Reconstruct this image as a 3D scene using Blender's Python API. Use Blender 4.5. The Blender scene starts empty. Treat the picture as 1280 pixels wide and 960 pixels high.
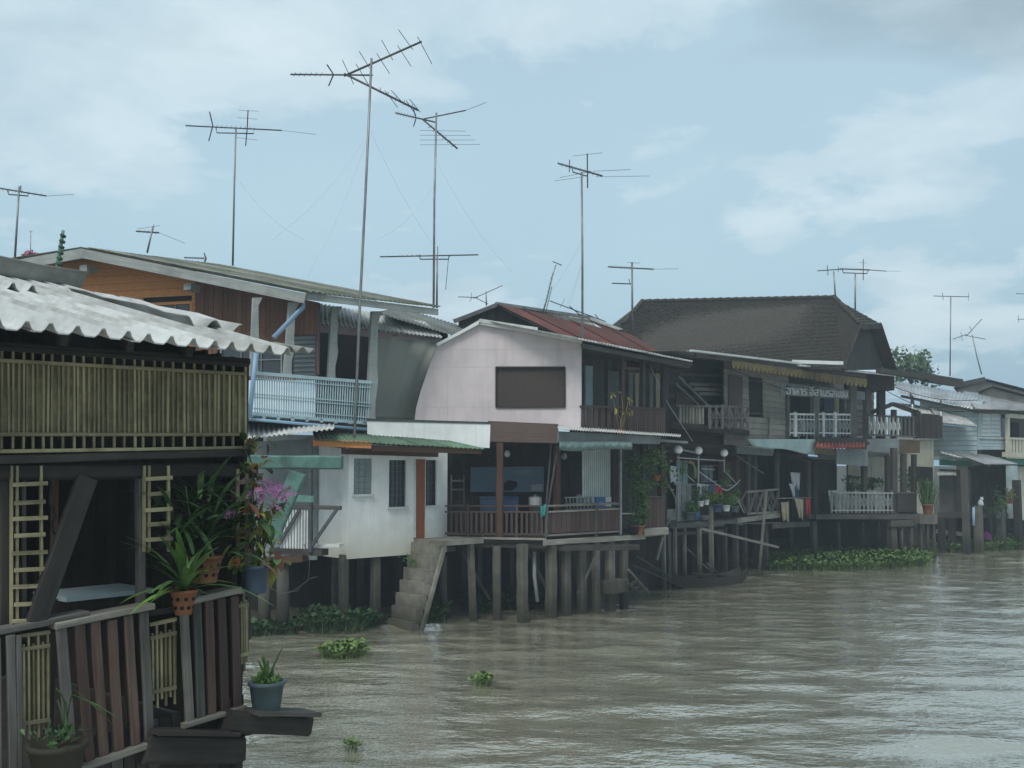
import bpy, math, random
import numpy as np
from mathutils import Vector, Matrix
R = math.radians
rnd = random.Random(7)
scene = bpy.context.scene
C = scene.collection

# ---------------------------------------------------------------- camera
F = 1256.0                      # focal length in pixels of a 1280 wide picture
EYE = Vector((0, 0, 3.8))       # eye height over the river
PITCH = math.atan(100 / F)
cam_d = bpy.data.cameras.new('camera')
cam_d.sensor_width = 36
cam_d.lens = 36 * F / 1280
cam_d.clip_end = 6000
cam_d.clip_start = 0.05
cam = bpy.data.objects.new('camera', cam_d)
C.objects.link(cam)
cam.location = EYE
cam.rotation_euler = (math.pi / 2 + PITCH, 0, 0)
scene.camera = cam

# ---------------------------------------------------------------- sky, sun, exposure
SUN_EL, SUN_AZ = R(52), R(200)  # azimuth clockwise from +Y
world = bpy.data.worlds.new('World')
scene.world = world
world.use_nodes = True
wt = world.node_tree
wt.nodes.clear()


def N(t, kind, **kw):
    n = t.nodes.new(kind)
    for k, v in kw.items():
        if k.startswith('i_'):
            n.inputs[k[2:].replace('_', ' ')].default_value = v
        else:
            setattr(n, k, v)
    return n


def math_n(t, op, a, b=None, clamp=False):
    n = t.nodes.new('ShaderNodeMath')
    n.operation = op
    n.use_clamp = clamp
    for i, s in enumerate((a, b)):
        if s is None:
            continue
        if isinstance(s, (int, float)):
            n.inputs[i].default_value = s
        else:
            t.links.new(s, n.inputs[i])
    return n.outputs[0]


def mixc(t, fac, a, b, blend='MIX'):
    n = t.nodes.new('ShaderNodeMix')
    n.data_type = 'RGBA'
    n.blend_type = blend
    for s, v in ((0, fac), (6, a), (7, b)):
        if isinstance(v, (int, float)):
            n.inputs[s].default_value = v
        elif isinstance(v, (tuple, list)):
            n.inputs[s].default_value = (*v[:3], 1)
        else:
            t.links.new(v, n.inputs[s])
    return n.outputs[2]


def ramp(t, fac, stops, interp='LINEAR'):
    n = t.nodes.new('ShaderNodeValToRGB')
    n.color_ramp.interpolation = interp
    e = n.color_ramp.elements
    while len(e) < len(stops):
        e.new(0.5)
    for k, (p, c) in enumerate(stops):
        e[k].position = p
        e[k].color = (c, c, c, 1) if isinstance(c, (int, float)) else (*c, 1)
    t.links.new(fac, n.inputs[0])
    return n.outputs[0]


sky = N(wt, 'ShaderNodeTexSky', sky_type='NISHITA', sun_disc=False, sun_elevation=SUN_EL,
        sun_rotation=SUN_AZ, dust_density=2.5, air_density=1.2, ozone_density=1.5)
tc = N(wt, 'ShaderNodeTexCoord')
sep = N(wt, 'ShaderNodeSeparateXYZ')
wt.links.new(tc.outputs['Generated'], sep.inputs[0])
zc = math_n(wt, 'MAXIMUM', sep.outputs[2], 0.0)
den = math_n(wt, 'ADD', zc, 0.16)
comb = N(wt, 'ShaderNodeCombineXYZ')
wt.links.new(math_n(wt, 'DIVIDE', sep.outputs[0], den), comb.inputs[0])
wt.links.new(math_n(wt, 'DIVIDE', sep.outputs[1], den), comb.inputs[1])
comb.inputs[2].default_value = 3.7


def wnoise(scale, detail, rough, off, dist=0.0):
    mp = N(wt, 'ShaderNodeMapping')
    mp.inputs['Location'].default_value = off
    wt.links.new(comb.outputs[0], mp.inputs[0])
    n = N(wt, 'ShaderNodeTexNoise')
    n.inputs['Scale'].default_value = scale
    n.inputs['Detail'].default_value = detail
    n.inputs['Roughness'].default_value = rough
    n.inputs['Distortion'].default_value = dist
    wt.links.new(mp.outputs[0], n.inputs['Vector'])
    return n.outputs[0]


veil = ramp(wt, wnoise(0.45, 4, 0.5, (5.88, 15.38, 0)), [(0.36, 0.0), (0.64, 1.0)])
puff = ramp(wt, wnoise(1.0, 12, 0.58, (17.46, 0.88, 0), 0.15), [(0.525, 0.0), (0.56, 0.75), (0.66, 1.0)])
shade = ramp(wt, wnoise(2.6, 6, 0.6, (12.29, 0.90, 0), 0.2), [(0.35, 0.0), (0.7, 1.0)])
dark = ramp(wt, wnoise(0.40, 7, 0.52, (10.90, 1.27, 0), 0.2), [(0.56, 0.0), (0.64, 1.0)])
low = math_n(wt, 'POWER', math_n(wt, 'SUBTRACT', 1.0, zc, True), 6.0)      # towards the horizon
c = mixc(wt, 0.72, sky.outputs[0], (4.2, 5.75, 6.65))                         # thin milky overcast
c = mixc(wt, math_n(wt, 'MULTIPLY', veil, 0.5), c, (4.9, 6.7, 7.3))
c = mixc(wt, math_n(wt, 'MULTIPLY', low, 0.74), c, (1.95, 3.4, 4.7))
pc = mixc(wt, shade, (6.3, 7.3, 7.7), (4.3, 5.5, 6.2))
c = mixc(wt, math_n(wt, 'MULTIPLY', puff, 0.72), c, pc)
c = mixc(wt, math_n(wt, 'MULTIPLY', dark, 0.75), c, (2.5, 3.3, 3.9))
bg = N(wt, 'ShaderNodeBackground')
bg.inputs['Strength'].default_value = 0.091
wt.links.new(c, bg.inputs[0])
wo = N(wt, 'ShaderNodeOutputWorld')
wt.links.new(bg.outputs[0], wo.inputs[0])

sun_d = bpy.data.lights.new('sun', 'SUN')
sun_d.energy = 1.5
sun_d.angle = R(25)
sun_d.color = (1.0, 0.97, 0.93)
sun = bpy.data.objects.new('sun', sun_d)
C.objects.link(sun)
sdir = Vector((math.sin(SUN_AZ) * math.cos(SUN_EL), math.cos(SUN_AZ) * math.cos(SUN_EL), math.sin(SUN_EL)))
sun.rotation_euler = (-sdir).to_track_quat('-Z', 'Y').to_euler()

scene.view_settings.view_transform = 'Standard'
scene.view_settings.look = 'None'
scene.view_settings.exposure = 0.5
scene.view_settings.gamma = 1.0
scene.view_settings.use_curve_mapping = False
scene.cycles.use_denoising = True
scene.cycles.max_bounces = 6

# ---------------------------------------------------------------- materials
MATS = {}


def mat(name, col, rough=0.75, var=0.35, kind='plain', scale=3.0, dirt=None, dirt_amt=0.5, bump=0.15,
        metal=0.0, spec=0.35, jitter=0.25, dirt_scale=1.2, streak=None, streak_amt=0.5, wet=None, wet_z=0.0):
    """Procedural paint, wood, concrete, metal.  kind: plain (world noise), wood (grain along local x)."""
    m = bpy.data.materials.new(name)
    m.use_nodes = True
    t = m.node_tree
    b = t.nodes['Principled BSDF']
    b.inputs['Roughness'].default_value = rough
    b.inputs['Metallic'].default_value = metal
    b.inputs['Specular IOR Level'].default_value = spec
    geo = N(t, 'ShaderNodeNewGeometry')
    oi = N(t, 'ShaderNodeObjectInfo')
    no = N(t, 'ShaderNodeTexNoise')
    no.inputs['Detail'].default_value = 5
    no.inputs['Roughness'].default_value = 0.6
    if kind == 'wood':
        tcn = N(t, 'ShaderNodeTexCoord')
        mp = N(t, 'ShaderNodeMapping')
        mp.inputs['Scale'].default_value = (1.2, 22, 22)
        t.links.new(tcn.outputs['Object'], mp.inputs[0])
        av = N(t, 'ShaderNodeVectorMath', operation='ADD')
        sc = N(t, 'ShaderNodeVectorMath', operation='SCALE')
        cx = N(t, 'ShaderNodeCombineXYZ')
        for k in range(3):
            t.links.new(oi.outputs['Random'], cx.inputs[k])
        t.links.new(cx.outputs[0], sc.inputs[0])
        sc.inputs['Scale'].default_value = 137.0
        t.links.new(mp.outputs[0], av.inputs[0])
        t.links.new(sc.outputs[0], av.inputs[1])
        t.links.new(av.outputs[0], no.inputs['Vector'])
        no.inputs['Scale'].default_value = scale
    else:
        t.links.new(geo.outputs['Position'], no.inputs['Vector'])
        no.inputs['Scale'].default_value = scale
    f = ramp(t, no.outputs[0], [(0.3, 0.0), (0.7, 1.0)])
    lo = tuple(x * (1 - var) for x in col)
    hi = tuple(min(0.9, x * (1 + var * 0.6)) for x in col)
    cc = mixc(t, f, lo, hi)
    if dirt is not None:
        nd = N(t, 'ShaderNodeTexNoise')
        nd.inputs['Scale'].default_value = dirt_scale
        nd.inputs['Detail'].default_value = 7
        nd.inputs['Roughness'].default_value = 0.65
        t.links.new(geo.outputs['Position'], nd.inputs['Vector'])
        df = ramp(t, nd.outputs[0], [(0.45, 0.0), (0.7, dirt_amt)])
        cc = mixc(t, df, cc, dirt)
    if streak is not None:       # rain streaks running down the surface
        mp2 = N(t, 'ShaderNodeMapping')
        mp2.inputs['Scale'].default_value = (2.4, 2.4, 0.25)
        t.links.new(geo.outputs['Position'], mp2.inputs[0])
        ns = N(t, 'ShaderNodeTexNoise')
        ns.inputs['Scale'].default_value = 1.6
        ns.inputs['Detail'].default_value = 6
        ns.inputs['Roughness'].default_value = 0.65
        t.links.new(mp2.outputs[0], ns.inputs['Vector'])
        cc = mixc(t, ramp(t, ns.outputs[0], [(0.48, 0.0), (0.72, streak_amt)]), cc, streak)
    if wet is not None:          # algae and wet mud up to the flood mark
        sx = N(t, 'ShaderNodeSeparateXYZ')
        t.links.new(geo.outputs['Position'], sx.inputs[0])
        nw = N(t, 'ShaderNodeTexNoise')
        nw.inputs['Scale'].default_value = 3.0
        nw.inputs['Detail'].default_value = 4
        t.links.new(geo.outputs['Position'], nw.inputs['Vector'])
        zz = math_n(t, 'MULTIPLY', math_n(t, 'ADD', math_n(t, 'SUBTRACT', sx.outputs[2], wet_z), math_n(t, 'MULTIPLY', nw.outputs[0], -0.6)), 0.6)
        cc = mixc(t, ramp(t, math_n(t, 'ADD', zz, 0.5), [(0.45, 0.9), (0.98, 0.0)]), cc, wet)
    hv = N(t, 'ShaderNodeHueSaturation')
    mr = N(t, 'ShaderNodeMapRange')
    mr.inputs['To Min'].default_value = 1 - jitter
    mr.inputs['To Max'].default_value = 1 + jitter
    t.links.new(oi.outputs['Random'], mr.inputs[0])
    t.links.new(mr.outputs[0], hv.inputs['Value'])
    t.links.new(cc, hv.inputs['Color'])
    t.links.new(hv.outputs[0], b.inputs['Base Color'])
    if bump:
        bp = N(t, 'ShaderNodeBump')
        bp.inputs['Strength'].default_value = bump
        bp.inputs['Distance'].default_value = 0.02
        t.links.new(no.outputs[0], bp.inputs['Height'])
        t.links.new(bp.outputs[0], b.inputs['Normal'])
    MATS[name] = m
    return name


GREY = (0.11, 0.105, 0.095)
mat('white_wall', (0.78, 0.79, 0.775), 0.8, 0.10, scale=2.0, dirt=(0.52, 0.53, 0.49), dirt_amt=0.4, jitter=0.0, streak=(0.46, 0.47, 0.41), streak_amt=0.4, wet=(0.54, 0.52, 0.42), wet_z=1.45)
mat('white_paint', (0.60, 0.62, 0.60), 0.6, 0.15, dirt=(0.3, 0.3, 0.27), dirt_amt=0.5, jitter=0.1)
mat('cream', (0.52, 0.50, 0.40), 0.8, 0.12, dirt=(0.3, 0.28, 0.2), dirt_amt=0.4, jitter=0.06)
mat('pink_board', (0.625, 0.550, 0.545), 0.85, 0.08, scale=1.5, dirt=(0.38, 0.33, 0.34), dirt_amt=0.3, jitter=0.03, streak=(0.36, 0.31, 0.315), streak_amt=0.35)
mat('blue_paint', (0.42, 0.535, 0.56), 0.6, 0.12, dirt=(0.2, 0.28, 0.3), dirt_amt=0.5, jitter=0.1)
mat('blue_pipe', (0.24, 0.38, 0.52), 0.4, 0.1, jitter=0.05)
mat('teal_paint', (0.12, 0.235, 0.205), 0.6, 0.2, dirt=(0.05, 0.09, 0.07), dirt_amt=0.9, dirt_scale=4)
mat('orange_wood', (0.66, 0.27, 0.08), 0.6, 0.18, 'wood', 1.2, jitter=0.08)
mat('house_brown', (0.17, 0.075, 0.04), 0.7, 0.3, 'wood', 1.5, jitter=0.2)
mat('taupe_wood', (0.125, 0.085, 0.072), 0.75, 0.25, 'wood', 1.2, dirt=(0.08, 0.06, 0.05), jitter=0.1)
mat('brown_wood', (0.095, 0.05, 0.032), 0.7, 0.35, 'wood', 1.5, jitter=0.3)
mat('red_wood', (0.080, 0.050, 0.043), 0.65, 0.3, 'wood', 1.5, dirt=(0.05, 0.03, 0.025), jitter=0.25)
mat('dull_red_wood', (0.125, 0.078, 0.062), 0.8, 0.45, 'wood', 1.5, dirt=(0.07, 0.06, 0.05), dirt_amt=0.8, jitter=0.35)
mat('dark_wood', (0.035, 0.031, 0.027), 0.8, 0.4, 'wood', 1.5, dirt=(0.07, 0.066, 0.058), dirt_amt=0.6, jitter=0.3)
mat('grey_wood', GREY, 0.85, 0.45, 'wood', 1.6, dirt=(0.045, 0.043, 0.037), dirt_amt=0.7, jitter=0.35, wet=(0.022, 0.022, 0.016))
mat('pale_wood', (0.24, 0.225, 0.19), 0.85, 0.4, 'wood', 1.6, dirt=(0.09, 0.085, 0.07), dirt_amt=0.7, jitter=0.25, wet=(0.03, 0.03, 0.02))
mat('bamboo', (0.285, 0.25, 0.145), 0.7, 0.5, 'wood', 0.8, dirt=(0.10, 0.085, 0.05), dirt_amt=0.75, jitter=0.3, dirt_scale=5)
mat('bamboo_mat', (0.175, 0.155, 0.09), 0.8, 0.4, scale=14, dirt=(0.04, 0.035, 0.02), dirt_amt=0.8, dirt_scale=3)
mat('stair_concrete', (0.24, 0.225, 0.19), 0.9, 0.3, scale=4, dirt=(0.10, 0.10, 0.075), dirt_amt=0.8, bump=0.4, jitter=0.1, wet=(0.05, 0.05, 0.035))
mat('concrete', (0.125, 0.115, 0.098), 0.9, 0.3, scale=4, dirt=(0.07, 0.075, 0.055), dirt_amt=0.85, bump=0.4, jitter=0.3, streak=(0.06, 0.06, 0.05), streak_amt=0.7, wet=(0.028, 0.030, 0.020))
mat('white_sheet', (0.55, 0.56, 0.545), 0.75, 0.12, scale=5, dirt=(0.24, 0.24, 0.20), dirt_amt=0.8, jitter=0.1, dirt_scale=2.2, streak=(0.22, 0.21, 0.17), streak_amt=0.35)
mat('grey_sheet', (0.30, 0.30, 0.275), 0.8, 0.3, scale=5, dirt=(0.12, 0.12, 0.10), dirt_amt=0.9, jitter=0.15)
mat('zinc_sheet', (0.45, 0.47, 0.48), 0.42, 0.2, scale=3, dirt=(0.16, 0.12, 0.09), dirt_amt=0.6, metal=0.35, jitter=0.15)
mat('green_sheet', (0.12, 0.20, 0.135), 0.7, 0.25, scale=6, dirt=(0.07, 0.09, 0.06), dirt_amt=0.7)
mat('rust_sheet', (0.125, 0.042, 0.031), 0.75, 0.3, scale=2.5, dirt=(0.07, 0.03, 0.024), dirt_amt=0.8)
mat('moss_sheet', (0.21, 0.215, 0.18), 0.9, 0.35, scale=6, dirt=(0.10, 0.12, 0.07), dirt_amt=0.9)
mat('tile', (0.052, 0.046, 0.038), 0.9, 0.4, scale=9, dirt=(0.060, 0.052, 0.040), dirt_amt=0.5, jitter=0.2, dirt_scale=2.5)
mat('red_tile', (0.27, 0.075, 0.06), 0.7, 0.2, scale=6)
mat('fascia', (0.33, 0.35, 0.33), 0.75, 0.2, 'wood', 1.2, dirt=(0.14, 0.15, 0.13), dirt_amt=0.6, jitter=0.12)
mat('grey_board', (0.20, 0.225, 0.225), 0.8, 0.2, scale=2, dirt=(0.1, 0.11, 0.11), jitter=0.12)
mat('gold_trim', (0.25, 0.18, 0.075), 0.7, 0.3, scale=8, dirt=(0.09, 0.07, 0.035), dirt_amt=0.8)
mat('metal', (0.30, 0.31, 0.31), 0.45, 0.25, scale=6, dirt=(0.14, 0.09, 0.06), dirt_amt=0.5, metal=0.6, jitter=0.15)
mat('steel_dark', (0.09, 0.095, 0.10), 0.5, 0.3, scale=6, metal=0.4)
mat('tarp', (0.26, 0.265, 0.225), 0.7, 0.2, scale=1.2, dirt=(0.18, 0.19, 0.16), dirt_amt=0.6, bump=0.3)
mat('green_tarp', (0.20, 0.29, 0.27), 0.6, 0.25, scale=4, dirt=(0.1, 0.15, 0.14), dirt_amt=0.6)
mat('shutter_white', (0.46, 0.51, 0.49), 0.7, 0.15, scale=3, dirt=(0.3, 0.33, 0.32), jitter=0.06)
mat('pale_tarp', (0.27, 0.36, 0.36), 0.6, 0.2, scale=3, dirt=(0.17, 0.22, 0.22), dirt_amt=0.6)
mat('screen', (0.085, 0.068, 0.058), 0.8, 0.25, scale=20, jitter=0.1)
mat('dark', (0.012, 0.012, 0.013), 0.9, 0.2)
mat('terracotta', (0.23, 0.095, 0.045), 0.85, 0.25, scale=8, dirt=(0.1, 0.06, 0.04), dirt_amt=0.6)
mat('blue_pot', (0.045, 0.07, 0.105), 0.5, 0.2)
mat('slate_pot', (0.075, 0.115, 0.125), 0.5, 0.2, dirt=(0.05, 0.06, 0.06))
mat('trim_white', (0.74, 0.75, 0.73), 0.6, 0.08, dirt=(0.5, 0.5, 0.47), dirt_amt=0.4, jitter=0.03)
mat('white_plastic', (0.68, 0.70, 0.69), 0.4, 0.06, jitter=0.05)
mat('grey_plastic', (0.36, 0.385, 0.39), 0.5, 0.15)
mat('blue_plastic', (0.06, 0.15, 0.30), 0.45, 0.15)
mat('blue_cloth', (0.05, 0.09, 0.17), 0.9, 0.2)
mat('red_cloth', (0.42, 0.035, 0.04), 0.9, 0.2)
mat('white_cloth', (0.60, 0.63, 0.66), 0.9, 0.12)
mat('khaki_cloth', (0.30, 0.27, 0.18), 0.9, 0.2)
mat('dark_cloth', (0.03, 0.03, 0.04), 0.9, 0.2)
mat('green_cloth', (0.03, 0.20, 0.18), 0.8, 0.2)
mat('mud', (0.045, 0.038, 0.028), 0.9, 0.4, scale=1.5, dirt=(0.04, 0.05, 0.025), dirt_amt=0.7)
mat('leaf_dark', (0.042, 0.085, 0.032), 0.5, 0.45, scale=9, jitter=0.35, bump=0)
mat('leaf_green', (0.075, 0.150, 0.045), 0.45, 0.4, scale=9, jitter=0.35, bump=0)
mat('leaf_bright', (0.115, 0.215, 0.05), 0.45, 0.4, scale=9, jitter=0.3, bump=0)
mat('leaf_yellow', (0.27, 0.27, 0.06), 0.5, 0.35, scale=12, jitter=0.35, bump=0)
mat('leaf_tan', (0.34, 0.26, 0.09), 0.6, 0.3, scale=12, jitter=0.2, bump=0)
mat('leaf_rust', (0.22, 0.075, 0.03), 0.5, 0.35, scale=12, jitter=0.3, bump=0)
mat('leaf_tree', (0.10, 0.16, 0.075), 0.55, 0.4, scale=3, jitter=0.2, bump=0)
mat('hyacinth_bright', (0.13, 0.20, 0.055), 0.4, 0.6, scale=11, jitter=0.1, bump=0)
mat('weathered_white', (0.25, 0.27, 0.27), 0.8, 0.3, dirt=(0.14, 0.15, 0.14), dirt_amt=0.8, dirt_scale=3)
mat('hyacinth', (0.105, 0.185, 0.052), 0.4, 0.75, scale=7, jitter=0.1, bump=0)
mat('hyacinth_shade', (0.045, 0.095, 0.035), 0.4, 0.5, scale=5, jitter=0.1, bump=0)  # darker copy of hyacinth, shade under the houses put into its colour
mat('petal', (0.45, 0.19, 0.40), 0.6, 0.35, scale=25, jitter=0.3, bump=0)
mat('petal_red', (0.55, 0.08, 0.16), 0.6, 0.3, scale=12, jitter=0.2, bump=0)
mat('magenta', (0.42, 0.07, 0.32), 0.6, 0.3, scale=12)
mat('letters', (0.5, 0.54, 0.55), 0.6, 0.1)
mat('yellow_hose', (0.42, 0.38, 0.16), 0.5, 0.15)


def glass_mat(name, col, rough=0.12):
    m = bpy.data.materials.new(name)
    m.use_nodes = True
    b = m.node_tree.nodes['Principled BSDF']
    b.inputs['Base Color'].default_value = (*col, 1)
    b.inputs['Roughness'].default_value = rough
    b.inputs['Specular IOR Level'].default_value = 0.6
    t = m.node_tree
    no = N(t, 'ShaderNodeTexNoise')
    no.inputs['Scale'].default_value = 7
    bp = N(t, 'ShaderNodeBump')
    bp.inputs['Strength'].default_value = 0.08
    t.links.new(no.outputs[0], bp.inputs['Height'])
    t.links.new(bp.outputs[0], b.inputs['Normal'])
    MATS[name] = m


glass_mat('glass', (0.04, 0.05, 0.055))
glass_mat('glass_block', (0.16, 0.19, 0.19), 0.3)
glass_mat('blue_glass', (0.10, 0.18, 0.25), 0.5)
glass_mat('globe', (0.96, 0.96, 0.95), 0.45)

# river: muddy brown under a rippled surface
m = bpy.data.materials.new('river')
m.use_nodes = True
t = m.node_tree
b = t.nodes['Principled BSDF']
geo = N(t, 'ShaderNodeNewGeometry')
n1 = N(t, 'ShaderNodeTexNoise')
n1.inputs['Scale'].default_value = 0.25
n1.inputs['Detail'].default_value = 4
t.links.new(geo.outputs['Position'], n1.inputs['Vector'])
t.links.new(mixc(t, n1.outputs[0], (0.245, 0.225, 0.155), (0.325, 0.320, 0.245)), b.inputs['Base Color'])
b.inputs['Roughness'].default_value = 0.05
b.inputs['IOR'].default_value = 2.5
b.inputs['Specular IOR Level'].default_value = 0.5
mp = N(t, 'ShaderNodeMapping')
mp.inputs['Rotation'].default_value = (0, 0, R(18))
mp.inputs['Scale'].default_value = (1.0, 2.0, 1)
t.links.new(geo.outputs['Position'], mp.inputs[0])
n2 = N(t, 'ShaderNodeTexNoise')
n2.inputs['Scale'].default_value = 1.3
n2.inputs['Detail'].default_value = 4
n2.inputs['Roughness'].default_value = 0.6
t.links.new(mp.outputs[0], n2.inputs['Vector'])
bp = N(t, 'ShaderNodeBump')
bp.inputs['Strength'].default_value = 0.5
bp.inputs['Distance'].default_value = 0.12
t.links.new(n2.outputs[0], bp.inputs['Height'])
t.links.new(bp.outputs[0], b.inputs['Normal'])
b.inputs['Coat Weight'].default_value = 1.0
b.inputs['Coat IOR'].default_value = 2.3
b.inputs['Coat Roughness'].default_value = 0.04
t.links.new(bp.outputs[0], b.inputs['Coat Normal'])
MATS['river'] = m


# ---------------------------------------------------------------- helpers: projection of measured points
def ray(px, py):
    u, v = (px - 640) / F, (480 - py) / F
    cp, sp = math.cos(PITCH), math.sin(PITCH)
    return Vector((u, cp - v * sp, sp + v * cp))


def at(px, py, Y):
    r = ray(px, py)
    return EYE + r * (Y / r.y)


def onz(px, py, z):
    r = ray(px, py)
    return EYE + r * ((z - EYE.z) / r.z)


class Fr:
    """A vertical plane standing in the world: origin, heading; x along it, d behind it, z up."""

    def __init__(self, px, Y, yaw, origin=None):
        self.o = Vector(origin) if origin is not None else at(px, 580, Y)
        self.o.z = 0
        a = R(yaw)
        self.yaw = a
        self.u = Vector((math.cos(a), math.sin(a), 0))
        self.i = Vector((-math.sin(a), math.cos(a), 0))   # behind the plane

    def on(self, px, py, d=0.0):
        r = ray(px, py)
        k = (self.o + self.i * d - EYE).dot(self.i) / r.dot(self.i)
        return EYE + r * k

    def side(self, px, py, x):
        r = ray(px, py)
        k = (self.o + self.u * x - EYE).dot(self.u) / r.dot(self.u)
        return EYE + r * k

    def loc(self, p):
        q = p - self.o
        return q.dot(self.u), q.dot(self.i), p.z

    def w(self, x, d, z):
        p = self.o + self.u * x + self.i * d
        return Vector((p.x, p.y, z))

    def turned(self, x, d, dyaw):
        return Fr(0, 0, math.degrees(self.yaw) + dyaw, self.w(x, d, 0))


# ---------------------------------------------------------------- helpers: objects
def thing(name, label, cat, loc=(0, 0, 0), group=None):
    o = bpy.data.objects.new(name, None)
    o.empty_display_size = 0.2
    C.objects.link(o)
    o.location = loc
    o['label'] = label
    o['category'] = cat
    if group:
        o['group'] = group
    return o


def tag(o, label, cat, group=None, kind=None):
    if label:
        o['label'] = label
    if cat:
        o['category'] = cat
    if group:
        o['group'] = group
    if kind:
        o['kind'] = kind
    return o


def off(T):
    v = Vector((0, 0, 0))
    while T is not None:
        v += Vector(T.location)
        T = T.parent
    return v


def put(name, me, m, T=None, mtx=None, smooth=False):
    """Link a mesh as an object; its matrix is in world space.  Parents are unrotated (Empties) or plain meshes at the origin."""
    o = bpy.data.objects.new(name, me)
    if m is not None and not me.materials:
        me.materials.append(MATS[m] if isinstance(m, str) else m)
    if smooth:
        for p in me.polygons:
            p.use_smooth = True
    C.objects.link(o)
    W = mtx if mtx is not None else Matrix.Identity(4)
    if T is not None:
        o.parent = T
        P = T.matrix_basis.copy()
        q = T.parent
        while q is not None:
            P = q.matrix_basis @ P
            q = q.parent
        W = P.inverted() @ W
    o.matrix_basis = W
    return o


def mesh(name, vs, fs):
    me = bpy.data.meshes.new(name)
    me.from_pydata([tuple(v) for v in vs], [], fs)
    me.update()
    return me


BOXF = [(0, 1, 3, 2), (4, 6, 7, 5), (0, 2, 6, 4), (1, 5, 7, 3), (0, 4, 5, 1), (2, 3, 7, 6)]
_mc = {}


def box_mesh(l, t, w, m):
    key = (round(l, 2), round(t, 3), round(w, 3), m)
    if key not in _mc:
        l, t, w = max(key[0], .01), max(key[1], .001), max(key[2], .001)
        vs = [(x * l / 2, y * t / 2, z * w / 2) for x in (-1, 1) for y in (-1, 1) for z in (-1, 1)]
        me = mesh('board', vs, BOXF)
        me.materials.append(MATS[m])
        _mc[key] = me
    return _mc[key]


def frame_mtx(p0, p1, side):
    x = (p1 - p0).normalized()
    y = (side - x * side.dot(x))
    if y.length < 1e-4:
        y = Vector((0, 0, 1)) - x * x.z
    y.normalize()
    z = x.cross(y)
    M = Matrix((x, y, z)).transposed().to_4x4()
    M.translation = (p0 + p1) / 2
    return M


def rough_mesh(l, t, w, m, seed):
    """A board with slightly uneven edges: rings along its length, bevelled corners, split end."""
    r = random.Random(seed)
    n = max(3, int(l / 0.16))
    vs, fs = [], []
    bv = min(t, w) * 0.16
    dy = dz = 0
    for k in range(n + 1):
        x = -l / 2 + l * k / n
        dy = dy * .7 + r.uniform(-1, 1) * t * .05
        dz = dz * .7 + r.uniform(-1, 1) * w * .022
        sw = 1 + r.uniform(-1, 1) * 0.03
        ex = r.uniform(-.008, .008) if k in (0, n) else 0
        for (a, b2) in ((-1, -1), (1, -1), (1, 1), (-1, 1)):
            hy, hz = t / 2, w / 2 * sw
            if a * b2 > 0:
                vs += [(x + ex, dy + a * (hy - bv), dz + b2 * hz), (x + ex, dy + a * hy, dz + b2 * (hz - bv))]
            else:
                vs += [(x + ex, dy + a * hy, dz + b2 * (hz - bv)), (x + ex, dy + a * (hy - bv), dz + b2 * hz)]
    # ring order fix: sort by angle
    ring = sorted(range(8), key=lambda i: math.atan2(vs[i][2] / w, vs[i][1] / t))
    vs = [vs[k * 8 + i] for k in range(n + 1) for i in ring]
    for k in range(n):
        for i in range(8):
            j = (i + 1) % 8
            fs.append((k * 8 + i, k * 8 + j, k * 8 + 8 + j, k * 8 + 8 + i))
    fs.append(tuple(range(7, -1, -1)))
    fs.append(tuple(n * 8 + i for i in range(8)))
    me = mesh('plank', vs, fs)
    me.materials.append(MATS[m])
    return me


def beam(T, name, p0, p1, w, t, m, side=Vector((0, 1, 0)), rough=0):
    p0, p1 = Vector(p0), Vector(p1)
    L = (p1 - p0).length
    M = frame_mtx(p0, p1, side)
    if rough:
        me = rough_mesh(L, t, w, m, rough)
    else:
        me = box_mesh(L, t, w, m)
        s = L / max(round(L, 2), .01)
        M = M @ Matrix.Diagonal((s, 1, 1, 1))
    return put(name, me, None, T, M)


def pb(T, name, fr, a, b, wpx, m, d=0.0, t=0.05, rough=0, d2=None):
    """Beam on frame fr between two measured points; wpx is its measured width; d the depth of its face."""
    p0, p1 = fr.on(a[0], a[1], d), fr.on(b[0], b[1], d if d2 is None else d2)
    cx, cy = (a[0] + b[0]) / 2, (a[1] + b[1]) / 2
    dx, dy = b[0] - a[0], b[1] - a[1]
    L = math.hypot(dx, dy) or 1
    nx, ny = -dy / L * wpx / 2, dx / L * wpx / 2
    q0, q1 = fr.on(cx + nx, cy + ny, d), fr.on(cx - nx, cy - ny, d)
    ax = (p1 - p0).normalized()
    w = q1 - q0
    w = (w - ax * w.dot(ax)).length
    h = fr.i * (t / 2)
    return beam(T, name, p0 + h, p1 + h, w, t, m, fr.i, rough)


def prism(T, name, pts, ext, m, smooth=False):
    """Polygon (world points) extruded by vector ext."""
    n = len(pts)
    c0 = sum(pts, Vector()) / n
    vs = [p - c0 for p in pts] + [p - c0 + ext for p in pts]
    nr = Vector()
    for k in range(n):
        nr += pts[k].cross(pts[(k + 1) % n])
    f0 = tuple(range(n))
    fs = [f0, tuple(range(2 * n - 1, n - 1, -1))]
    for k in range(n):
        j = (k + 1) % n
        fs.append((k, k + n, j + n, j))
    if nr.dot(ext) > 0:
        fs = [tuple(reversed(f)) for f in fs]
    me = mesh(name, vs, fs)
    return put(name, me, m, T, Matrix.Translation(c0))


def pq(T, name, fr, poly, m, d=0.0, t=0.05):
    return prism(T, name, [fr.on(x, y, d) for x, y in poly], fr.i * t, m)


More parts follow.
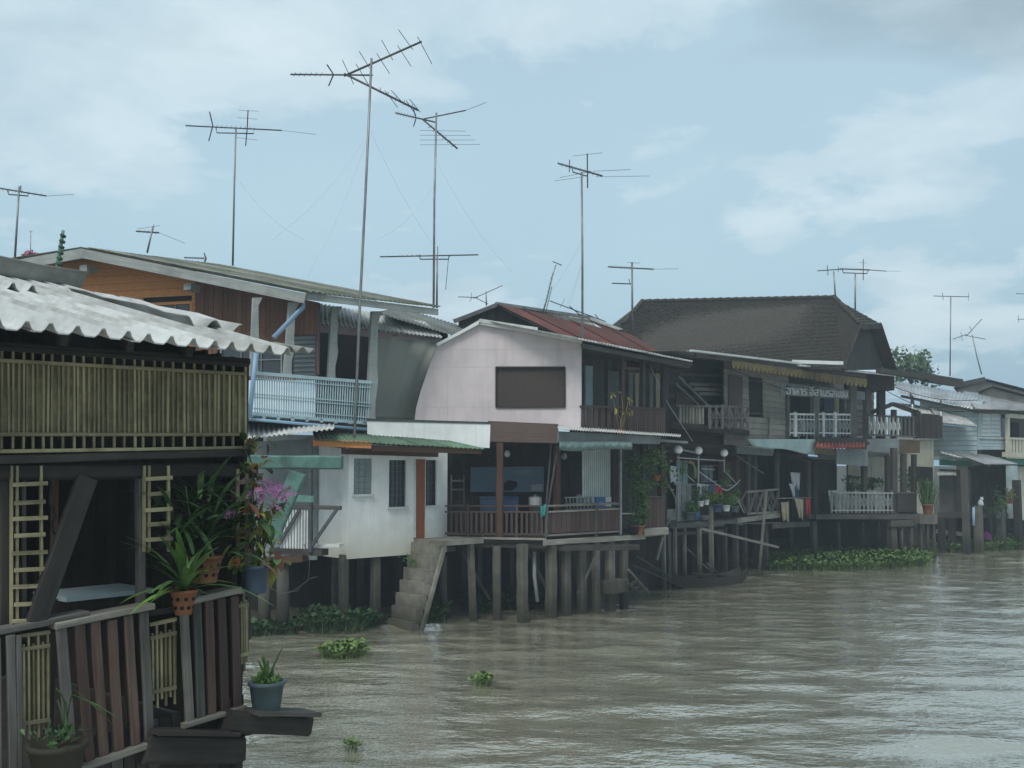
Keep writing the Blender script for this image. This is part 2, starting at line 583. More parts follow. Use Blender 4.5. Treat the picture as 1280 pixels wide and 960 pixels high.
def clip(poly, a, b, c2):
    """Keep the side a*x+b*y<=c of a polygon."""
    out = []
    for k in range(len(poly)):
        p, q = poly[k], poly[(k + 1) % len(poly)]
        fp, fq = a * p[0] + b * p[1] - c2, a * q[0] + b * q[1] - c2
        if fp <= 0:
            out.append(p)
        if fp * fq < 0:
            s = fp / (fp - fq)
            out.append((p[0] + (q[0] - p[0]) * s, p[1] + (q[1] - p[1]) * s))
    return out


def boards(T, name, fr, poly, m, n, d=0.0, t=0.03, horiz=True, gap=0.08, lap=0.0, holes=(), backing=True):
    """Split a wall (measured polygon on frame fr) into n boards, each its own piece; holes are measured rectangles."""
    P = [fr.loc(fr.on(x, y, d)) for x, y in poly]
    P = [(p[0], p[2]) for p in P]
    H = []
    for (x0, y0, x1, y1) in holes:
        a, b = fr.loc(fr.on(x0, y1, d)), fr.loc(fr.on(x1, y0, d))
        H.append((a[0], a[2], b[0], b[2]))
    if backing:
        prism(T, 'wall_backing', [fr.w(x, d + t + .03, z) for x, z in P], fr.i * .02, 'dark')  # near-black sheet added so no sky shows between the boards
    k = 1 if horiz else 0
    lo, hi = min(p[k] for p in P), max(p[k] for p in P)
    st = (hi - lo) / n
    for q in range(n):
        a, b = lo + q * st, lo + (q + 1) * st * 1.0 - st * gap if False else lo + (q + 1 - gap) * st
        pc = clip(P, *((0, -1, -a) if horiz else (-1, 0, -a)))
        if len(pc) >= 3:
            pc = clip(pc, *((0, 1, b) if horiz else (1, 0, b)))
        if len(pc) < 3:
            continue
        parts = [pc]
        for (hx0, hz0, hx1, hz1) in H:
            new = []
            for s in parts:
                if horiz:
                    if b > hz0 and a < hz1:
                        new += [clip(s, 1, 0, hx0), clip(s, -1, 0, -hx1)]
                    else:
                        new.append(s)
                else:
                    if b > hx0 and a < hx1:
                        new += [clip(s, 0, 1, hz0), clip(s, 0, -1, -hz1)]
                    else:
                        new.append(s)
            parts = [s for s in new if len(s) >= 3]
        for s in parts:
            dd = d - rnd.uniform(0, t * .35)
            if horiz:      # weatherboard: lower edge proud
                pts = [fr.w(x, dd - (lap if z < (a + b) / 2 else 0), z) for x, z in s]
            else:
                pts = [fr.w(x, dd, z) for x, z in s]
            prism(T, name, pts, fr.i * t, m)


def corr(T, name, p00, p10, p11, p01, m, pitch=0.16, amp=0.025, thick=0.008, trap=False, nv=2, sag=0.0, seed=0):
    """Corrugated sheet: p00-p10 is the eave; waves run from the eave up to p01-p11."""
    p00, p10, p11, p01 = map(Vector, (p00, p10, p11, p01))
    L = max((p10 - p00).length, (p11 - p01).length)
    nw = max(2, round(L / pitch))
    sub = 8 if trap else 6
    nu = nw * sub
    nrm = (p10 - p00).cross(p01 - p00).normalized()
    if nrm.z < 0:
        nrm = -nrm
    r = random.Random(seed)
    wob = [r.uniform(-1, 1) * sag for _ in range(nw + 2)]
    vs = []
    for s in (0, 1):
        for j in range(nv + 1):
            v = j / nv
            for i in range(nu + 1):
                u = i / nu
                ph = (i % sub) / sub
                if trap:
                    h = (-1, -1, -1, -1, -.35, 1, 1, -.35)[i % sub]
                else:
                    h = math.cos(ph * 2 * math.pi)
                a = p00.lerp(p10, u)
                b2 = p01.lerp(p11, u)
                p = a.lerp(b2, v) + nrm * (h * amp + wob[min(i // sub, nw)] * (1 - v) - s * thick)
                vs.append(p)
    c0 = sum(vs, Vector()) / len(vs)
    vs = [p - c0 for p in vs]
    fs = []
    st = nu + 1
    n1 = st * (nv + 1)
    for j in range(nv):
        for i in range(nu):
            a = j * st + i
            fs.append((a, a + 1, a + st + 1, a + st))
            fs.append((n1 + a, n1 + a + st, n1 + a + st + 1, n1 + a + 1))
    for i in range(nu):
        fs.append((i, n1 + i, n1 + i + 1, i + 1))
        q = nv * st + i
        fs.append((q, q + 1, n1 + q + 1, n1 + q))
    for j in range(nv):
        q = j * st
        fs.append((q, q + st, n1 + q + st, n1 + q))
        q = j * st + nu
        fs.append((q, n1 + q, n1 + q + st, q + st))
    return put(name, mesh(name, vs, fs), m, T, Matrix.Translation(c0), smooth=not trap)


def sheets(T, name, p00, p10, p11, p01, m, n, pitch=.16, amp=.025, trap=False, step=.006, sag=.0, ragged=.0, seed=1):
    """A roof of n overlapping corrugated sheets side by side, each a piece of its own."""
    p00, p10, p11, p01 = map(Vector, (p00, p10, p11, p01))
    r = random.Random(seed)
    for k in range(n):
        a, b = k / n, (k + 1.04) / n if k < n - 1 else 1.0
        up = Vector((0, 0, step * (k % 2)))
        e0, e1 = p00.lerp(p10, a), p00.lerp(p10, b)
        t0, t1 = p01.lerp(p11, a), p01.lerp(p11, b)
        g = r.uniform(-1, 1) * ragged
        dv = (e0 - t0).normalized() * g
        corr(T, name, e0 + up + dv, e1 + up + dv, t1 + up, t0 + up, m, pitch, amp, trap=trap, sag=sag, seed=seed * 31 + k)


def tube(T, name, pts, r0, m, r1=None, sides=8, smooth=True, caps=True):
    pts = [Vector(p) for p in pts]
    r1 = r0 if r1 is None else r1
    c0 = pts[0].copy()
    vs, fs = [], []
    n = len(pts)
    for k, p in enumerate(pts):
        d = (pts[min(k + 1, n - 1)] - pts[max(k - 1, 0)]).normalized()
        s = Vector((0, 0, 1)) if abs(d.z) < .9 else Vector((1, 0, 0))
        x = d.cross(s).normalized()
        y = d.cross(x)
        r = r0 + (r1 - r0) * k / (n - 1)
        for i in range(sides):
            a = 2 * math.pi * i / sides
            vs.append(p - c0 + x * (math.cos(a) * r) + y * (math.sin(a) * r))
    for k in range(n - 1):
        for i in range(sides):
            j = (i + 1) % sides
            fs.append((k * sides + i, k * sides + sides + i, k * sides + sides + j, k * sides + j))
    if caps:
        fs.append(tuple(range(sides)))
        fs.append(tuple((n - 1) * sides + i for i in range(sides - 1, -1, -1)))
    return put(name, mesh(name, vs, fs), m, T, Matrix.Translation(c0), smooth)


def lathe(T, name, base, prof, m, sides=18, smooth=True):
    vs, fs = [], []
    for (r, z) in prof:
        for i in range(sides):
            a = 2 * math.pi * i / sides
            vs.append((r * math.cos(a), r * math.sin(a), z))
    n = len(prof)
    for k in range(n - 1):
        for i in range(sides):
            j = (i + 1) % sides
            fs.append((k * sides + i, k * sides + j, k * sides + sides + j, k * sides + sides + i))
    fs.append(tuple(range(sides - 1, -1, -1)))
    fs.append(tuple((n - 1) * sides + i for i in range(sides)))
    return put(name, mesh(name, vs, fs), m, T, Matrix.Translation(base), smooth)


def post(T, name, fr, px, y0, y1, wpx, m, d=0.0, t=None, sink=0.6, rough=0):
    """Upright post at measured px, from y0 down to y1 (y1 at the waterline when sink > 0)."""
    a, b = fr.on(px, y0, d), fr.on(px, y1, d)
    q0, q1 = fr.on(px - wpx / 2, (y0 + y1) / 2, d), fr.on(px + wpx / 2, (y0 + y1) / 2, d)
    w = (q1 - q0).length * .70
    t = w if t is None else t
    h = fr.i * (t / 2)
    lowz = b.z - sink
    return beam(T, name, Vector((b.x, b.y, lowz)) + h, Vector((b.x, b.y, a.z)) + h, w, t, m, fr.i, rough)


def leaf_cloud(name, pts, size, m, T=None, seed=1, up=0.3, aspect=0.45, var=0.5, long_droop=0.0):
    """Many leaf-sized folded faces at given points, one mesh."""
    r = random.Random(seed)
    vs, fs = [], []
    c0 = sum((Vector(p) for p in pts), Vector()) / max(1, len(pts))
    for p in pts:
        p = Vector(p) - c0
        s = size * (1 + r.uniform(-var, var))
        d = Vector((r.gauss(0, 1), r.gauss(0, 1), r.gauss(0, .7) + up)).normalized()
        side = d.cross(Vector((r.gauss(0, 1), r.gauss(0, 1), r.gauss(0, 1)))).normalized()
        nn = d.cross(side)
        w = s * aspect * .5
        k = len(vs)
        mid = p + d * s * .5 + nn * s * .08
        tip = p + d * s - Vector((0, 0, s * long_droop))
        vs += [p, mid + side * w, tip, mid - side * w, p + d * s * .5]
        fs += [(k, k + 1, k + 4), (k + 1, k + 2, k + 4), (k + 4, k + 2, k + 3), (k, k + 4, k + 3)]
    return put(name, mesh(name, vs, fs), m, T, Matrix.Translation(c0))


def blob_pts(c, rad, n, seed, shell=0.5, lumps=6):
    r = random.Random(seed)
    c = Vector(c)
    L = [(Vector((r.uniform(-.6, .6) * rad[0], r.uniform(-.6, .6) * rad[1], r.uniform(-.6, .6) * rad[2])), r.uniform(.3, .55)) for _ in range(lumps)]
    out = []
    for k in range(n):
        lc, s = L[k % lumps]
        v = Vector((r.gauss(0, 1), r.gauss(0, 1), r.gauss(0, 1))).normalized() * (r.random() ** shell)
        out.append(c + lc + Vector((v.x * rad[0] * s, v.y * rad[1] * s, v.z * rad[2] * s)))
    return out


_leafm = {}


def blade(T, name, p, direction, length, width, m, droop=0.35, side=None, fold=.15, key=0):
    """One arching leaf as an object (shared mesh)."""
    k = (round(length, 1), round(width, 2), m, round(droop, 1), key)
    if k not in _leafm:
        n = 7
        vs, fs = [], []
        for i in range(n + 1):
            s = i / n
            w = width / 2 * (math.sin(math.pi * min(1, s * .85 + .12)) ** .8) * (1 if s < .97 else .15)
            z = -droop * length * s * s
            x = length * s * (1 - .25 * droop * s)
            vs += [(x, -w, z + fold * w), (x, 0, z), (x, w, z + fold * w)]
        for i in range(n):
            a = i * 3
            fs += [(a, a + 1, a + 4, a + 3), (a + 1, a + 2, a + 5, a + 4)]
        me = mesh('leaf', vs, fs)
        me.materials.append(MATS[m])
        for q in me.polygons:
            q.use_smooth = True
        _leafm[k] = me
    x = Vector(direction).normalized()
    y = Vector((0, 0, 1)).cross(x)
    if y.length < .05:
        y = Vector((1, 0, 0)).cross(x)
    y.normalize()
    M = Matrix((x, y, x.cross(y))).transposed().to_4x4()
    M.translation = p
    return put(name, _leafm[k], None, T, M)

# ================================================================ river and bank
def spaced(a, b, step, far_a, far_b):
    xs = list(np.arange(a, b, step))
    s, x = step, b
    while x < far_b:
        xs.append(x)
        s *= 1.35
        x += s
    xs.append(far_b)
    pre, s, x = [], step, a
    while x > far_a:
        s *= 1.35
        x -= s
        pre.append(max(x, far_a))
    return np.array(sorted(set(pre + xs)))


gx = spaced(-10, 30, 0.13, -1500, 2500)
gy = spaced(6, 46, 0.11, -800, 3500)
GX, GY = np.meshgrid(gx, gy)
rs = np.random.RandomState(5)
H = np.zeros_like(GX)
for k in range(46):
    lam = 0.42 * (1.042 ** k) * rs.uniform(.85, 1.15)
    th = R(80) + rs.normal(0, .42)
    kx, ky = math.cos(th) * 2 * math.pi / lam, math.sin(th) * 2 * math.pi / lam
    ph = rs.uniform(0, 6.28)
    mod = 0.55 + 0.45 * np.sin(GX * rs.uniform(.1, .35) + GY * rs.uniform(.1, .5) + rs.uniform(0, 6))
    H += 0.0040 * lam ** 1.0 * np.sin(GX * kx + GY * ky + ph) * mod
inside = (np.clip((GX + 14) / 4, 0, 1) * np.clip((34 - GX) / 4, 0, 1) * np.clip((GY - 2) / 4, 0, 1) * np.clip((50 - GY) / 4, 0, 1))
H *= inside
nxv, nyv = len(gx), len(gy)
vs = np.stack([GX.ravel(), GY.ravel(), H.ravel()], 1)
idx = np.arange(nxv * nyv).reshape(nyv, nxv)
fs = np.stack([idx[:-1, :-1].ravel(), idx[:-1, 1:].ravel(), idx[1:, 1:].ravel(), idx[1:, :-1].ravel()], 1)
me = bpy.data.meshes.new('river_water')
me.vertices.add(len(vs))
me.vertices.foreach_set('co', vs.ravel())
me.loops.add(fs.size)
me.loops.foreach_set('vertex_index', fs.ravel())
me.polygons.add(len(fs))
me.polygons.foreach_set('loop_start', np.arange(0, fs.size, 4))
me.update()
me.polygons.foreach_set('use_smooth', np.ones(len(fs), bool))
me.validate()
tag(put('river_water', me, 'river'), 'muddy brown river with wind ripples', None, kind='structure')

# the bank: a mud slope rising from the water's edge under the houses, then flat land to the horizon
edge = [(-30, -60), (-9, -8), (-7.6, 5), (-8.4, 15), (-8.0, 22.2), (-5.0, 25.6), (-1.4, 28.2), (2.2, 31.5), (5.4, 34.8),
        (9.5, 37.5), (13.6, 42.5), (18.5, 46.2), (26, 51), (60, 78), (900, 700)]
prof = [(-1.6, -1.2), (0, -0.05), (1.2, 0.45), (3.0, 0.95), (9, 1.15), (60, 1.3), (3000, 1.3)]
vs, fs = [], []
r2 = random.Random(3)
dense = []
for k in range(len(edge) - 1):
    a, b = Vector(edge[k]), Vector(edge[k + 1])
    n = max(1, min(16, int((b - a).length / .6)))
    dense += [a.lerp(b, q / n) for q in range(n)]
dense.append(Vector(edge[-1]))
for k, p in enumerate(dense):
    d = (dense[min(k + 1, len(dense) - 1)] - dense[max(k - 1, 0)]).normalized()
    nn = Vector((-d.y, d.x))
    for (s, z) in prof:
        j = r2.uniform(-.12, .12) if s < 20 else 0
        vs.append((p.x + nn.x * (s + j), p.y + nn.y * (s + j), z + (r2.uniform(-.08, .08) if s < 20 else 0)))
w_ = len(prof)
for k in range(len(dense) - 1):
    for j in range(w_ - 1):
        a = k * w_ + j
        fs.append((a, a + w_, a + w_ + 1, a + 1))
tag(put('river_bank', mesh('river_bank', vs, fs), 'mud'), 'dark mud bank under the stilt houses', None, kind='structure')

# ================================================================ near bamboo house on the left
NF = Fr(306, 7.5, 51)
NH = thing('bamboo_house', 'weathered bamboo and timber waterside house with white corrugated roof, nearest on the left', 'house',
           NF.w(-1.5, 1.2, 0))


def nb(name, a, b, w, m, d=0.0, t=.05, s=0, T=None):
    return pb(NH if T is None else T, name, NF, a, b, w, m, d, t, s)


# roof of white corrugated sheets, right edge running inland
e0 = NF.on(-110, 393, -.45)
e1 = NF.on(366, 440, -.45)
up = NF.i * 3.4
rise = Vector((0, 0, .86))
ridge0, ridge1 = e0 + up + rise, e1 + up + rise
roof_n = 4
sheets(NH, 'roof_sheet', e0, e1, ridge1, ridge0, 'white_sheet', roof_n, pitch=.152, amp=.028, trap=True, step=.004, seed=4)
# two darker broken sheets past the end of the roof
corr(NH, 'broken_sheet', NF.on(362, 437, -.38), NF.on(394, 439, -.38), NF.on(394, 439, -.38) + NF.i * .5 + Vector((0, 0, .09)),
     NF.on(362, 437, -.38) + NF.i * .5 + Vector((0, 0, .09)), 'grey_sheet', .12, .022, sag=.01, seed=2)
# sheet overlapping higher up and ridge pieces
o1 = Vector((0, 0, .05))
q0, q1 = e0.lerp(e1, .12) + up * .62 + rise * .62 + o1, e0.lerp(e1, .66) + up * .62 + rise * .62 + o1
corr(NH, 'upper_sheet', q0, q1, q1 + up * .4 + rise * .4, q0 + up * .4 + rise * .4, 'white_sheet', .15, .028, trap=True, seed=9)


def bent_sheet(name, a, b, m, width, bulge, side):
    """A loose sheet lying along the roof edge: two tall waves, running from a to b."""
    a, b = Vector(a), Vector(b)
    ax = (b - a).normalized()
    sv = (side - ax * side.dot(ax)).normalized()
    upv = ax.cross(sv)
    if upv.z < 0:
        upv = -upv
    n, k2 = 28, 6
    vs, fs = [], []
    for s in (0, 1):
        for j in range(k2 + 1):
            p = a.lerp(b, j / k2) + upv * (.01 * math.sin(j * 2.1))
            for i in range(n + 1):
                u = i / n
                vs.append(p + sv * (width * (u - .5)) + upv * (bulge * math.cos(u * 2 * math.pi * 2) * (1 - .25 * u) - s * .009))
    st = n + 1
    n1 = st * (k2 + 1)
    for j in range(k2):
        for i in range(n):
            q = j * st + i
            fs += [(q, q + 1, q + st + 1, q + st), (n1 + q, n1 + q + st, n1 + q + st + 1, n1 + q + 1)]
    for i in range(n):
        fs.append((i, n1 + i, n1 + i + 1, i + 1))
        q = k2 * st + i
        fs.append((q, q + 1, n1 + q + 1, n1 + q))
    for j in range(k2):
        for q in (j * st, j * st + n):
            fs.append((q, q + st, n1 + q + st, n1 + q))
    return put(name, mesh(name, vs, fs), m, NH, None, True)


bent_sheet('edge_sheet', NF.side(118, 372, NF.loc(e1)[0] - .1), NF.side(268, 408, NF.loc(e1)[0] - .1), 'white_sheet', .5, .06, NF.u)
bent_sheet('ridge_sheet', NF.w(NF.loc(e1)[0] - 2.6, 2.86, at(60, 344, 9.2).z + .02), at(92, 352, 9.6), 'grey_sheet', .5, .07, NF.i)
bent_sheet('ridge_sheet', at(-40, 333, 9.9), at(62, 349, 10.0), 'grey_sheet', .4, .05, NF.i)
# rafters and eave beam under the roof
for k in range(5):
    p = e0.lerp(e1, .05 + .18 * k) - Vector((0, 0, .12)) + up * .12 + rise * .12
    beam(NH, 'rafter', p, p + up * .85 + rise * .85, .07, .05, 'dark_wood', NF.u)
nb('eave_beam', (-60, 428), (312, 452), 9, 'dark_wood', .0, .08, 21)

# bamboo screen: woven mat behind, slats, rails
XR = [x for x in np.linspace(-40, 306, 56)]


def yl(x, y0, y1):      # measured line from x=0 to x=310
    return y0 + (y1 - y0) * x / 310.0


pq(NH, 'woven_mat', NF, [(-60, yl(-60, 452, 470)), (308, 470), (308, 544), (-60, 543)], 'bamboo_mat', .010, .02)
for k, x in enumerate(XR):
    j = rnd.uniform(-1.5, 1.5)
    nb('slat', (x + j, yl(x, 437 if k % 2 else 452, 455 if k % 2 else 470)), (x + j + rnd.uniform(-1, 1), yl(x, 561 if k % 2 else 545, 560 if k % 2 else 544)), 2.5, 'bamboo', -.006, .014)
nb('screen_rail', (-40, 432), (309, 456), 6, 'dark_wood', -.02, .03, 3)
nb('screen_rail', (-40, 448), (309, 467.5), 4.5, 'bamboo', -.025, .02, 4)
nb('screen_rail', (-40, 543), (309, 543), 4.5, 'bamboo', -.025, .02, 5)
nb('screen_rail', (-40, 565), (309, 559.5), 4.5, 'bamboo', -.03, .025, 6)
nb('sill_beam', (-60, 576), (312, 566), 10, 'dark_wood', -.05, .11, 7)
nb('lintel_beam', (-60, 590), (323, 588), 20, 'dark_wood', .0, .10, 8)

# posts, braces and bamboo ladders between lintel and railing
nb('post', (8, 582), (6, 800), 15, 'dark_wood', .02, .1, 9)
nb('post', (178.5, 580), (178.5, 775), 8, 'grey_wood', .02, .07, 10)
nb('post', (293.5, 580), (293.5, 745), 7, 'dark_wood', .02, .07, 11)
nb('brace', (111, 598), (47, 778), 25, 'dark_wood', -.05, .05, 12)
nb('brace', (272, 598), (232, 665), 18, 'dark_wood', .10, .05, 13)


def ladder(x0, x1, y0, y1, rungs, stiles):
    for (xa, xb) in stiles:
        nb('bamboo_pole', (xa, y0), (xb, y1), 3, 'bamboo', -.015, .02)
    for k, y in enumerate(rungs):
        e = -3 if k % 2 == 0 else 3
        nb('rung', (x0 + max(0, e), y + 1), (x1 - max(0, e) + 2, y - 1), 5, 'bamboo', -.03, .016)


ladder(16, 58, 582, 784, [605, 628, 648, 669, 691, 712, 733, 755, 776], [(15, 15), (22, 22), (52, 53)])
ladder(182, 214, 582, 690, [598, 617, 637, 655, 674], [(181, 181), (187, 187), (211, 212)])
ladder(297, 312, 586, 700, [602, 622, 641, 662, 684], [(298, 298), (309, 309)])
nb('bamboo_pole', (30, 600), (31, 780), 5, 'grey_wood', .03, .02)
tube(NH, 'vine', [NF.on(62 + 3 * math.sin(k * 1.7) + k * .8, 600 + k * 9, .06) for k in range(9)], .010, 'dark_wood', .006, 6)

# railing of uneven planks
nb('rail_cap', (-20, 793), (112, 768), 9, 'grey_wood', -.05, .14, 14)
nb('rail_cap', (73, 783), (193, 758), 8, 'pale_wood', -.09, .15, 15)
nb('rail_cap', (240, 752), (303, 737), 8, 'pale_wood', -.09, .15, 16)
nb('rail_beam', (-20, 800), (310, 748), 6, 'dark_wood', .03, .05)
PL = [((14, 795), (17, 962), 11, 'grey_wood'), ((24, 793), (26, 962), 7, 'grey_wood'), ((-4, 800), (-3, 965), 12, 'grey_wood'),
      ((77, 782), (92, 962), 13, 'grey_wood'), ((100, 780), (113, 955), 13, 'dull_red_wood'), ((120, 778), (131, 948), 12, 'dull_red_wood'),
      ((141, 774), (150, 942), 12, 'dull_red_wood'), ((161.5, 770), (171, 935), 11, 'dull_red_wood'), ((181, 766), (188, 930), 11, 'grey_wood'),
      ((231, 756), (239, 907), 10, 'pale_wood'), ((247, 753), (252.5, 902), 10, 'grey_wood'), ((262, 750), (266, 897), 10, 'dull_red_wood'),
      ((278, 748), (282.5, 892), 10, 'red_wood'), ((294, 745), (298, 888), 10, 'red_wood')]
for k, (a, b, w, m_) in enumerate(PL):
    nb('plank', a, b, w, m_, -.07, .028, 40 + k)
nb('bottom_rail', (100, 962), (197, 929), 8, 'pale_wood', -.10, .06, 60)
nb('bottom_rail', (232, 908), (308, 885), 6, 'pale_wood', -.10, .06, 61)


def bam_panel(x0, x1, y0, y1, n, dy):
    pq(NH, 'woven_mat', NF, [(x0, y0 + 20), (x1, y0 + 20 - dy), (x1, y1 - 18 - dy), (x0, y1 - 18)], 'bamboo_mat', .02, .015)
    for k in range(n):
        x = x0 + 3 + (x1 - x0 - 6) * k / (n - 1)
        nb('slat', (x, y0 + (0 if k % 2 else 14) - dy * k / n), (x + 1, y1 - (0 if k % 2 else 10) - dy * k / n), 2.4, 'bamboo', -.01, .015)
    for y in (y0 + 3, y0 + 20, y1 - 20):
        nb('screen_rail', (x0, y), (x1, y - dy), 4.5, 'bamboo', -.025, .015)


bam_panel(27, 63, 792, 925, 6, 5)
bam_panel(188, 221, 778, 886, 6, 7)
bam_panel(299, 311, 738, 840, 3, 3)
# lower boarding, floor, floor beams
for k in range(14):
    x = 100 + k * 15.2
    nb('skirt_or_shade_board', (x, 925 - k * 4.2), (x + 2, 990 - k * 5), 13.6, 'dark_wood' if k % 3 else 'grey_wood', .03, .02)
fz = 1.86
beam(NH, 'floor', NF.w(-1.6, 0.1, fz - .05), NF.w(-1.6, 3.4, fz - .05), 4.0, .06, 'dark_wood', Vector((0, 0, 1)))
for (x, d) in ((-.05, .1), (-1.1, .1), (-2.3, .1), (-3.4, .1), (-.05, 3.2), (-3.4, 3.2)):
    beam(NH, 'stilt', NF.w(x, d, -.8), NF.w(x, d, fz), .16, .16, 'dark_wood', NF.i)
beam(NH, 'floor_beam', NF.w(-3.6, .1, fz - .16), NF.w(.1, .1, fz - .16), .16, .1, 'dark_wood', NF.i)
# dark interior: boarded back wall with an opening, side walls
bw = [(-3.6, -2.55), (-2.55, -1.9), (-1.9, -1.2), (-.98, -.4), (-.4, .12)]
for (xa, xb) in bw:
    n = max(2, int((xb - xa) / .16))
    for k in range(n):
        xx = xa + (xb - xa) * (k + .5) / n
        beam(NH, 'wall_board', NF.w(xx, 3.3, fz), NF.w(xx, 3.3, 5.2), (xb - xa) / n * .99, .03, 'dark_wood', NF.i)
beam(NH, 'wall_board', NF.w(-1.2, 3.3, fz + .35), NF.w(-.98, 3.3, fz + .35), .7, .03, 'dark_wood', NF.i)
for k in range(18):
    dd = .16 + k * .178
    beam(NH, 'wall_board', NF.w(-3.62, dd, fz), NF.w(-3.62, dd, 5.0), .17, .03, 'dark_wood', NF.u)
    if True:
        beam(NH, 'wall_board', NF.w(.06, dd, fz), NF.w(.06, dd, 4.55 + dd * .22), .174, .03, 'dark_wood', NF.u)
# pale blue panel added outside as the daylight in the opening, grey hanging panel
pq(NH, 'shutter', NF, [(101, 600), (120, 600), (120, 694), (101, 694)], 'blue_paint', 3.9, .03)
nb('opening_frame', (121.5, 598), (121.5, 700), 3.5, 'dull_red_wood', 3.2, .05)
nb('panel_board', (163, 598), (163, 680), 13, 'grey_board', 2.2, .03)
nb('inner_post', (71, 600), (69, 690), 5, 'dull_red_wood', .9, .05)
# the beams that stick out over the water
nb('outrigger_beam', (292, 903), (391, 908), 27, 'dark_wood', -.20, .16, 70)
nb('outrigger_plank', (325, 893), (400, 893.5), 6, 'grey_wood', -.30, .25, 71)
nb('floor_end_beam', (186, 936), (304, 938), 38, 'dark_wood', -.12, .16, 72)
nb('floor_end_plank', (200, 917), (300, 918), 6, 'dark_wood', -.2, .2, 73)
nb('support_post', (299, 905), (300, 962), 10, 'dark_wood', -.05, .1, 74)

# table inside
TB = thing('table', 'dark table with a pale blue top inside the bamboo house', 'table', NF.w(-1.9, 1.2, fz))
zt = NF.on(110, 741, 1.0).z
beam(TB, 'table_top', NF.w(NF.loc(NF.on(62, 741, 1.0))[0], 1.0, zt), NF.w(NF.loc(NF.on(170, 741, 1.0))[0], 1.0, zt), .5, .035, 'blue_paint', Vector((0, 0, 1)))
for x in (66, 165):
    for d in (.85, 1.15):
        p = NF.on(x, 741, d)
        beam(TB, 'leg', Vector((p.x, p.y, fz)), Vector((p.x, p.y, zt)), .05, .05, 'dark_wood', NF.i)

# ---------------------------------------------------------------- plants of the near house


def pot(T, name, c, rt, rb, h, m, rim=True):
    pr = [(rb, 0), (rb * 1.02, .01), (rt * .98, h * .88)]
    if rim:
        pr += [(rt * 1.07, h * .88), (rt * 1.07, h)]
    pr += [(rt * .93, h), (rt * .9, h * .9)]
    return lathe(T, name, c, pr, m)


def holes(T, c, rt, rb, h, rows=2, n=9):
    for rr in range(rows):
        for k in range(n):
            a = 2 * math.pi * (k + .5 * rr) / n
            z = h * (.3 + .35 * rr)
            r0 = rb + (rt - rb) * z / h
            d = Vector((math.cos(a), math.sin(a), 0))
            tube(T, 'hole', [Vector(c) + d * (r0 - .004) + Vector((0, 0, z)), Vector(c) + d * (r0 + .004) + Vector((0, 0, z))], .013, 'dark', sides=8)  # solid near-black disc, the shade inside a perforation put into its colour


# strap-leaved orchid in a perforated clay pot hooked on the rail
c0 = NF.on(229, 768, -.20)
P1 = thing('potted_orchid', 'sword-leaved orchid in a small perforated clay pot hooked on the plank rail', 'plant', c0)
pot(P1, 'pot', c0, .088, .055, .165, 'terracotta')
holes(P1, c0, .088, .055, .165)
top = c0 + Vector((0, 0, .15))
LV = [(-75, 5, .45), (-55, -30, .48), (-40, -95, .44), (-28, -60, .52), (-12, -120, .50), (6, -140, .46), (20, -110, .42), (34, -70, .38),
      (-62, -72, .46), (45, -36, .40), (-35, -130, .40), (60, 10, .42), (-88, -8, .36), (-20, -40, .36), (15, -30, .34), (70, -50, .30), (-50, -110, .34), (30, -150, .36)]
LV = LV + [(a_ * .8 + 9 * (i_ % 5 - 2), b_ * .9 - 12, l_ * 1.15) for i_, (a_, b_, l_) in enumerate(LV)]
for k, (ax, ay, ln) in enumerate(LV):
    d = NF.u * ax * .01 + Vector((0, 0, -ay * .01 + .25)) - NF.i * rnd.uniform(-.35, .6)
    blade(P1, 'leaf', top, d, ln * rnd.uniform(.85, 1.15), .05, 'leaf_green' if k % 3 else 'leaf_bright', .62 if k % 2 else .45, key=k % 3)
for k in range(3):
    d = Vector((rnd.uniform(-.1, .1), rnd.uniform(-.1, .1), 1))
    tube(P1, 'stem', [top, top + d * .16], .012, 'leaf_yellow', .008, 6)
tube(P1, 'hook', [top + NF.i * .0, top + NF.i * .1 + Vector((0, 0, .05)), top + NF.i * .2], .004, 'steel_dark')

# larger clay basket behind with dark dense foliage
c1 = NF.on(255, 728, -.05)
P2 = thing('potted_orchid', 'dense dark-leaved orchid in a wide perforated clay basket by the post', 'plant', c1)
pot(P2, 'pot', c1, .125, .085, .19, 'terracotta')
holes(P2, c1, .125, .085, .19, 2, 11)
top = c1 + Vector((0, 0, .18))
for k in range(120):
    d = Vector((rnd.gauss(0, .7), rnd.gauss(0, .55), rnd.uniform(.25, 1.3)))
    q = top + NF.u * rnd.gauss(-.03, .13) + NF.i * rnd.gauss(0, .1) + Vector((0, 0, rnd.uniform(0, .42)))
    blade(P2, 'leaf', q, d, rnd.choice((.25, .32, .4)), .045, 'leaf_dark' if k % 4 else 'leaf_green', rnd.choice((.3, .5)), key=k % 3)
for k in range(7):
    d = Vector((rnd.gauss(0, .25), rnd.gauss(0, .25), 1))
    tube(P2, 'stem', [top, top + d * .3, top + d * .5 + Vector((rnd.gauss(0, .06), 0, 0))], .008, 'leaf_dark', .004, 5)

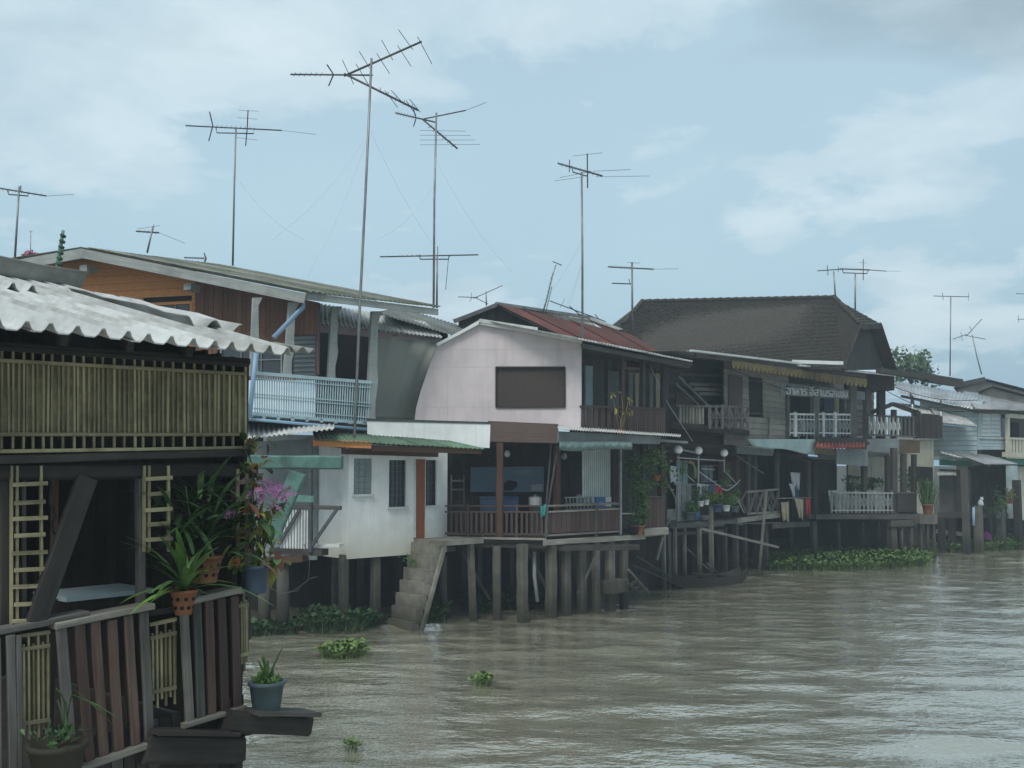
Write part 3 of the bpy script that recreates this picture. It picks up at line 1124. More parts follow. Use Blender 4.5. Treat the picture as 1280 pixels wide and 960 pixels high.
# hanging dark-blue pot with yellow-green leaves
c2 = NF.on(320, 741, -.12)
P3 = thing('hanging_plant', 'yellow-green broad-leaved plant in a dark blue pot hung at the house corner', 'plant', c2)
pot(P3, 'pot', c2, .092, .075, .20, 'blue_pot')
top = c2 + Vector((0, 0, .19))
for k in range(75):
    q = NF.on(rnd.gauss(324, 13), rnd.uniform(628, 708), -.12 + rnd.uniform(-.1, .1))
    d = Vector((rnd.gauss(0, .7), rnd.gauss(0, .7), rnd.uniform(-1.0, .3)))
    blade(P3, 'leaf', q, d, rnd.choice((.10, .14, .18)), .065, rnd.choice(('leaf_yellow', 'leaf_yellow', 'leaf_bright', 'leaf_green', 'leaf_rust')), .3, key=k % 4)
for k in range(6):
    x = rnd.uniform(308, 338)
    tube(P3, 'stem', [top, NF.on(x, 675, -.12), NF.on(x + rnd.uniform(-8, 8), 640, -.12)], .006, 'leaf_dark', .003, 5)
for sx in (-1, 1):
    tube(P3, 'hanger', [c2 + NF.u * (.09 * sx) + Vector((0, 0, .2)), NF.on(317, 600, -.10)], .003, 'steel_dark', sides=5)

# pink orchid spray
c3 = NF.on(332, 640, -.10)
P4 = thing('orchid_spray', 'spray of pink-purple orchid blossoms beside the house corner', 'flowers', c3)
for k in range(4):
    x = 318 + 14 * k
    tube(P4, 'stem', [NF.on(322, 665, -.08), NF.on(x - 4, 632, -.09), NF.on(x, 612, -.12)], .006, 'leaf_yellow', .003, 5)
pm = []
for k in range(70):
    x = rnd.gauss(338, 14)
    y = rnd.gauss(612, 6.5) + abs(x - 338) * .12
    q = NF.on(x, y, -.12 + rnd.uniform(-.1, .08))
    vs, fs = [(0, 0, 0)], []
    for i in range(5):
        a = 2 * math.pi * i / 5
        for (s, rr, zz) in ((-.35, .6, .1), (0, 1, .02), (.35, .6, .1)):
            vs.append((.024 * rr * math.cos(a + s), .024 * rr * math.sin(a + s), .02 * zz))
        fs.append((0, 1 + i * 3, 2 + i * 3, 3 + i * 3))
    if not pm:
        me = mesh('blossom', vs, fs)
        me.materials.append(MATS['petal'])
        pm.append(me)
    M = Vector((rnd.gauss(0, .6), -1 + rnd.gauss(0, .3), rnd.gauss(.2, .5))).to_track_quat('Z', 'Y').to_matrix().to_4x4()
    M.translation = q
    put('blossom', pm[0], None, P4, M @ Matrix.Scale(rnd.uniform(.8, 1.3), 4))
for k in range(5):
    q = NF.on(rnd.uniform(282, 294), rnd.uniform(640, 647), -.16)
    M = Vector((0, -1, .2)).to_track_quat('Z', 'Y').to_matrix().to_4x4()
    M.translation = q
    put('blossom', pm[0], None, P4, M)
for k in range(60):
    q = NF.on(rnd.gauss(322, 16), rnd.uniform(618, 660), -.08 + rnd.uniform(-.1, .1))
    blade(P4, 'leaf', q, (rnd.gauss(0, 1), rnd.gauss(0, 1), rnd.uniform(-.3, .8)), rnd.choice((.1, .15)), .035, rnd.choice(('leaf_dark', 'leaf_green', 'leaf_yellow')), .3, key=k % 3)

# creeper leaves at the screen corner
c4 = NF.on(315, 570, -.08)
P5 = thing('creeper', 'creeper with brownish leaves climbing the end of the bamboo screen', 'plant', c4)
tube(P5, 'stem', [NF.on(312, 640, -.06), NF.on(318, 600, -.07), NF.on(312, 570, -.07), NF.on(316, 545, -.07)], .007, 'leaf_dark', .004, 6)
for k in range(34):
    q = NF.on(rnd.uniform(302, 334), rnd.uniform(540, 606), -.08 + rnd.uniform(-.06, .04))
    blade(P5, 'leaf', q, (rnd.gauss(0, .7), rnd.gauss(0, .7), rnd.uniform(-.7, .5)), rnd.choice((.09, .13)), .05, rnd.choice(('leaf_yellow', 'leaf_rust', 'leaf_dark', 'leaf_tan')), .3, key=k % 3)

# small orange lantern pot
c5 = NF.on(263, 618, -.02)
P6 = thing('hanging_pot', 'tiny orange clay pot hanging under the lintel beam', 'pot', c5)
pot(P6, 'pot', c5, .03, .022, .05, 'terracotta')
tube(P6, 'hanger', [c5 + Vector((0, 0, .05)), NF.on(264, 598, -.02)], .003, 'steel_dark', sides=5)

# slate bucket with spiky plant on the outrigger
c6 = NF.on(333, 890, -.16)
P7 = thing('bucket_planter', 'slate-coloured bucket with spiky aloe on the beam over the water', 'planter', c6)
pot(P7, 'bucket', c6, .128, .095, .225, 'slate_pot', True)
top = c6 + Vector((0, 0, .2))
lathe(P7, 'soil', top, [(.115, 0), (.115, .01), (.02, .012)], 'mud')
for k in range(7):
    d = Vector((rnd.gauss(0, .3), rnd.gauss(0, .3), 1))
    blade(P7, 'leaf', top, d, rnd.choice((.24, .3)), .028, 'leaf_green', .12, key=k % 2)
leaf_cloud('weeds', [top + Vector((rnd.uniform(-.09, .09), rnd.uniform(-.09, .09), rnd.uniform(0, .05))) for _ in range(110)], .045, 'leaf_bright', P7, 4, .9)

# concrete pot with drooping leaves, bottom left
c7 = NF.on(70, 985, -.20)
P8 = thing('concrete_planter', 'round grey concrete pot with long drooping leaves below the plank railing', 'planter', c7)
pot(P8, 'pot', c7, .165, .12, .27, 'mud')
top = c7 + Vector((0, 0, .27))
for k, (a, b_) in enumerate((((92, 862), (140, 905)), ((90, 868), (152, 900)), ((82, 880), (70, 860)), ((78, 900), (72, 875)))):
    tube(P8, 'leaf', [top, NF.on(78 + k * 2, 915, -.2), NF.on(a[0], a[1], -.24), NF.on((a[0] + b_[0]) / 2, (a[1] + b_[1]) / 2 - 3, -.28), NF.on(b_[0], b_[1], -.3)], .012, 'leaf_green', .003, 6)
leaf_cloud('weeds', [top + Vector((rnd.gauss(0, .06), rnd.gauss(0, .06), rnd.uniform(0, .06))) for _ in range(70)], .05, 'leaf_dark', P8, 5, .9)

# ================================================================ white-walled house on posts
WF = Fr(436, 23.4, 42)
WH = thing('white_house', 'small white plastered house on concrete posts with green corrugated roof and steps to the river', 'house', WF.w(1.2, 1.5, 0))


def L2(fr, px, py, d=0.0):
    p = fr.loc(fr.on(px, py, d))
    return p[0], p[2]


def wall_holes(T, name, fr, x0, x1, z0, z1, holes, m, d=0.0, t=.14):
    """One wall mesh with rectangular openings (local x, z)."""
    xs = sorted({x0, x1, *[h[0] for h in holes], *[h[2] for h in holes]})
    zs = sorted({z0, z1, *[h[1] for h in holes], *[h[3] for h in holes]})
    vs, fs, vid = [], [], {}

    def v(i, j, s):
        k = (i, j, s)
        if k not in vid:
            vid[k] = len(vs)
            vs.append(fr.w(xs[i], d + s * t, zs[j]))
        return vid[k]
    solid = {}
    for i in range(len(xs) - 1):
        for j in range(len(zs) - 1):
            cx, cz = (xs[i] + xs[i + 1]) / 2, (zs[j] + zs[j + 1]) / 2
            solid[i, j] = not any(h[0] < cx < h[2] and h[1] < cz < h[3] for h in holes)
    for (i, j), s in solid.items():
        if not s:
            continue
        fs += [(v(i, j, 0), v(i + 1, j, 0), v(i + 1, j + 1, 0), v(i, j + 1, 0)), (v(i, j, 1), v(i, j + 1, 1), v(i + 1, j + 1, 1), v(i + 1, j, 1))]
        if not solid.get((i - 1, j)):
            fs.append((v(i, j, 0), v(i, j + 1, 0), v(i, j + 1, 1), v(i, j, 1)))
        if not solid.get((i + 1, j)):
            fs.append((v(i + 1, j, 0), v(i + 1, j, 1), v(i + 1, j + 1, 1), v(i + 1, j + 1, 0)))
        if not solid.get((i, j - 1)):
            fs.append((v(i, j, 0), v(i, j, 1), v(i + 1, j, 1), v(i + 1, j, 0)))
        if not solid.get((i, j + 1)):
            fs.append((v(i, j + 1, 0), v(i + 1, j + 1, 0), v(i + 1, j + 1, 1), v(i, j + 1, 1)))
    return put(name, mesh(name, vs, fs), m, T)


def rect(fr, x0, y0, x1, y1, d=0.0):
    a, b = fr.loc(fr.on(x0, y1, d)), fr.loc(fr.on(x1, y0, d))
    return (a[0], a[2], b[0], b[2])


xw0 = 0.0
xw1, _z = L2(WF, 559, 640)
zb, zt = L2(WF, 434, 699)[1], L2(WF, 480, 560)[1]
w1, w2, w3 = rect(WF, 442, 573, 465, 618), rect(WF, 486, 575, 508, 634), rect(WF, 532, 575, 546, 632)
dr = rect(WF, 517, 574, 532, 672)
dr = (dr[0], L2(WF, 525, 674)[1], dr[2], dr[3])
wall_holes(WH, 'wall', WF, xw0, xw1, zb, zt, [w1, w2, w3, dr], 'white_wall')
# side wall facing the camera, and the rear part of the side in grey boards
zs_top = zt - .05
depth = WF.loc(WF.side(356, 640, 0))[1]
prism(WH, 'side_wall', [WF.w(0, .14, zb), WF.w(0, depth, zb), WF.w(0, depth, zs_top + .25), WF.w(0, .14, zs_top + .02)], WF.u * .14, 'white_wall')
beam(WH, 'wall_base', WF.w(xw1 / 2, 1.6, zb - .03), WF.w(xw1 / 2, 1.6, zb - .03) + WF.u * .01, 3.2, .06, 'concrete', Vector((0, 0, 1)))
prism(WH, 'floor_slab', [WF.w(.02, .03, zb - .004), WF.w(xw1 + .3, .03, zb - .004), WF.w(xw1 + .3, 4, zb - .004), WF.w(.02, 4, zb - .004)], Vector((0, 0, .1)), 'concrete')
prism(WH, 'back_wall', [WF.w(0, 4, zb), WF.w(xw1, 4, zb), WF.w(xw1, 4, zt + .4), WF.w(0, 4, zt + .4)], WF.i * .1, 'white_wall')
prism(WH, 'side_wall', [WF.w(xw1, .14, zb), WF.w(xw1, 4, zb), WF.w(xw1, 4, zt + .2), WF.w(xw1, .14, zt)], WF.u * -.14, 'white_wall')


def window(T, fr, r, m_pane, m_frame, d, nx, nz, fw=.035, name='window', grille=False):
    x0, z0, x1, z1 = r
    w = prism(T, name, [fr.w(x0, d + .06, z0), fr.w(x1, d + .06, z0), fr.w(x1, d + .06, z1), fr.w(x0, d + .06, z1)], fr.i * .01, m_pane)
    for (a, b) in (((x0, z0), (x1, z0)), ((x0, z1), (x1, z1))):
        beam(w, 'frame', fr.w(a[0], d + .03, a[1]), fr.w(b[0], d + .03, b[1]), fw, .05, m_frame, fr.i)
    for x in (x0, x1):
        beam(w, 'frame', fr.w(x, d + .03, z0), fr.w(x, d + .03, z1), fw, .05, m_frame, fr.i)
    for k in range(1, nx):
        x = x0 + (x1 - x0) * k / nx
        beam(w, 'bar', fr.w(x, d + .03, z0), fr.w(x, d + .03, z1), .018, .02, m_frame, fr.i)
    for k in range(1, nz):
        z = z0 + (z1 - z0) * k / nz
        beam(w, 'bar', fr.w(x0, d + .03, z), fr.w(x1, d + .03, z), .018, .02, m_frame, fr.i)
    return w


# glass-block window: each block a piece
x0, z0, x1, z1 = w1
for i in range(3):
    for j in range(6):
        a, b = x0 + (x1 - x0) * i / 3, x0 + (x1 - x0) * (i + .93) / 3
        c_, e_ = z0 + (z1 - z0) * j / 6, z0 + (z1 - z0) * (j + .93) / 6
        prism(WH, 'glass_block', [WF.w(a, .03, c_), WF.w(b, .03, c_), WF.w(b, .03, e_), WF.w(a, .03, e_)], WF.i * .06, 'glass_block')
window(WH, WF, w2, 'glass', 'steel_dark', .05, 4, 8)
for w_ in (w1, w2, w3):
    beam(WH, 'sill', WF.w(w_[0] - .04, -.03, w_[1] - .025), WF.w(w_[2] + .04, -.03, w_[1] - .025), .05, .1, 'white_paint', WF.i)
window(WH, WF, w3, 'glass', 'steel_dark', .05, 3, 8)
prism(WH, 'door', [WF.w(dr[0], .02, dr[1]), WF.w(dr[2], .02, dr[1]), WF.w(dr[2], .02, dr[3]), WF.w(dr[0], .02, dr[3])], WF.i * .05, mat('door_red', (0.30, 0.095, 0.045), 0.6, 0.15))
pb(WH, 'door_frame', WF, (519, 573), (519, 672), 2, 'white_paint', -.02, .05)
UB = Fr(460, 24.1, 7)
# roof of green corrugated sheets, orange and brown fascia boards
sheets(WH, 'roof_sheet', UB.on(393, 550, -1.1), UB.on(606, 561, -1.0), UB.on(560, 551, -.08), UB.on(390, 538, -.08), 'green_sheet', 5, .12, .014, seed=3)
pb(WH, 'fascia_board', UB, (390, 553), (464, 556), 9, 'orange_wood', -1.0, .04)
pb(WH, 'fascia_board', WF, (428, 564), (548, 568), 7, 'brown_wood', -.12, .05)
pb(WH, 'fascia_board', UB, (464, 560), (602, 564), 7, 'brown_wood', -.9, .05)
# white boarding above the roof
pq(WH, 'upper_board', UB, [(459, 526), (613, 530), (612, 560), (459, 550)], 'white_wall', 0, .05)
pq(WH, 'upper_board_cap', UB, [(459, 523), (614, 527.5), (613, 530), (459, 526)], 'steel_dark', -.02, .12)
# posts under the house: wide concrete, seen at their corner
for k, (px, y1, wp, d) in enumerate(((432, 786, 13, .05), (472, 780, 13, .05), (524, 776, 11, .1), (556, 772, 9, .1), (420, 770, 9, 2.0), (452, 768, 9, 2.2), (500, 764, 9, 2.4), (540, 760, 9, 2.6))):
    post(WH, 'post', WF, px, 694, y1, wp, 'concrete', d, sink=.9, rough=200 + k)
# concrete steps going down along the front
xt = L2(WF, 518, 672)[0]
ztop = L2(WF, 525, 673)[1]
xbot, zbot = L2(WF, 484, 766)
nst = 7
for k in range(nst):
    z = ztop - (ztop + .02) * (k + .25) / (nst - .1)
    xa = xt - (xt - xbot) * (k + 1) / nst
    xb = xt - (xt - xbot) * k / nst + .10
    prism(WH, 'step', [WF.w(xa, -.02, z), WF.w(xb, -.02, z), WF.w(xb, -.98, z), WF.w(xa, -.98, z)], Vector((0, 0, -.32)), 'stair_concrete')
prism(WH, 'landing', [WF.w(xt - .02, -.01, ztop), WF.w(xw1 + .35, -.01, ztop), WF.w(xw1 + .35, -1.0, ztop), WF.w(xt - .02, -1.0, ztop)], Vector((0, 0, -.12)), 'stair_concrete')
prism(WH, 'stringer', [WF.w(xbot + .12, -.985, -.3), WF.w(xbot + .20, -.985, -.3), WF.w(xt + .17, -.985, ztop - .13), WF.w(xt + .08, -.985, ztop - .13)], WF.i * -.08, 'stair_concrete')
boards(WH, 'skirt_or_shade_board', WF, [(280, 692), (620, 688), (620, 800), (280, 800)], 'dark_wood', 28, 3.0, .04, False, .03)  # dark boards added behind the posts so the space beneath reads as shade
beam(WH, 'post', WF.w(xw1 + .2, -.85, -.9), WF.w(xw1 + .05, -.85, ztop - .12), .13, .13, 'concrete', WF.i)
r3 = random.Random(12)
leaf_cloud('step_weeds', [WF.w(xt - (xt - xbot) * .3 + r3.gauss(0, .1), -.35 + r3.gauss(0, .12), ztop - .5 + r3.gauss(0, .1)) for _ in range(120)], .07, 'leaf_green', WH, 3)

# ---------------------------------------------------------------- little side balcony with white balusters
SB = thing('side_balcony', 'small timber side balcony with white balusters and dark braces beside the white house', 'balcony', at(370, 690, 22.2) * 1)
SF = Fr(436, 22.2, -20)
pb(SB, 'top_rail', SF, (352, 633), (425, 635), 5, 'grey_wood', 0, .08)
pb(SB, 'floor_beam', SF, (340, 689), (402, 691), 8, 'dark_wood', 0, .3)
for k in range(10):
    x = 352 + 3.6 * k
    pb(SB, 'baluster', SF, (x, 637), (x - .5, 686), 2.1, 'white_paint', .03, .03)
pb(SB, 'brace', SF, (374, 637), (348, 680), 3.5, 'steel_dark', -.06, .05)
pb(SB, 'brace', SF, (420, 637), (389, 682), 3.5, 'steel_dark', -.06, .05)
pb(SB, 'post', SF, (387, 545), (387, 690), 4, 'steel_dark', -.08, .08)
pb(SB, 'sill', SF, (394, 682), (424, 682), 4, 'white_paint', .1, .2)
for k, px in enumerate((330, 353)):
    a, b = SF.on(px, 702, .2), SF.on(px, 792, .2)
    tube(SB, 'round_post', [(b.x, b.y, -.8), (b.x, b.y, .8), (a.x, a.y, a.z)], .15, 'concrete', .14, 12)
pb(SB, 'beam', SF, (322, 702), (378, 698), 9, 'brown_wood', .0, .25)
pq(SB, 'rear_wall', SF, [(318, 552), (396, 548), (396, 640), (318, 640)], 'grey_board', 1.6, .05)
pq(SB, 'rear_wall', SF, [(318, 640), (396, 640), (396, 700), (318, 700)], 'grey_board', 1.62, .05)
tube(SB, 'hose', [SF.on(x, y, -.1) for x, y in ((380, 680), (387, 700), (386, 722), (372, 738), (352, 742), (338, 735))] , .009, 'grey_wood', sides=6)
tube(SB, 'hose', [SF.on(x, y, -.1) for x, y in ((360, 742), (375, 733), (388, 723), (397, 721))], .009, 'grey_wood', sides=6)
# low corrugated roof over it
corr(SB, 'roof_sheet', SF.on(300, 549, -.6), SF.on(418, 536, -.4), SF.on(418, 530, 1.2), SF.on(300, 522, 1.2), 'white_sheet', .14, .02)

# ---------------------------------------------------------------- teal timber bracket
TQ = thing('teal_frame', 'teal-painted timber beam with slanting brace between the near house and the white house', 'timber frame', at(350, 640, 13))
TF = Fr(365, 13.0, -8)
pb(TQ, 'beam', TF, (296, 577), (425, 579), 17, 'teal_paint', 0, .12, 301)
pb(TQ, 'brace', TF, (372, 590), (340, 668), 20, 'teal_paint', .02, .08, 302)
pb(TQ, 'post', TF, (303, 577), (303, 800), 12, 'dark_wood', .05, .12, 303)
pq(TQ, 'back_rail', TF, [(352, 617), (392, 620), (392, 628), (352, 626)], 'teal_paint', 8.6, .04)

# ================================================================ orange-walled house with pale blue balcony
BF = WF.turned(0, .45, 0)
E = BF.on(380, 366, -.5)
GF = Fr(0, 0, -15, E)
OH = thing('orange_house', 'orange and brown boarded two-storey house with pale blue river balcony', 'house', BF.w(-3, 3, 0))
A_ = GF.on(101, 311, 0)
E2 = BF.on(551, 385, -.5)
run = E2 - E
Lp = GF.on(-60, 336, 0)
upz = Vector((0, 0, .03))
sheets(OH, 'roof_sheet', E + upz, E + upz + run, A_ + upz + run * .9, A_ + upz, 'moss_sheet', 6, .15, .02, ragged=.03, seed=11)
sheets(OH, 'roof_sheet', Lp + upz, Lp + upz + run, A_ + upz + run, A_ + upz, 'moss_sheet', 5, .15, .02, seed=12)
for k in range(5):        # loose cap sheets along the verge
    a = A_.lerp(E, .04 + .19 * k) + Vector((0, 0, .055))
    b = A_.lerp(E, .26 + .19 * k) + Vector((0, 0, .055))
    corr(OH, 'verge_sheet', b - GF.i * .05, b - GF.i * .05 + run * .12, a - GF.i * .05 + run * .12, a - GF.i * .05, 'moss_sheet', .15, .02, seed=k)
pb(OH, 'barge_board', GF, (102, 316.5), (381, 373), 12, 'fascia', -.05, .05)
pb(OH, 'barge_board', GF, (-60, 345), (103, 316.5), 12, 'fascia', -.05, .05)
pb(OH, 'eave_board', BF, (384, 370), (548, 390), 8, 'fascia', -.45, .05)
pb(OH, 'rafter_end', GF, (104, 331), (104.1, 339), 9, 'fascia', .1, .4)
pb(OH, 'rafter_end', GF, (234, 354), (234.1, 362), 9, 'fascia', .1, .4)
# gable wall: orange boards, then brown upright boards
boards(OH, 'orange_board', GF, [(-60, 348), (101, 318), (244, 345), (244, 440), (-60, 440)], 'orange_wood', 13, .9, .04, True, .03, .01, holes=[(178, 378, 240, 408)])
rw = rect(GF, 178, 378, 240, 408, .9)
window(OH, GF, rw, 'glass', 'orange_wood', .86, 3, 1, .07)
boards(OH, 'brown_board', GF, [(245, 346), (398, 378), (398, 475), (245, 475)], 'house_brown', 26, .86, .04, False, .06, 0, holes=[(275, 430, 352, 470), (364, 418, 395, 470)])
window(OH, GF, rect(GF, 364, 418, 395, 470, .86), 'glass_block', 'steel_dark', .86, 1, 9)
window(OH, GF, rect(GF, 275, 430, 352, 470, .86), 'glass', 'fascia', .86, 3, 2)
pb(OH, 'corner_trim', GF, (397, 385), (397, 468), 2.6, 'dull_red_wood', .8, .06)
# blue balcony on the river front
for k in range(48):
    x = 319 + (463 - 319) * k / 47
    yt = 466 + (478 - 466) * (x - 318) / 147
    pb(OH, 'baluster', BF, (x, yt), (x - 3.2 * (x - 318) / 147, yt + 53), 1.35, 'blue_paint', .0, .015)
for dy, w in ((0, 4), (7, 1.2), (26, 1.2), (30, 1.2), (44, 1.2), (51, 4)):
    pb(OH, 'balcony_rail', BF, (316, 466 + dy), (465 - dy * .07, 478 + dy), w, 'blue_paint', -.02, .05)
for dy, w in ((57, 3), (61, 2.5)):
    pb(OH, 'balcony_beam', BF, (312, 463 + dy), (461, 473 + dy), w, 'blue_paint', .03, .12)
for k in range(8):
    x = 330 + 18 * k
    pb(OH, 'joist_end', BF, (x, 519 + k), (x + .1, 524 + k), 4, 'blue_paint', -.02, .4)
prism(OH, 'balcony_floor', [BF.on(312, 521, 0), BF.on(461, 531, 0), BF.on(461, 531, 0) + BF.i * 1.6, BF.on(312, 521, 0) + BF.i * 1.6], Vector((0, 0, -.06)), 'dark_wood')
tube(OH, 'base_pipe', [BF.on(312, 524, -.1), BF.on(461, 537, -.1)], .035, 'blue_pipe', sides=8)


def tapered(T, name, fr, top, bot, w0, w1, m, d, t=.08):
    """Balcony column, wide at the capital with a scalloped edge."""
    pts = []
    n = 10
    for k in range(n + 1):
        s = k / n
        x = top[0] + (bot[0] - top[0]) * s
        y = top[1] + (bot[1] - top[1]) * s
        w = w0 + (w1 - w0) * s + (1.6 * math.sin(s * 13) if .55 < s < .95 else 0) + (5 if s < .08 else 0)
        pts.append((x, y, w))
    poly = [(x - 4, y) for x, y, w in pts] + [(x - 4 + w, y) for x, y, w in reversed(pts)]
    return pq(T, name, fr, poly, m, d, t)


tapered(OH, 'column', BF, (321, 372), (317, 470), 6, 11, 'fascia', .02)
tapered(OH, 'column', BF, (366, 378), (359, 470), 8, 10, 'fascia', .02)
tapered(OH, 'column', BF, (419, 383), (414, 476), 8, 10, 'fascia', .02)
tapered(OH, 'column', BF, (469, 389), (462, 530), 8, 12, 'fascia', .02)
tube(OH, 'downpipe', [BF.on(x, y, -.3) for x, y in ((381, 370), (379, 384), (342, 422))], .055, 'blue_pipe', sides=10)
tube(OH, 'downpipe', [BF.on(x, y, -.2) for x, y in ((320, 440), (317, 470), (312, 522))], .05, 'blue_pipe', sides=10)
# lower storey: dark recess
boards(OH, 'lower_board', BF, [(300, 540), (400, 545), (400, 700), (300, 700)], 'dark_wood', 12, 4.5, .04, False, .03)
# green bamboo stick standing up behind the near roof
GS = thing('green_pole', 'green-painted twisted pole standing behind the near roof ridge', 'pole', at(74, 345, 12.5))
tube(GS, 'pole', [at(70, 352, 12.5), at(74, 318, 12.5), at(79, 288, 12.5)], .032, 'teal_paint', .02, 7)
for k in range(8):
    p = at(71 + k * 1.0, 345 - k * 7, 12.5)
    tube(GS, 'knot', [p, p + Vector((.02, 0, .03))], .042, 'leaf_dark', .034, 7)

# ================================================================ grey house with tarpaulin between orange and pink
MH = thing('tarp_house', 'grey house with white corrugated awning and drooping olive tarpaulin between the orange and pink houses', 'house', BF.w(4, 4, 0))
sheets(MH, 'awning_sheet', BF.on(397, 404, .8), BF.on(553, 422, .8), BF.on(530, 402, 1.9), BF.on(397, 379, 1.9), 'white_sheet', 3, .13, .02, seed=21)
pb(MH, 'awning_board', BF, (398, 410), (552, 426), 9, mat('mauve_board', (0.22, 0.17, 0.17), .8, .2), .95, .05)
pq(MH, 'room_shade_sheet', BF, [(395, 400), (560, 410), (560, 560), (395, 560)], 'dark', 3.2, .05)  # near-black sheet, the shade of the open room put into its colour
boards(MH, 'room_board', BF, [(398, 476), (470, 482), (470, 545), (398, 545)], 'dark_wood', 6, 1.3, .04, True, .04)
corr(MH, 'roof_sheet', BF.on(470, 391, .9), BF.on(566, 419, .9), BF.on(592, 412, 4.5), BF.on(500, 384, 4.5), 'grey_sheet', .15, .02)
# drooping tarpaulin
n1, n2 = 26, 22
vs, fs = [], []
for j in range(n2 + 1):
    s = j / n2
    xl, xr = 468 - 8 * s, 553 - 33 * (s ** .75)
    y0 = 415 + 108 * s
    for i in range(n1 + 1):
        u = i / n1
        y = y0 + (1 - s) * 9 * u + 2 * s * u
        fold = .035 * math.sin(u * 15 + s * 3) * (1 - .8 * s) + .014 * math.sin(u * 37 + 5 * s) * (1 - s)
        d = 1.0 - .32 * math.sin(math.pi * min(1, s * 1.05)) * (.4 + .6 * u) + fold
        vs.append(BF.on(xl + (xr - xl) * u, y, d))
for j in range(n2):
    for i in range(n1):
        a = j * (n1 + 1) + i
        fs.append((a, a + 1, a + n1 + 2, a + n1 + 1))
tp = put('tarpaulin', mesh('tarpaulin', vs, fs), 'tarp', MH, None, True)
so = tp.modifiers.new('thick', 'SOLIDIFY')
so.thickness = .012

# ================================================================ pink house
UW = Fr(727, 25.8, 0)            # pink side wall, facing the camera
UF = Fr(727, 25.8, 48)           # upper river front
PW = Fr(683, 25.0, 0)            # deck side
PF = Fr(683, 25.0, 40)           # deck river front
PH = thing('pink_house', 'pink-boarded two-storey house with brown river balcony and deck on concrete posts', 'house', Vector((0.5, 28, 0)))
wallp = [(518, 527), (520, 510), (526, 488), (537, 456), (548, 430.5), (600, 401.5), (727, 425), (727, 535), (614, 531)]
wl = [UW.loc(UW.on(x, y)) for x, y in wallp]
wl = [(p[0], p[2]) for p in wl]
hx0, hz0, hx1, hz1 = rect(UW, 620, 459, 706, 509)
xs = [-99, L2(UW, 560, 450)[0], hx0, hx1, 99]
zs = [-99, hz0, hz1, L2(UW, 600, 437)[1], 99]
for i in range(4):
    for j in range(4):
        if i == 2 and j == 1:
            continue
        g = .0015
        pc = wl
        for cl in ((-1, 0, -(xs[i] + g)), (1, 0, xs[i + 1] - g), (0, -1, -(zs[j] + g)), (0, 1, zs[j + 1] - g)):
            pc = clip(pc, *cl) if len(pc) >= 3 else pc
        if len(pc) >= 3:
            prism(PH, 'wall_panel', [UW.w(x, rnd.uniform(0, .006), z) for x, z in pc], UW.i * .03, 'pink_board')
# screened window
wsn = prism(PH, 'screened_window', [UW.w(hx0, .05, hz0), UW.w(hx1, .05, hz0), UW.w(hx1, .05, hz1), UW.w(hx0, .05, hz1)], UW.i * .02, 'screen')
for a, b in (((hx0, hz0), (hx1, hz0)), ((hx0, hz1), (hx1, hz1)), ((hx0, hz0), (hx0, hz1)), ((hx1, hz0), (hx1, hz1))):
    beam(wsn, 'frame', UW.w(a[0], -.01, a[1]), UW.w(b[0], -.01, b[1]), .035, .06, 'dark_wood', UW.i)
for k in range(1, 30):
    x = hx0 + (hx1 - hx0) * k / 30
    beam(wsn, 'bar', UW.w(x, .03, hz0), UW.w(x, .03, hz1), .016, .016, 'screen', UW.i)
# roof: gable edge then eave along the river
A2 = UW.on(600, 400, -.08)
EC = UW.on(727, 423.5, -.08)
E3 = UF.on(866, 452, -.55)
EC2 = UF.on(722, 423, -.55)
LL = UW.on(549, 430, -.08)
run2 = (E3 - EC2)
white_edge = Vector((0, 0, .05))
sheets(PH, 'roof_sheet', EC2, E3, A2 + run2 + UF.i * .4, A2, 'white_sheet', 6, .13, .02, seed=31)
corr(PH, 'roof_sheet', LL, LL + run2, A2 + run2, A2, 'white_sheet', .14, .02)
pb(PH, 'verge_trim', UW, (599, 402.5), (728, 426), 5, 'trim_white', -.14, .10)
pb(PH, 'verge_trim', UW, (546, 431), (601, 402), 3.5, 'trim_white', -.14, .10)
pb(PH, 'verge_cap', UW, (599, 400.5), (672, 411.5), 4.5, 'white_sheet', -.17, .14)
prism(PH, 'soffit', [UF.on(729, 432, .0), UF.on(866, 456, -.5), UF.on(858, 463, 1.2), UF.on(727, 446, 1.5)], Vector((0, 0, .03)), 'grey_wood')
pb(PH, 'eave_beam', UF, (729, 432), (862, 458), 5, 'grey_wood', -.35, .08)
# upper balcony
for k in range(7):
    x = 729 + 8.2 * k
    pb(PH, 'balcony_board', UF, (x, 510 + k * .3), (x, 541 + k * .4), 5, 'red_wood', .0, .03)
for k in range(17):
    x = 786 + 2.75 * k
    pb(PH, 'balcony_board', UF, (x, 510), (x, 547), 2.3, 'red_wood', -.02, .03)
pb(PH, 'balcony_rail', UF, (727, 508), (833, 511), 2.5, 'red_wood', -.04, .07)
pb(PH, 'balcony_beam', UF, (727, 541), (833, 550), 5, 'red_wood', .02, .12)
prism(PH, 'balcony_floor', [UF.on(727, 541, .02), UF.on(833, 550, .02), UF.on(833, 550, .02) + UF.i * 2.2, UF.on(727, 541, .02) + UF.i * 2.2], Vector((0, 0, -.08)), 'dark_wood')
for px, yt, m_ in ((779.5, 440, 'red_wood'), (805.5, 446, 'dark_wood'), (831, 452, 'dark_wood')):
    pb(PH, 'balcony_post', UF, (px, yt), (px, 546), 3.5, m_, .02, .1)
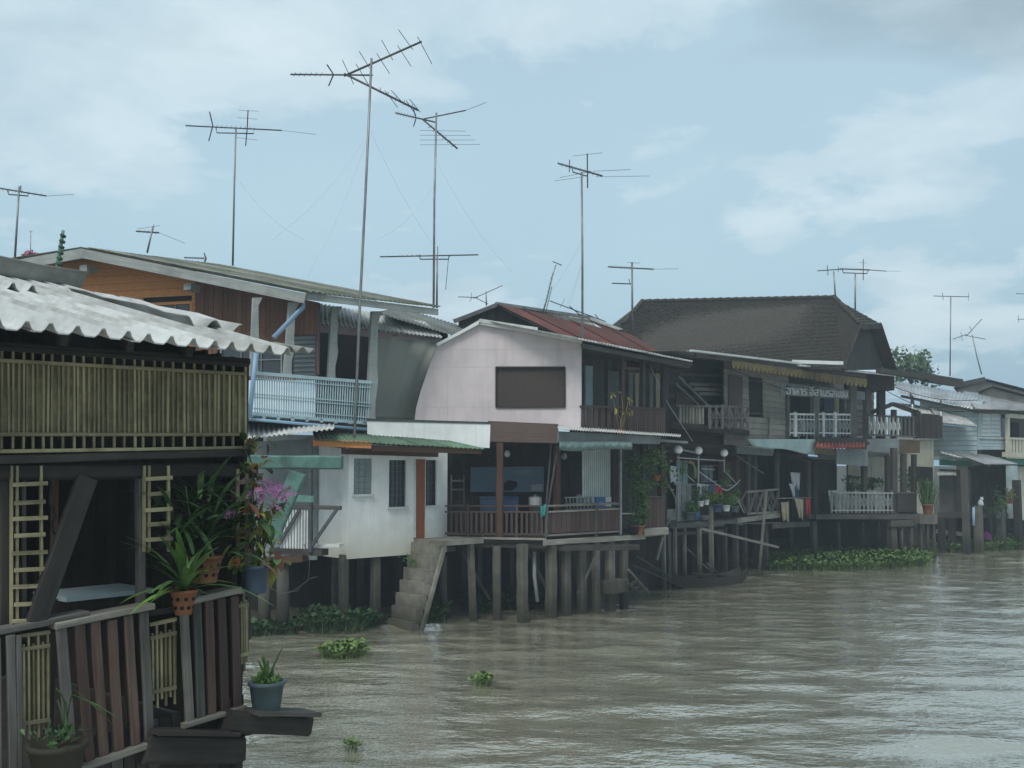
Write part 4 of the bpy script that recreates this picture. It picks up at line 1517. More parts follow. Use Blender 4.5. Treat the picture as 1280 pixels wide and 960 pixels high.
# upper rear wall: grey-blue boards, blue door, curtained window
boards(PH, 'wall_board', UF, [(715, 430), (836, 452), (836, 556), (715, 545)], 'grey_wood', 26, 1.6, .04, False, .05)
pq(PH, 'door', UF, [(732, 457), (741, 457.5), (741, 545), (732, 545)], 'blue_paint', 1.52, .05)
pq(PH, 'shutter', UF, [(760, 463), (774, 464), (774, 515), (760, 515)], 'grey_board', 1.52, .05)
for k, px in enumerate((786, 794, 801, 812, 820, 827)):
    pq(PH, 'curtain', UF, [(px, 466), (px + 5, 466), (px + 5 - k % 2, 512), (px + .5, 511)], 'khaki_cloth' if k % 3 else 'grey_board', 1.3 + .05 * (k % 2), .02)
pb(PH, 'window_rail', UF, (784, 463), (830, 466), 2, 'brown_wood', 1.25, .05)
prism(PH, 'inner_roof', [UF.on(783, 449, .9), UF.on(812, 456, .9), UF.on(816, 461, .5), UF.on(783, 459, .5)], Vector((0, 0, .02)), 'rust_sheet')
# brown fascia over the deck, canopy on the river front
pq(PH, 'fascia_board', PW, [(610, 526), (698, 530), (698, 554), (610, 552)], 'taupe_wood', .0, .06)
sheets(PH, 'canopy_sheet', PF.on(697, 536, -.9), PF.on(851, 546, -.9), PF.on(851, 543, .9), PF.on(697, 529, .9), 'white_sheet', 4, .10, .016, seed=33)
pq(PH, 'canopy_board', PF, [(698, 539), (826, 546), (825, 555), (698, 553)], 'grey_board', -.75, .04)
pb(PH, 'canopy_gutter', PF, (822, 550), (860, 553), 3, 'grey_board', -.7, .12)
n1 = 40
vs, fs = [], []
for j in range(7):
    s = j / 6
    for i in range(n1 + 1):
        u = i / n1
        x = 699 + (790 - 699) * u
        yb = 562 + 1.5 * math.sin(u * 7) - 5 * max(0, u - .75)
        y = 552.5 + (yb - 552.5) * s
        vs.append(PF.on(x, y, -.80 - .10 * math.sin(s * 3.0) + .025 * math.sin(u * 60 + s * 4) + .02 * math.sin(u * 23)))
for j in range(6):
    for i in range(n1):
        a = j * (n1 + 1) + i
        fs.append((a, a + 1, a + n1 + 2, a + n1 + 1))
put('rolled_blind', mesh('rolled_blind', vs, fs), 'green_tarp', PH, None, True).modifiers.new('t', 'SOLIDIFY').thickness = .02
# deck
zd = PW.on(683, 674, 0).z
far = PF.on(834, 665, 0)
far.z = zd
pts = [PW.on(556, 674, 0), PW.on(683, 674, 0), far, far + PF.i * 4.5, PW.on(556, 674, 0) + Vector((0, 4.5, 0))]
for p in pts:
    p.z = zd
prism(PH, 'deck_floor', pts, Vector((0, 0, -.07)), 'dark_wood')
pb(PH, 'deck_beam', PW, (557, 672), (683, 674), 2.5, 'pale_wood', -.03, .08)
pb(PH, 'deck_beam', PW, (557, 679), (683, 681), 9, 'dark_wood', .06, .1)
pb(PH, 'edge_board', PF, (681, 678.5), (807, 671), 6.5, 'pale_wood', -.06, .06, 333)
pb(PH, 'edge_board', PF, (806, 666), (835, 664), 10, 'pale_wood', -.1, .3, 334)
# deck railing
pb(PH, 'rail', PW, (556, 632.5), (683, 632.5), 2, 'red_wood', .02, .05)
pb(PH, 'rail', PW, (556, 640), (683, 640), 2, 'red_wood', .02, .05)
pb(PH, 'rail', PW, (556, 667), (683, 668), 3, 'red_wood', .02, .05)
for k in range(19):
    x = 564 + 6.3 * k
    pb(PH, 'baluster', PW, (x, 640), (x, 667), 3.0, 'red_wood', .025, .04)
for px in (585, 646, 683):
    pb(PH, 'rail_post', PW, (px, 630), (px, 672), 2.5, 'red_wood', .0, .08)
for k, (xa, xb) in enumerate(((684, 744), (747, 775))):
    yl_ = lambda x, a, b: a + (b - a) * (x - 683) / 93.0
    nn = 10 if k == 0 else 5
    for q in range(nn):
        x0_, x1_ = xa + (xb - xa) * q / nn, xa + (xb - xa) * (q + .93) / nn
        pq(PH, 'panel_board', PF, [(x0_, yl_(x0_, 641, 637)), (x1_, yl_(x1_, 641, 637)), (x1_, yl_(x1_, 667, 662)), (x0_, yl_(x0_, 667, 662))], 'red_wood', .02 + .004 * (q % 2), .025)
pb(PH, 'rail', PF, (683, 632.5), (777, 629.5), 2.2, 'pale_wood', -.01, .05)
pb(PH, 'rail', PF, (683, 640), (777, 636), 1.8, 'pale_wood', -.01, .05)
pb(PH, 'rail', PF, (683, 669.5), (777, 664), 2.2, 'pale_wood', -.01, .05)
for px in (684, 746):
    pb(PH, 'rail_post', PF, (px, 631), (px, 671), 2.4, 'grey_wood', -.02, .06)
pb(PH, 'steel_post', PF, (776.5, 556), (776.5, 668), 2.0, 'metal', -.05, .05)
pb(PH, 'deck_post', PF, (806, 555), (806, 668), 5, 'dark_wood', .02, .12)
pb(PH, 'deck_post', PF, (829, 556), (829, 665), 4.5, 'red_wood', .02, .12)
pb(PH, 'timber_post', PW, (624.5, 553), (624.5, 674), 9, 'brown_wood', -.02, .16, 335)
pb(PH, 'timber_post', PF, (698, 556), (698, 640), 5, 'brown_wood', .6, .12)
pb(PH, 'leaning_pole', PW, (697, 558), (684, 640), 2.2, 'steel_dark', .3, .04)
pb(PH, 'leaning_pole', PW, (689, 556), (682, 640), 2, 'steel_dark', .35, .04)
# fenced end with boards and wires
for k in range(5):
    pb(PH, 'panel_board', PF, (808.5 + 4.8 * k, 622), (808.5 + 4.8 * k, 661), 4.3, 'red_wood', .0, .03)
pb(PH, 'rail', PF, (776, 642), (808, 642), 1.5, 'metal', -.05, .04)
pb(PH, 'rail', PF, (806, 621), (832, 621), 1.5, 'grey_wood', -.05, .05)
# posts under the deck
for k, (px, y0, y1, wp, d) in enumerate(((621, 683, 768, 15, -.1),)):
    post(PH, 'concrete_post', PW, px, y0, y1, wp, 'concrete', d, sink=.8, rough=400)
for k, (px, y1, wp) in enumerate(((657, 764, 13), (693, 760, 13), (712, 757, 11), (731, 753, 11), (748, 748, 9), (767, 743, 11), (783, 737, 9))):
    post(PH, 'concrete_post', PF, px, 681 - .06 * (px - 650), y1, wp, 'concrete', .05, sink=.8, rough=401 + k)
for k, (px, y1) in enumerate(((580, 760), (600, 757), (640, 752), (672, 748), (702, 744), (735, 738), (760, 733), (575, 748), (650, 742), (720, 735))):
    post(PH, 'rear_post', PW, px, 684, y1, 8, 'concrete', 1.8 + (k > 6) * 1.2, sink=.8)
pq(PH, 'concrete_block', PF, [(764, 728), (786, 724), (786, 739), (764, 743)], 'concrete', -.2, .5)
for k, (a, b) in enumerate((((660, 690), (690, 748)), ((722, 742), (748, 690)), ((578, 690), (612, 750)))):
    pb(PH, 'cross_brace', PW, a, b, 4, 'grey_wood', .9, .06, 480 + k)
tube(PH, 'waste_pipe', [PW.on(x, y, .5) for x, y in ((668, 684), (668, 720), (672, 752))], .05, 'grey_plastic', sides=8)
pb(PH, 'cross_beam', PW, (634, 686), (800, 684), 7, 'dark_wood', .3, .15)
boards(PH, 'skirt_or_shade_board', PW, [(550, 678), (705, 678), (705, 775), (550, 775)], 'dark_wood', 16, 3.0, .04, False, .03)  # this row and the next: dark backdrop added as shade under the deck
boards(PH, 'skirt_or_shade_board', PF, [(670, 676), (850, 668), (850, 745), (670, 768)], 'dark_wood', 16, 2.6, .04, False, .03)
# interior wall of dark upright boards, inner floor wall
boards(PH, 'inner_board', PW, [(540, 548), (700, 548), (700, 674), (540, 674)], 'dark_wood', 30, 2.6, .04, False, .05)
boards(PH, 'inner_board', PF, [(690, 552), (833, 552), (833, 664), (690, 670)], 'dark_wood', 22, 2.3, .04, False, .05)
prism(PH, 'ceiling', [UW.w(-3.3, -.5, UW.on(620, 545, 0).z), UW.w(-.6, -.6, UW.on(620, 545, 0).z), UW.w(1.8, 3.6, UW.on(620, 545, 0).z), UW.w(-3.3, 3.6, UW.on(620, 545, 0).z)], Vector((0, 0, .05)), 'dark_wood')
# pale roller shutter on the river side
SH = prism(PH, 'slatted_door', [PF.on(728, 560, .5), PF.on(763, 560, .5), PF.on(763, 621, .5), PF.on(728, 621, .5)], PF.i * .02, 'grey_board')
for k in range(14):
    x = 729.3 + 2.5 * k
    pb(SH, 'slat', PF, (x, 560), (x, 621), 1.9, 'shutter_white', .46, .03)

# things on the deck
BN = thing('banner', 'faded blue picture banner on the dark wall behind the deck', 'banner', PW.on(650, 616, 2.4))
bn = pq(BN, 'cloth', PW, [(588, 584), (680, 583), (680, 615), (588, 615)], 'blue_glass', 2.45, .02)
pq(BN, 'dark_print', PW, [(630, 604), (636, 600), (646, 602), (647, 608), (640, 613), (630, 613)], 'dark', 2.43, .012)
pq(BN, 'pale_print', PW, [(640, 588), (676, 587), (676, 592), (640, 593)], 'pale_tarp', 2.432, .01)
pq(BN, 'pale_print', PW, [(664, 606), (678, 605), (678, 614), (664, 614)], 'grey_plastic', 2.432, .01)
CT = thing('deck_table', 'blue-covered table behind the deck railing', 'table', PW.w(-1.1, 1.4, zd))
beam(CT, 'top', PW.on(600, 622, 1.4), PW.on(648, 622, 1.4), .7, .05, 'blue_cloth', Vector((0, 0, 1)))
pq(CT, 'cover', PW, [(600, 623), (648, 623), (648, 640), (600, 640)], 'blue_cloth', 1.05, .02)
for px in (603, 645):
    for d in (1.12, 1.68):
        p = PW.on(px, 622, d)
        beam(CT, 'leg', Vector((p.x, p.y, zd)), p, .05, .05, 'metal', PW.i)
CK = thing('cooking_pot', 'large pale metal cooking pot with lid on the deck', 'pot', PW.on(669, 632, 1.2))
lathe(CK, 'pot', PW.on(669, 632, 1.2), [(.15, 0), (.17, .02), (.17, .2), (.18, .21)], 'white_plastic')
lathe(CK, 'lid', PW.on(669, 632, 1.2) + Vector((0, 0, .21)), [(.18, 0), (.14, .035), (.03, .055), (.03, .08), (.0, .082)], 'metal')
p = PW.on(669, 632, 1.2)
beam(CK, 'stand', Vector((p.x, p.y, zd)), p, .3, .3, 'dark_wood', PW.i)
CH = thing('chair', 'thin metal-framed chair in the dark corner of the deck', 'chair', PW.on(572, 660, 1.6))
for px in (564, 580):
    pb(CH, 'leg', PW, (px, 594), (px, 668), 1.5, 'grey_wood', 1.6, .04)
    pb(CH, 'leg', PW, (px, 632), (px, 664), 1.5, 'grey_wood', 1.2, .04)
pb(CH, 'backrest', PW, (564, 601), (580, 601), 2.5, 'grey_wood', 1.58, .03)
pb(CH, 'backrest', PW, (564, 612), (580, 612), 2, 'grey_wood', 1.58, .03)
beam(CH, 'seat', PW.on(564, 632, 1.4), PW.on(580, 632, 1.4), .42, .04, 'grey_wood', Vector((0, 0, 1)))
for (px, py, dd, fr, wh) in ((634, 568, 2.3, PW, 'beside the timber post'), (705, 571, 2.0, PF, 'near the canopy blind')):
    LA = thing('wall_lamp', 'small white glass wall lamp on the dark deck wall ' + wh, 'lamp', fr.on(px, py + 6, dd), 'lamps on the deck wall')
    c_ = fr.on(px, py, dd)
    lathe(LA, 'shade', c_ - Vector((0, 0, .08)), [(.02, 0), (.07, .03), (.085, .1), (.06, .17), (.03, .19)], 'globe', 12)
    lathe(LA, 'cap', c_ + Vector((0, 0, .11)), [(.05, 0), (.03, .04), (.01, .07)], 'steel_dark', 10)
    tube(LA, 'bracket', [c_ + Vector((0, 0, .17)), c_ + Vector((0, .12, .2)), c_ + Vector((0, .3, .12))], .012, 'steel_dark', sides=6)
GC = thing('green_cloth', 'green rag hung over the rail where the deck turns the corner', 'cloth', PW.on(680, 648, -.05))
n1 = 8
vs, fs = [], []
for j in range(7):
    for i in range(n1 + 1):
        u, s = i / n1, j / 6
        vs.append(PW.on(676 + 7 * u * (1 - .3 * s), 632 + 14 * s + 1.5 * math.sin(u * 6), -.05 - .02 * math.sin(u * 9 + s)))
for j in range(6):
    for i in range(n1):
        a = j * (n1 + 1) + i
        fs.append((a, a + 1, a + n1 + 2, a + n1 + 1))
put('cloth', mesh('cloth', vs, fs), 'green_cloth', GC, None, True).modifiers.new('t', 'SOLIDIFY').thickness = .012
BX = thing('dish_rack', 'metal rack with blue and white household things on the deck rail', 'rack', PF.on(735, 632, .5))
for k, (a, b) in enumerate((((706, 630), (770, 628)), ((706, 622), (740, 621)), ((706, 637), (770, 634)))):
    pb(BX, 'bar', PF, a, b, 1.3, 'metal', .45, .03)
for k in range(8):
    pb(BX, 'wire', PF, (708 + 4.4 * k, 622), (709 + 4.4 * k, 637), 1, 'metal', .45, .02)
pq(BX, 'box', PF, [(729, 618), (743, 618), (743, 632), (729, 632)], 'grey_plastic', .5, .25)
pq(BX, 'jug', PF, [(745, 621), (756, 620), (756, 634), (745, 634)], 'blue_plastic', .48, .2)
pq(BX, 'box', PF, [(757, 621), (764, 621), (764, 633), (757, 633)], 'white_plastic', .5, .15)

# plants on the river end of the deck
for k, (px, py, rx, rz, n, m_, lab) in enumerate((
        (792, 590, 13, 33, 620, 'leaf_green', 'tall climbing greenery trained up wires at the deck end'),
        (821, 588, 15, 24, 520, 'leaf_bright', 'leafy hanging plant in an orange pot beside the balcony post'),
        (797, 636, 11, 20, 360, 'leaf_green', 'bushy green plant in a terracotta pot on the deck edge'))):
    pot_y = (668, 601, 668)[k]
    PP = thing('deck_plant', lab, 'plant', PF.on(px, pot_y, -.1))
    base = PF.on(px + (1 if k == 2 else 0), pot_y, -.05)
    pot(PP, 'pot', base, (.16, .11, .17)[k], (.11, .08, .12)[k], (.22, .15, .24)[k], ('dark', 'terracotta', 'terracotta')[k])
    cc = PF.on(px, py, 0)
    sc_ = cc.y / F
    leaf_cloud('foliage', blob_pts(cc, (rx * sc_ * 1.5, rx * sc_ * 1.3, rz * sc_ * 1.25), n, 50 + k, .6, 9), .10, m_, PP, 60 + k, .1, .5)
    for q in range(5):
        tube(PP, 'stem', [base + Vector((0, 0, .2)), base.lerp(cc, .5) + Vector((rnd.gauss(0, .08), rnd.gauss(0, .08), .1)), cc + Vector((rnd.gauss(0, .18), rnd.gauss(0, .15), rnd.uniform(-.1, .5)))], .010, 'leaf_dark', .004, 5)
    if k == 1:
        tube(PP, 'hanger', [base + Vector((0, 0, .15)), PF.on(px, 556, 0)], .006, 'steel_dark', sides=5)
DP = thing('dry_plant', 'yellowing leggy plant in front of the pink house balcony post', 'plant', UF.on(775, 545, -.15))
bp_ = UF.on(775, 545, -.15)
lathe(DP, 'pot', bp_ - Vector((0, 0, .02)), [(.09, 0), (.12, .18), (.13, .2), (.10, .2)], 'terracotta', 12)
for k, (x, y) in enumerate(((765, 492), (776, 490), (786, 498), (782, 515), (769, 510), (789, 512))):
    q = UF.on(x, y, -.15)
    tube(DP, 'stem', [bp_ + Vector((0, 0, .1)), bp_.lerp(q, .6) + Vector((rnd.gauss(0, .05), 0, 0)), q], .010, 'leaf_tan', .006, 5)
    for j in range(9):
        blade(DP, 'leaf', q, (rnd.gauss(0, 1), rnd.gauss(0, 1), rnd.uniform(-.6, .7)), .2, .045, 'leaf_tan' if j % 3 else 'leaf_yellow', .4, key=j % 2)

# ================================================================ rusty-roofed house behind
RH = thing('rusty_house', 'house behind the pink one with rust-red corrugated roof and dark gable', 'house', Vector((3, 36, 1)))
DR = 31.0
g0, g1, g2 = at(568, 400, DR), at(620, 379, DR), at(648, 415, DR)
back = Vector((5.6, 6.2, 0))
RF = Fr(620, DR, 0)
boards(RH, 'gable_board', RF, [(573, 400), (619, 382), (665, 405), (665, 470), (573, 470)], 'dark_wood', 22, .25, .04, False, .04)
ridge_a, ridge_b = at(620, 380, DR), at(735, 398, 37.6)
ev_a, ev_b = at(742, 440, DR - 1.8), at(868, 459, 36.5)
n_s = 7
sheets(RH, 'roof_sheet', ev_a, ev_b, at(812, 424, 38.4), ridge_a, 'rust_sheet', n_s, .15, .022, step=.02, seed=41)
prism(RH, 'roof_slope', [at(735, 398.5, 37.6), at(812, 424, 38.4), at(868, 449, 38.8), at(780, 425, 37)], Vector((0, 0, -.04)), 'rust_sheet')
corr(RH, 'roof_sheet', at(566, 400, DR), at(566, 400, DR) + back, ridge_b, ridge_a, 'grey_sheet', .15, .02)
beam(RH, 'verge_board', at(567, 402, DR - .05), at(621, 381, DR - .05), .12, .06, 'steel_dark', Vector((0, 1, 0)))
beam(RH, 'ridge_trim', at(620, 379.5, DR), at(740, 397, 37.6), .10, .06, 'grey_sheet', Vector((0, 1, 0)))
beam(RH, 'verge_trim', at(736, 397.5, 37.4), at(858, 442, 38.0), .10, .08, 'white_sheet', Vector((0, 1, 0)))
beam(RH, 'loose_strip', at(705, 400, 34.5), at(724, 413, 33.4), .09, .03, 'white_sheet', Vector((0, 1, 0)))

# ================================================================ patio shack with globe lamps
SF2 = Fr(850, 31.6, 50)
SK = thing('patio_shack', 'cluttered timber shack with open patio on thin stilts beside the pink house', 'shack', SF2.w(1.5, 2, 0))
zp = SF2.on(850, 654, 0).z
pts = [SF2.on(837, 654, 0), SF2.on(976, 645, 0)]
pts += [pts[1] + SF2.i * 4, pts[0] + SF2.i * 4]
for p in pts:
    p.z = zp
prism(SK, 'deck_floor', pts, Vector((0, 0, -.10)), 'grey_wood')
pb(SK, 'deck_beam', SF2, (846, 656), (921, 652), 4, 'grey_wood', -.05, .1)
pb(SK, 'edge_board', SF2, (922, 651), (976, 644), 6, 'pale_wood', -.1, .08, 501)
pb(SK, 'edge_board', SF2, (968, 657), (1012, 655), 7, 'grey_wood', -.1, .1, 502)
for k, (px, y0, y1, wp, m_, d) in enumerate(((846, 660, 729, 2.6, 'pale_wood', .0), (858, 660, 728, 2.6, 'pale_wood', .1), (877, 660, 727, 3, 'pale_wood', .0), (892, 632, 727, 3.2, 'pale_wood', -.2),
                                             (909, 658, 722, 3, 'grey_wood', .4), (923, 655, 718, 4, 'grey_wood', .3), (934, 655, 716, 3, 'grey_wood', .2), (868, 660, 722, 7, 'dark_wood', 1.2),
                                             (900, 660, 716, 8, 'dark_wood', 1.4), (945, 655, 712, 7, 'dark_wood', 1.3), (960, 655, 712, 4, 'grey_wood', .2), (838, 664, 735, 4, 'grey_wood', .0), (832, 664, 737, 3, 'pale_wood', -.1),
                                             (838, 660, 722, 8, 'dark_wood', 2), (920, 655, 710, 8, 'dark_wood', 2.2))):
    post(SK, 'stilt', SF2, px, y0, y1, wp, m_, d, sink=.7)
pb(SK, 'leaning_pole', SF2, (959, 612), (950, 713), 2, 'pale_wood', -.4, .045)
pb(SK, 'leaning_pole', SF2, (829, 672), (822, 700), 2, 'pale_wood', -.3, .05)
pb(SK, 'long_pole', SF2, (878, 661), (974, 684), 3, 'pale_wood', -.7, .06)
pb(SK, 'cross_beam', SF2, (838, 668), (905, 664), 4, 'grey_wood', .1, .08)
boards(SK, 'skirt_or_shade_board', SF2, [(832, 662), (1010, 652), (1010, 716), (832, 738)], 'dark_wood', 20, 2.6, .04, False, .03)  # dark boards added to stand in for shade behind the stilts
# corner columns, brown wall, roofs
pb(SK, 'pale_column', SF2, (855, 566), (855, 652), 9, 'pale_tarp', .5, .15)
boards(SK, 'brown_board', SF2, [(898, 562), (930, 562), (930, 648), (898, 648)], 'dull_red_wood', 6, 1.0, .04, False, .04)
boards(SK, 'rear_board', SF2, [(836, 560), (1010, 552), (1010, 652), (836, 655)], 'dark_wood', 34, 3.2, .04, False, .04)
prism(SK, 'roof_sheet', [SF2.on(838, 574, .1), SF2.on(920, 577, .1), SF2.on(922, 556, 2.8), SF2.on(862, 549, 2.8)], Vector((0, 0, -.03)), 'rust_sheet')
corr(SK, 'roof_sheet', SF2.on(862, 566, .2), SF2.on(925, 574, .2), SF2.on(925, 557, 2.6), SF2.on(880, 551, 2.6), 'rust_sheet', .12, .016)
pq(SK, 'roof_board', SF2, [(921, 557), (968, 562), (966, 570), (921, 567)], 'grey_board', -.15, .05)
pb(SK, 'roof_edge', SF2, (921, 555.5), (968, 561), 2, 'white_paint', -.2, .12)
corr(SK, 'roof_sheet', SF2.on(960, 567, -.1), SF2.on(1000, 570, -.1), SF2.on(1004, 561, 2.0), SF2.on(950, 556, 2.0), 'grey_sheet', .12, .016)
corr(SK, 'roof_sheet', SF2.on(1004, 576, -.3), SF2.on(1047, 577, -.3), SF2.on(1040, 572, 1.0), SF2.on(1000, 570, 1.0), 'zinc_sheet', .1, .014)
for px, y0 in ((937, 568), (945, 570), (973, 562), (1012, 574)):
    pb(SK, 'post', SF2, (px, y0), (px, 648), 3 if px != 937 else 4, 'grey_wood', .0, .1)
pb(SK, 'wire_pole', SF2, (921, 570), (955, 592), 1.5, 'grey_wood', -.3, .03)
# X-pattern railing
pb(SK, 'rail', SF2, (935, 615), (975, 611.5), 2.5, 'pale_wood', -.05, .06)
pb(SK, 'rail', SF2, (936, 642), (975, 640), 2.5, 'pale_wood', -.05, .06)
for k in range(4):
    x = 937 + 9.4 * k
    pb(SK, 'lattice_slat', SF2, (x, 615), (x + 8, 641), 2.2, 'grey_wood', -.03, .03)
    pb(SK, 'lattice_slat', SF2, (x + 8, 615), (x, 641), 2.2, 'grey_wood', -.06, .03)
    pb(SK, 'rail_post', SF2, (x - .5, 613), (x - .5, 643), 1.8, 'grey_wood', -.02, .05)
pb(SK, 'lattice_slat', SF2, (921, 614), (933, 640), 2, 'grey_wood', -.03, .03)
pb(SK, 'lattice_slat', SF2, (933, 614), (921, 640), 2, 'grey_wood', -.05, .03)
pb(SK, 'patio_rail', SF2, (843, 605), (918, 607), 1.6, 'metal', -.05, .04)
for k in range(9):
    pb(SK, 'patio_bar', SF2, (846 + 2.2 * k, 605), (846 + 2.2 * k, 650), 1.0, 'metal', -.05, .02)
# window and pipe frame
window(SK, SF2, rect(SF2, 876, 582, 897, 602, 1.1), 'glass', 'fascia', 1.05, 2, 1)
pq(SK, 'wall_panel', SF2, [(858, 575), (899, 575), (899, 648), (858, 652)], 'grey_wood', 1.2, .05)
for a, b in (((846, 572), (906, 576)), ((873, 589), (901, 609)), ((905, 588), (922, 606)), ((877, 586), (893, 587)), ((858, 594), (868, 602)), ((921, 622), (930, 641))):
    tube(SK, 'pipe', [SF2.on(*a, -.15), SF2.on(*b, -.15)], .021, 'grey_plastic', sides=7)
tube(SK, 'pipe', [SF2.on(x, y, -.2) for x, y in ((902, 611), (909, 613), (916, 609), (925, 600))], .021, 'grey_plastic', sides=7)
tube(SK, 'pipe', [SF2.on(x, y, -.1) for x, y in ((848, 561), (870, 566))], .03, 'grey_plastic', sides=7)
tube(SK, 'hose', [SF2.on(x, y, .1) for x, y in ((861, 577), (866, 579), (869, 586), (869, 598))], .05, 'yellow_hose', sides=7)
tube(SK, 'hose', [SF2.on(x, y, -.3) for x, y in ((836, 607), (844, 622), (845, 634), (840, 646), (832, 658))], .03, 'pale_wood', sides=6)
# globe lamps
for k, (px, py, yb, wh) in enumerate(((848, 562, 652, 'nearest the pink house, above the pale column'), (873, 563, 604, 'in the middle of the pipe frame'), (905, 566, 590, 'at the far end of the pipe frame'))):
    c_ = SF2.on(px, py, -.15)
    GL = thing('globe_lamp', 'white globe lamp on a thin post ' + wh, 'lamp', SF2.on(px, yb, -.15), 'globe lamps on the patio')
    pr = [(.02, -.130)] + [(.134 * math.sin(math.pi * q / 10), -.134 * math.cos(math.pi * q / 10)) for q in range(2, 10)] + [(.004, .134)]
    lathe(GL, 'globe', c_, pr, 'globe', 16)
    lathe(GL, 'collar', c_ - Vector((0, 0, .18)), [(.05, 0), (.06, .03), (.05, .06)], 'steel_dark', 10)
    tube(GL, 'lamp_post', [SF2.on(px, yb, -.15), c_ - Vector((0, 0, .14))], .03, 'grey_plastic', sides=8)


def drape(T, name, fr, poly4, m, d, folds=3, amp=.03, thick=.012):
    """Hanging cloth: poly4 = top-left, top-right, bottom-right, bottom-left (measured)."""
    n1, n2 = 12, 8
    vs, fs = [], []
    for j in range(n2 + 1):
        s = j / n2
        for i in range(n1 + 1):
            u = i / n1
            a = [poly4[0][q] + (poly4[1][q] - poly4[0][q]) * u for q in (0, 1)]
            b = [poly4[3][q] + (poly4[2][q] - poly4[3][q]) * u for q in (0, 1)]
            vs.append(fr.on(a[0] + (b[0] - a[0]) * s, a[1] + (b[1] - a[1]) * s + (1.2 * math.sin(u * 9) if j == n2 else 0), d + amp * math.sin(u * folds * 6.28 + s * 1.5) * (.3 + .7 * s)))
    for j in range(n2):
        for i in range(n1):
            a = j * (n1 + 1) + i
            fs.append((a, a + 1, a + n1 + 2, a + n1 + 1))
    o = put(name, mesh(name, vs, fs), m, T, None, True)
    o.modifiers.new('t', 'SOLIDIFY').thickness = thick
    return o


def single(name, o, label, cat, group=None):
    o.name = name
    return tag(o, label, cat, group)


# clutter on the patio
for (nm, lab, poly, m_, d) in (
        ('cloth', 'white cloth bundle hung over the patio rail', [(871, 604), (885, 606), (884, 621), (872, 620)], 'white_cloth', -.12),
        ('cloth', 'blue cloth hung over the patio rail beside the red one', [(884, 609), (893, 608), (892, 619), (886, 618)], 'blue_cloth', -.16),
        ('cloth', 'red cloth hung over the patio rail', [(891, 608), (903, 609), (901, 622), (893, 621)], 'red_cloth', -.14)):
    single(nm, drape(None, nm, SF2, poly, m_, d, 2, .05), lab, 'cloth', 'cloths over the patio rail')
CB = thing('storage_box', 'white boxy appliance at the left end of the patio floor', 'box', SF2.on(854, 650, .05))
pq(CB, 'body', SF2, [(848, 637), (860, 637), (860, 650), (848, 650)], 'grey_plastic', -.02, .4)
for q in (851, 857):
    pq(CB, 'knob', SF2, [(q - .8, 644), (q + .8, 644), (q + .8, 645.6), (q - .8, 645.6)], 'dark', -.035, .02)
for k, (px, py, rt, hh, m_, lab, lm, n) in enumerate((
        (876, 633, .10, .17, 'white_plastic', 'white pot with trailing green plant on the patio', 'leaf_bright', 150),
        (883, 631, .10, .16, 'white_plastic', 'second white pot with green plant beside the blue tub', 'leaf_bright', 150),
        (895, 640, .24, .26, 'blue_pot', 'dark blue tub with leafy plants on the patio', 'leaf_bright', 260),
        (908, 639, .13, .20, 'white_plastic', 'square-looking white pot on the right end of the patio', 'leaf_green', 170),
        (862, 650, .20, .26, 'slate_pot', 'grey pot with spreading dark bush on the patio floor', 'leaf_green', 320),
        (918, 640, .14, .2, 'slate_pot', 'straggly green plant at the far corner of the patio', 'leaf_bright', 200))):
    c_ = SF2.on(px, py, -.2)
    PP = thing('patio_plant', lab, 'plant', c_, 'potted plants on the patio')
    pot(PP, 'pot', c_, rt, rt * .75, hh, m_)
    leaf_cloud('foliage', blob_pts(c_ + Vector((0, 0, hh + .2)), (.34, .3, .30), n, 80 + k, .6, 5), .09, lm, PP, 90 + k, .3, .5)
    for q in range(4):
        tube(PP, 'stem', [c_ + Vector((0, 0, hh * .8)), c_ + Vector((rnd.gauss(0, .12), rnd.gauss(0, .1), hh + .3))], .008, 'leaf_dark', .004, 5)
for k, (px, py, lab) in enumerate(((907, 600, 'green creeper on the pipe frame under the third globe lamp'), (853, 584, 'green creeper beside the first globe lamp'), (921, 616, 'green creeper leaning on the lattice rail'))):
    c_ = SF2.on(px, py, -.1)
    PP = thing('creeper', lab, 'plant', c_)
    leaf_cloud('foliage', blob_pts(c_, (.16, .16, .42), 150, 95 + k, .6, 5), .08, 'leaf_bright', PP, 97 + k, 0, .5)
    tube(PP, 'stem', [c_ - Vector((0, 0, .5)), c_, c_ + Vector((.04, 0, .4))], .012, 'leaf_dark', .006, 5)
SG = thing('striped_board', 'narrow black and white checked board hung by the pale column', 'board', SF2.on(846, 605, .2))
for k in range(6):
    pq(SG, 'stripe', SF2, [(844, 587 + 3 * k), (847.5, 587 + 3 * k), (847.5, 590 + 3 * k), (844, 590 + 3 * k)], 'dark' if k % 2 == 0 else 'white_plastic', .2 + .002 * k, .03)
single('towel', drape(None, 'towel', SF2, [(838, 582), (845, 583), (845, 604), (838, 602)], 'white_cloth', .1, 1, .03), 'white towel hanging beside the checked board', 'towel')
BK = thing('bucket', 'blue plastic bucket on the patio floor', 'bucket', SF2.on(870, 650, .1))
lathe(BK, 'body', SF2.on(870, 650, .1), [(.10, 0), (.13, .24), (.14, .25), (.12, .25)], 'blue_plastic', 14)
BK = thing('basin', 'pale grey washing basin on the patio floor', 'basin', SF2.on(880, 650, .1))
lathe(BK, 'body', SF2.on(880, 650, .1), [(.17, 0), (.25, .14), (.27, .15), (.23, .14), (.2, .04)], 'grey_plastic', 16)
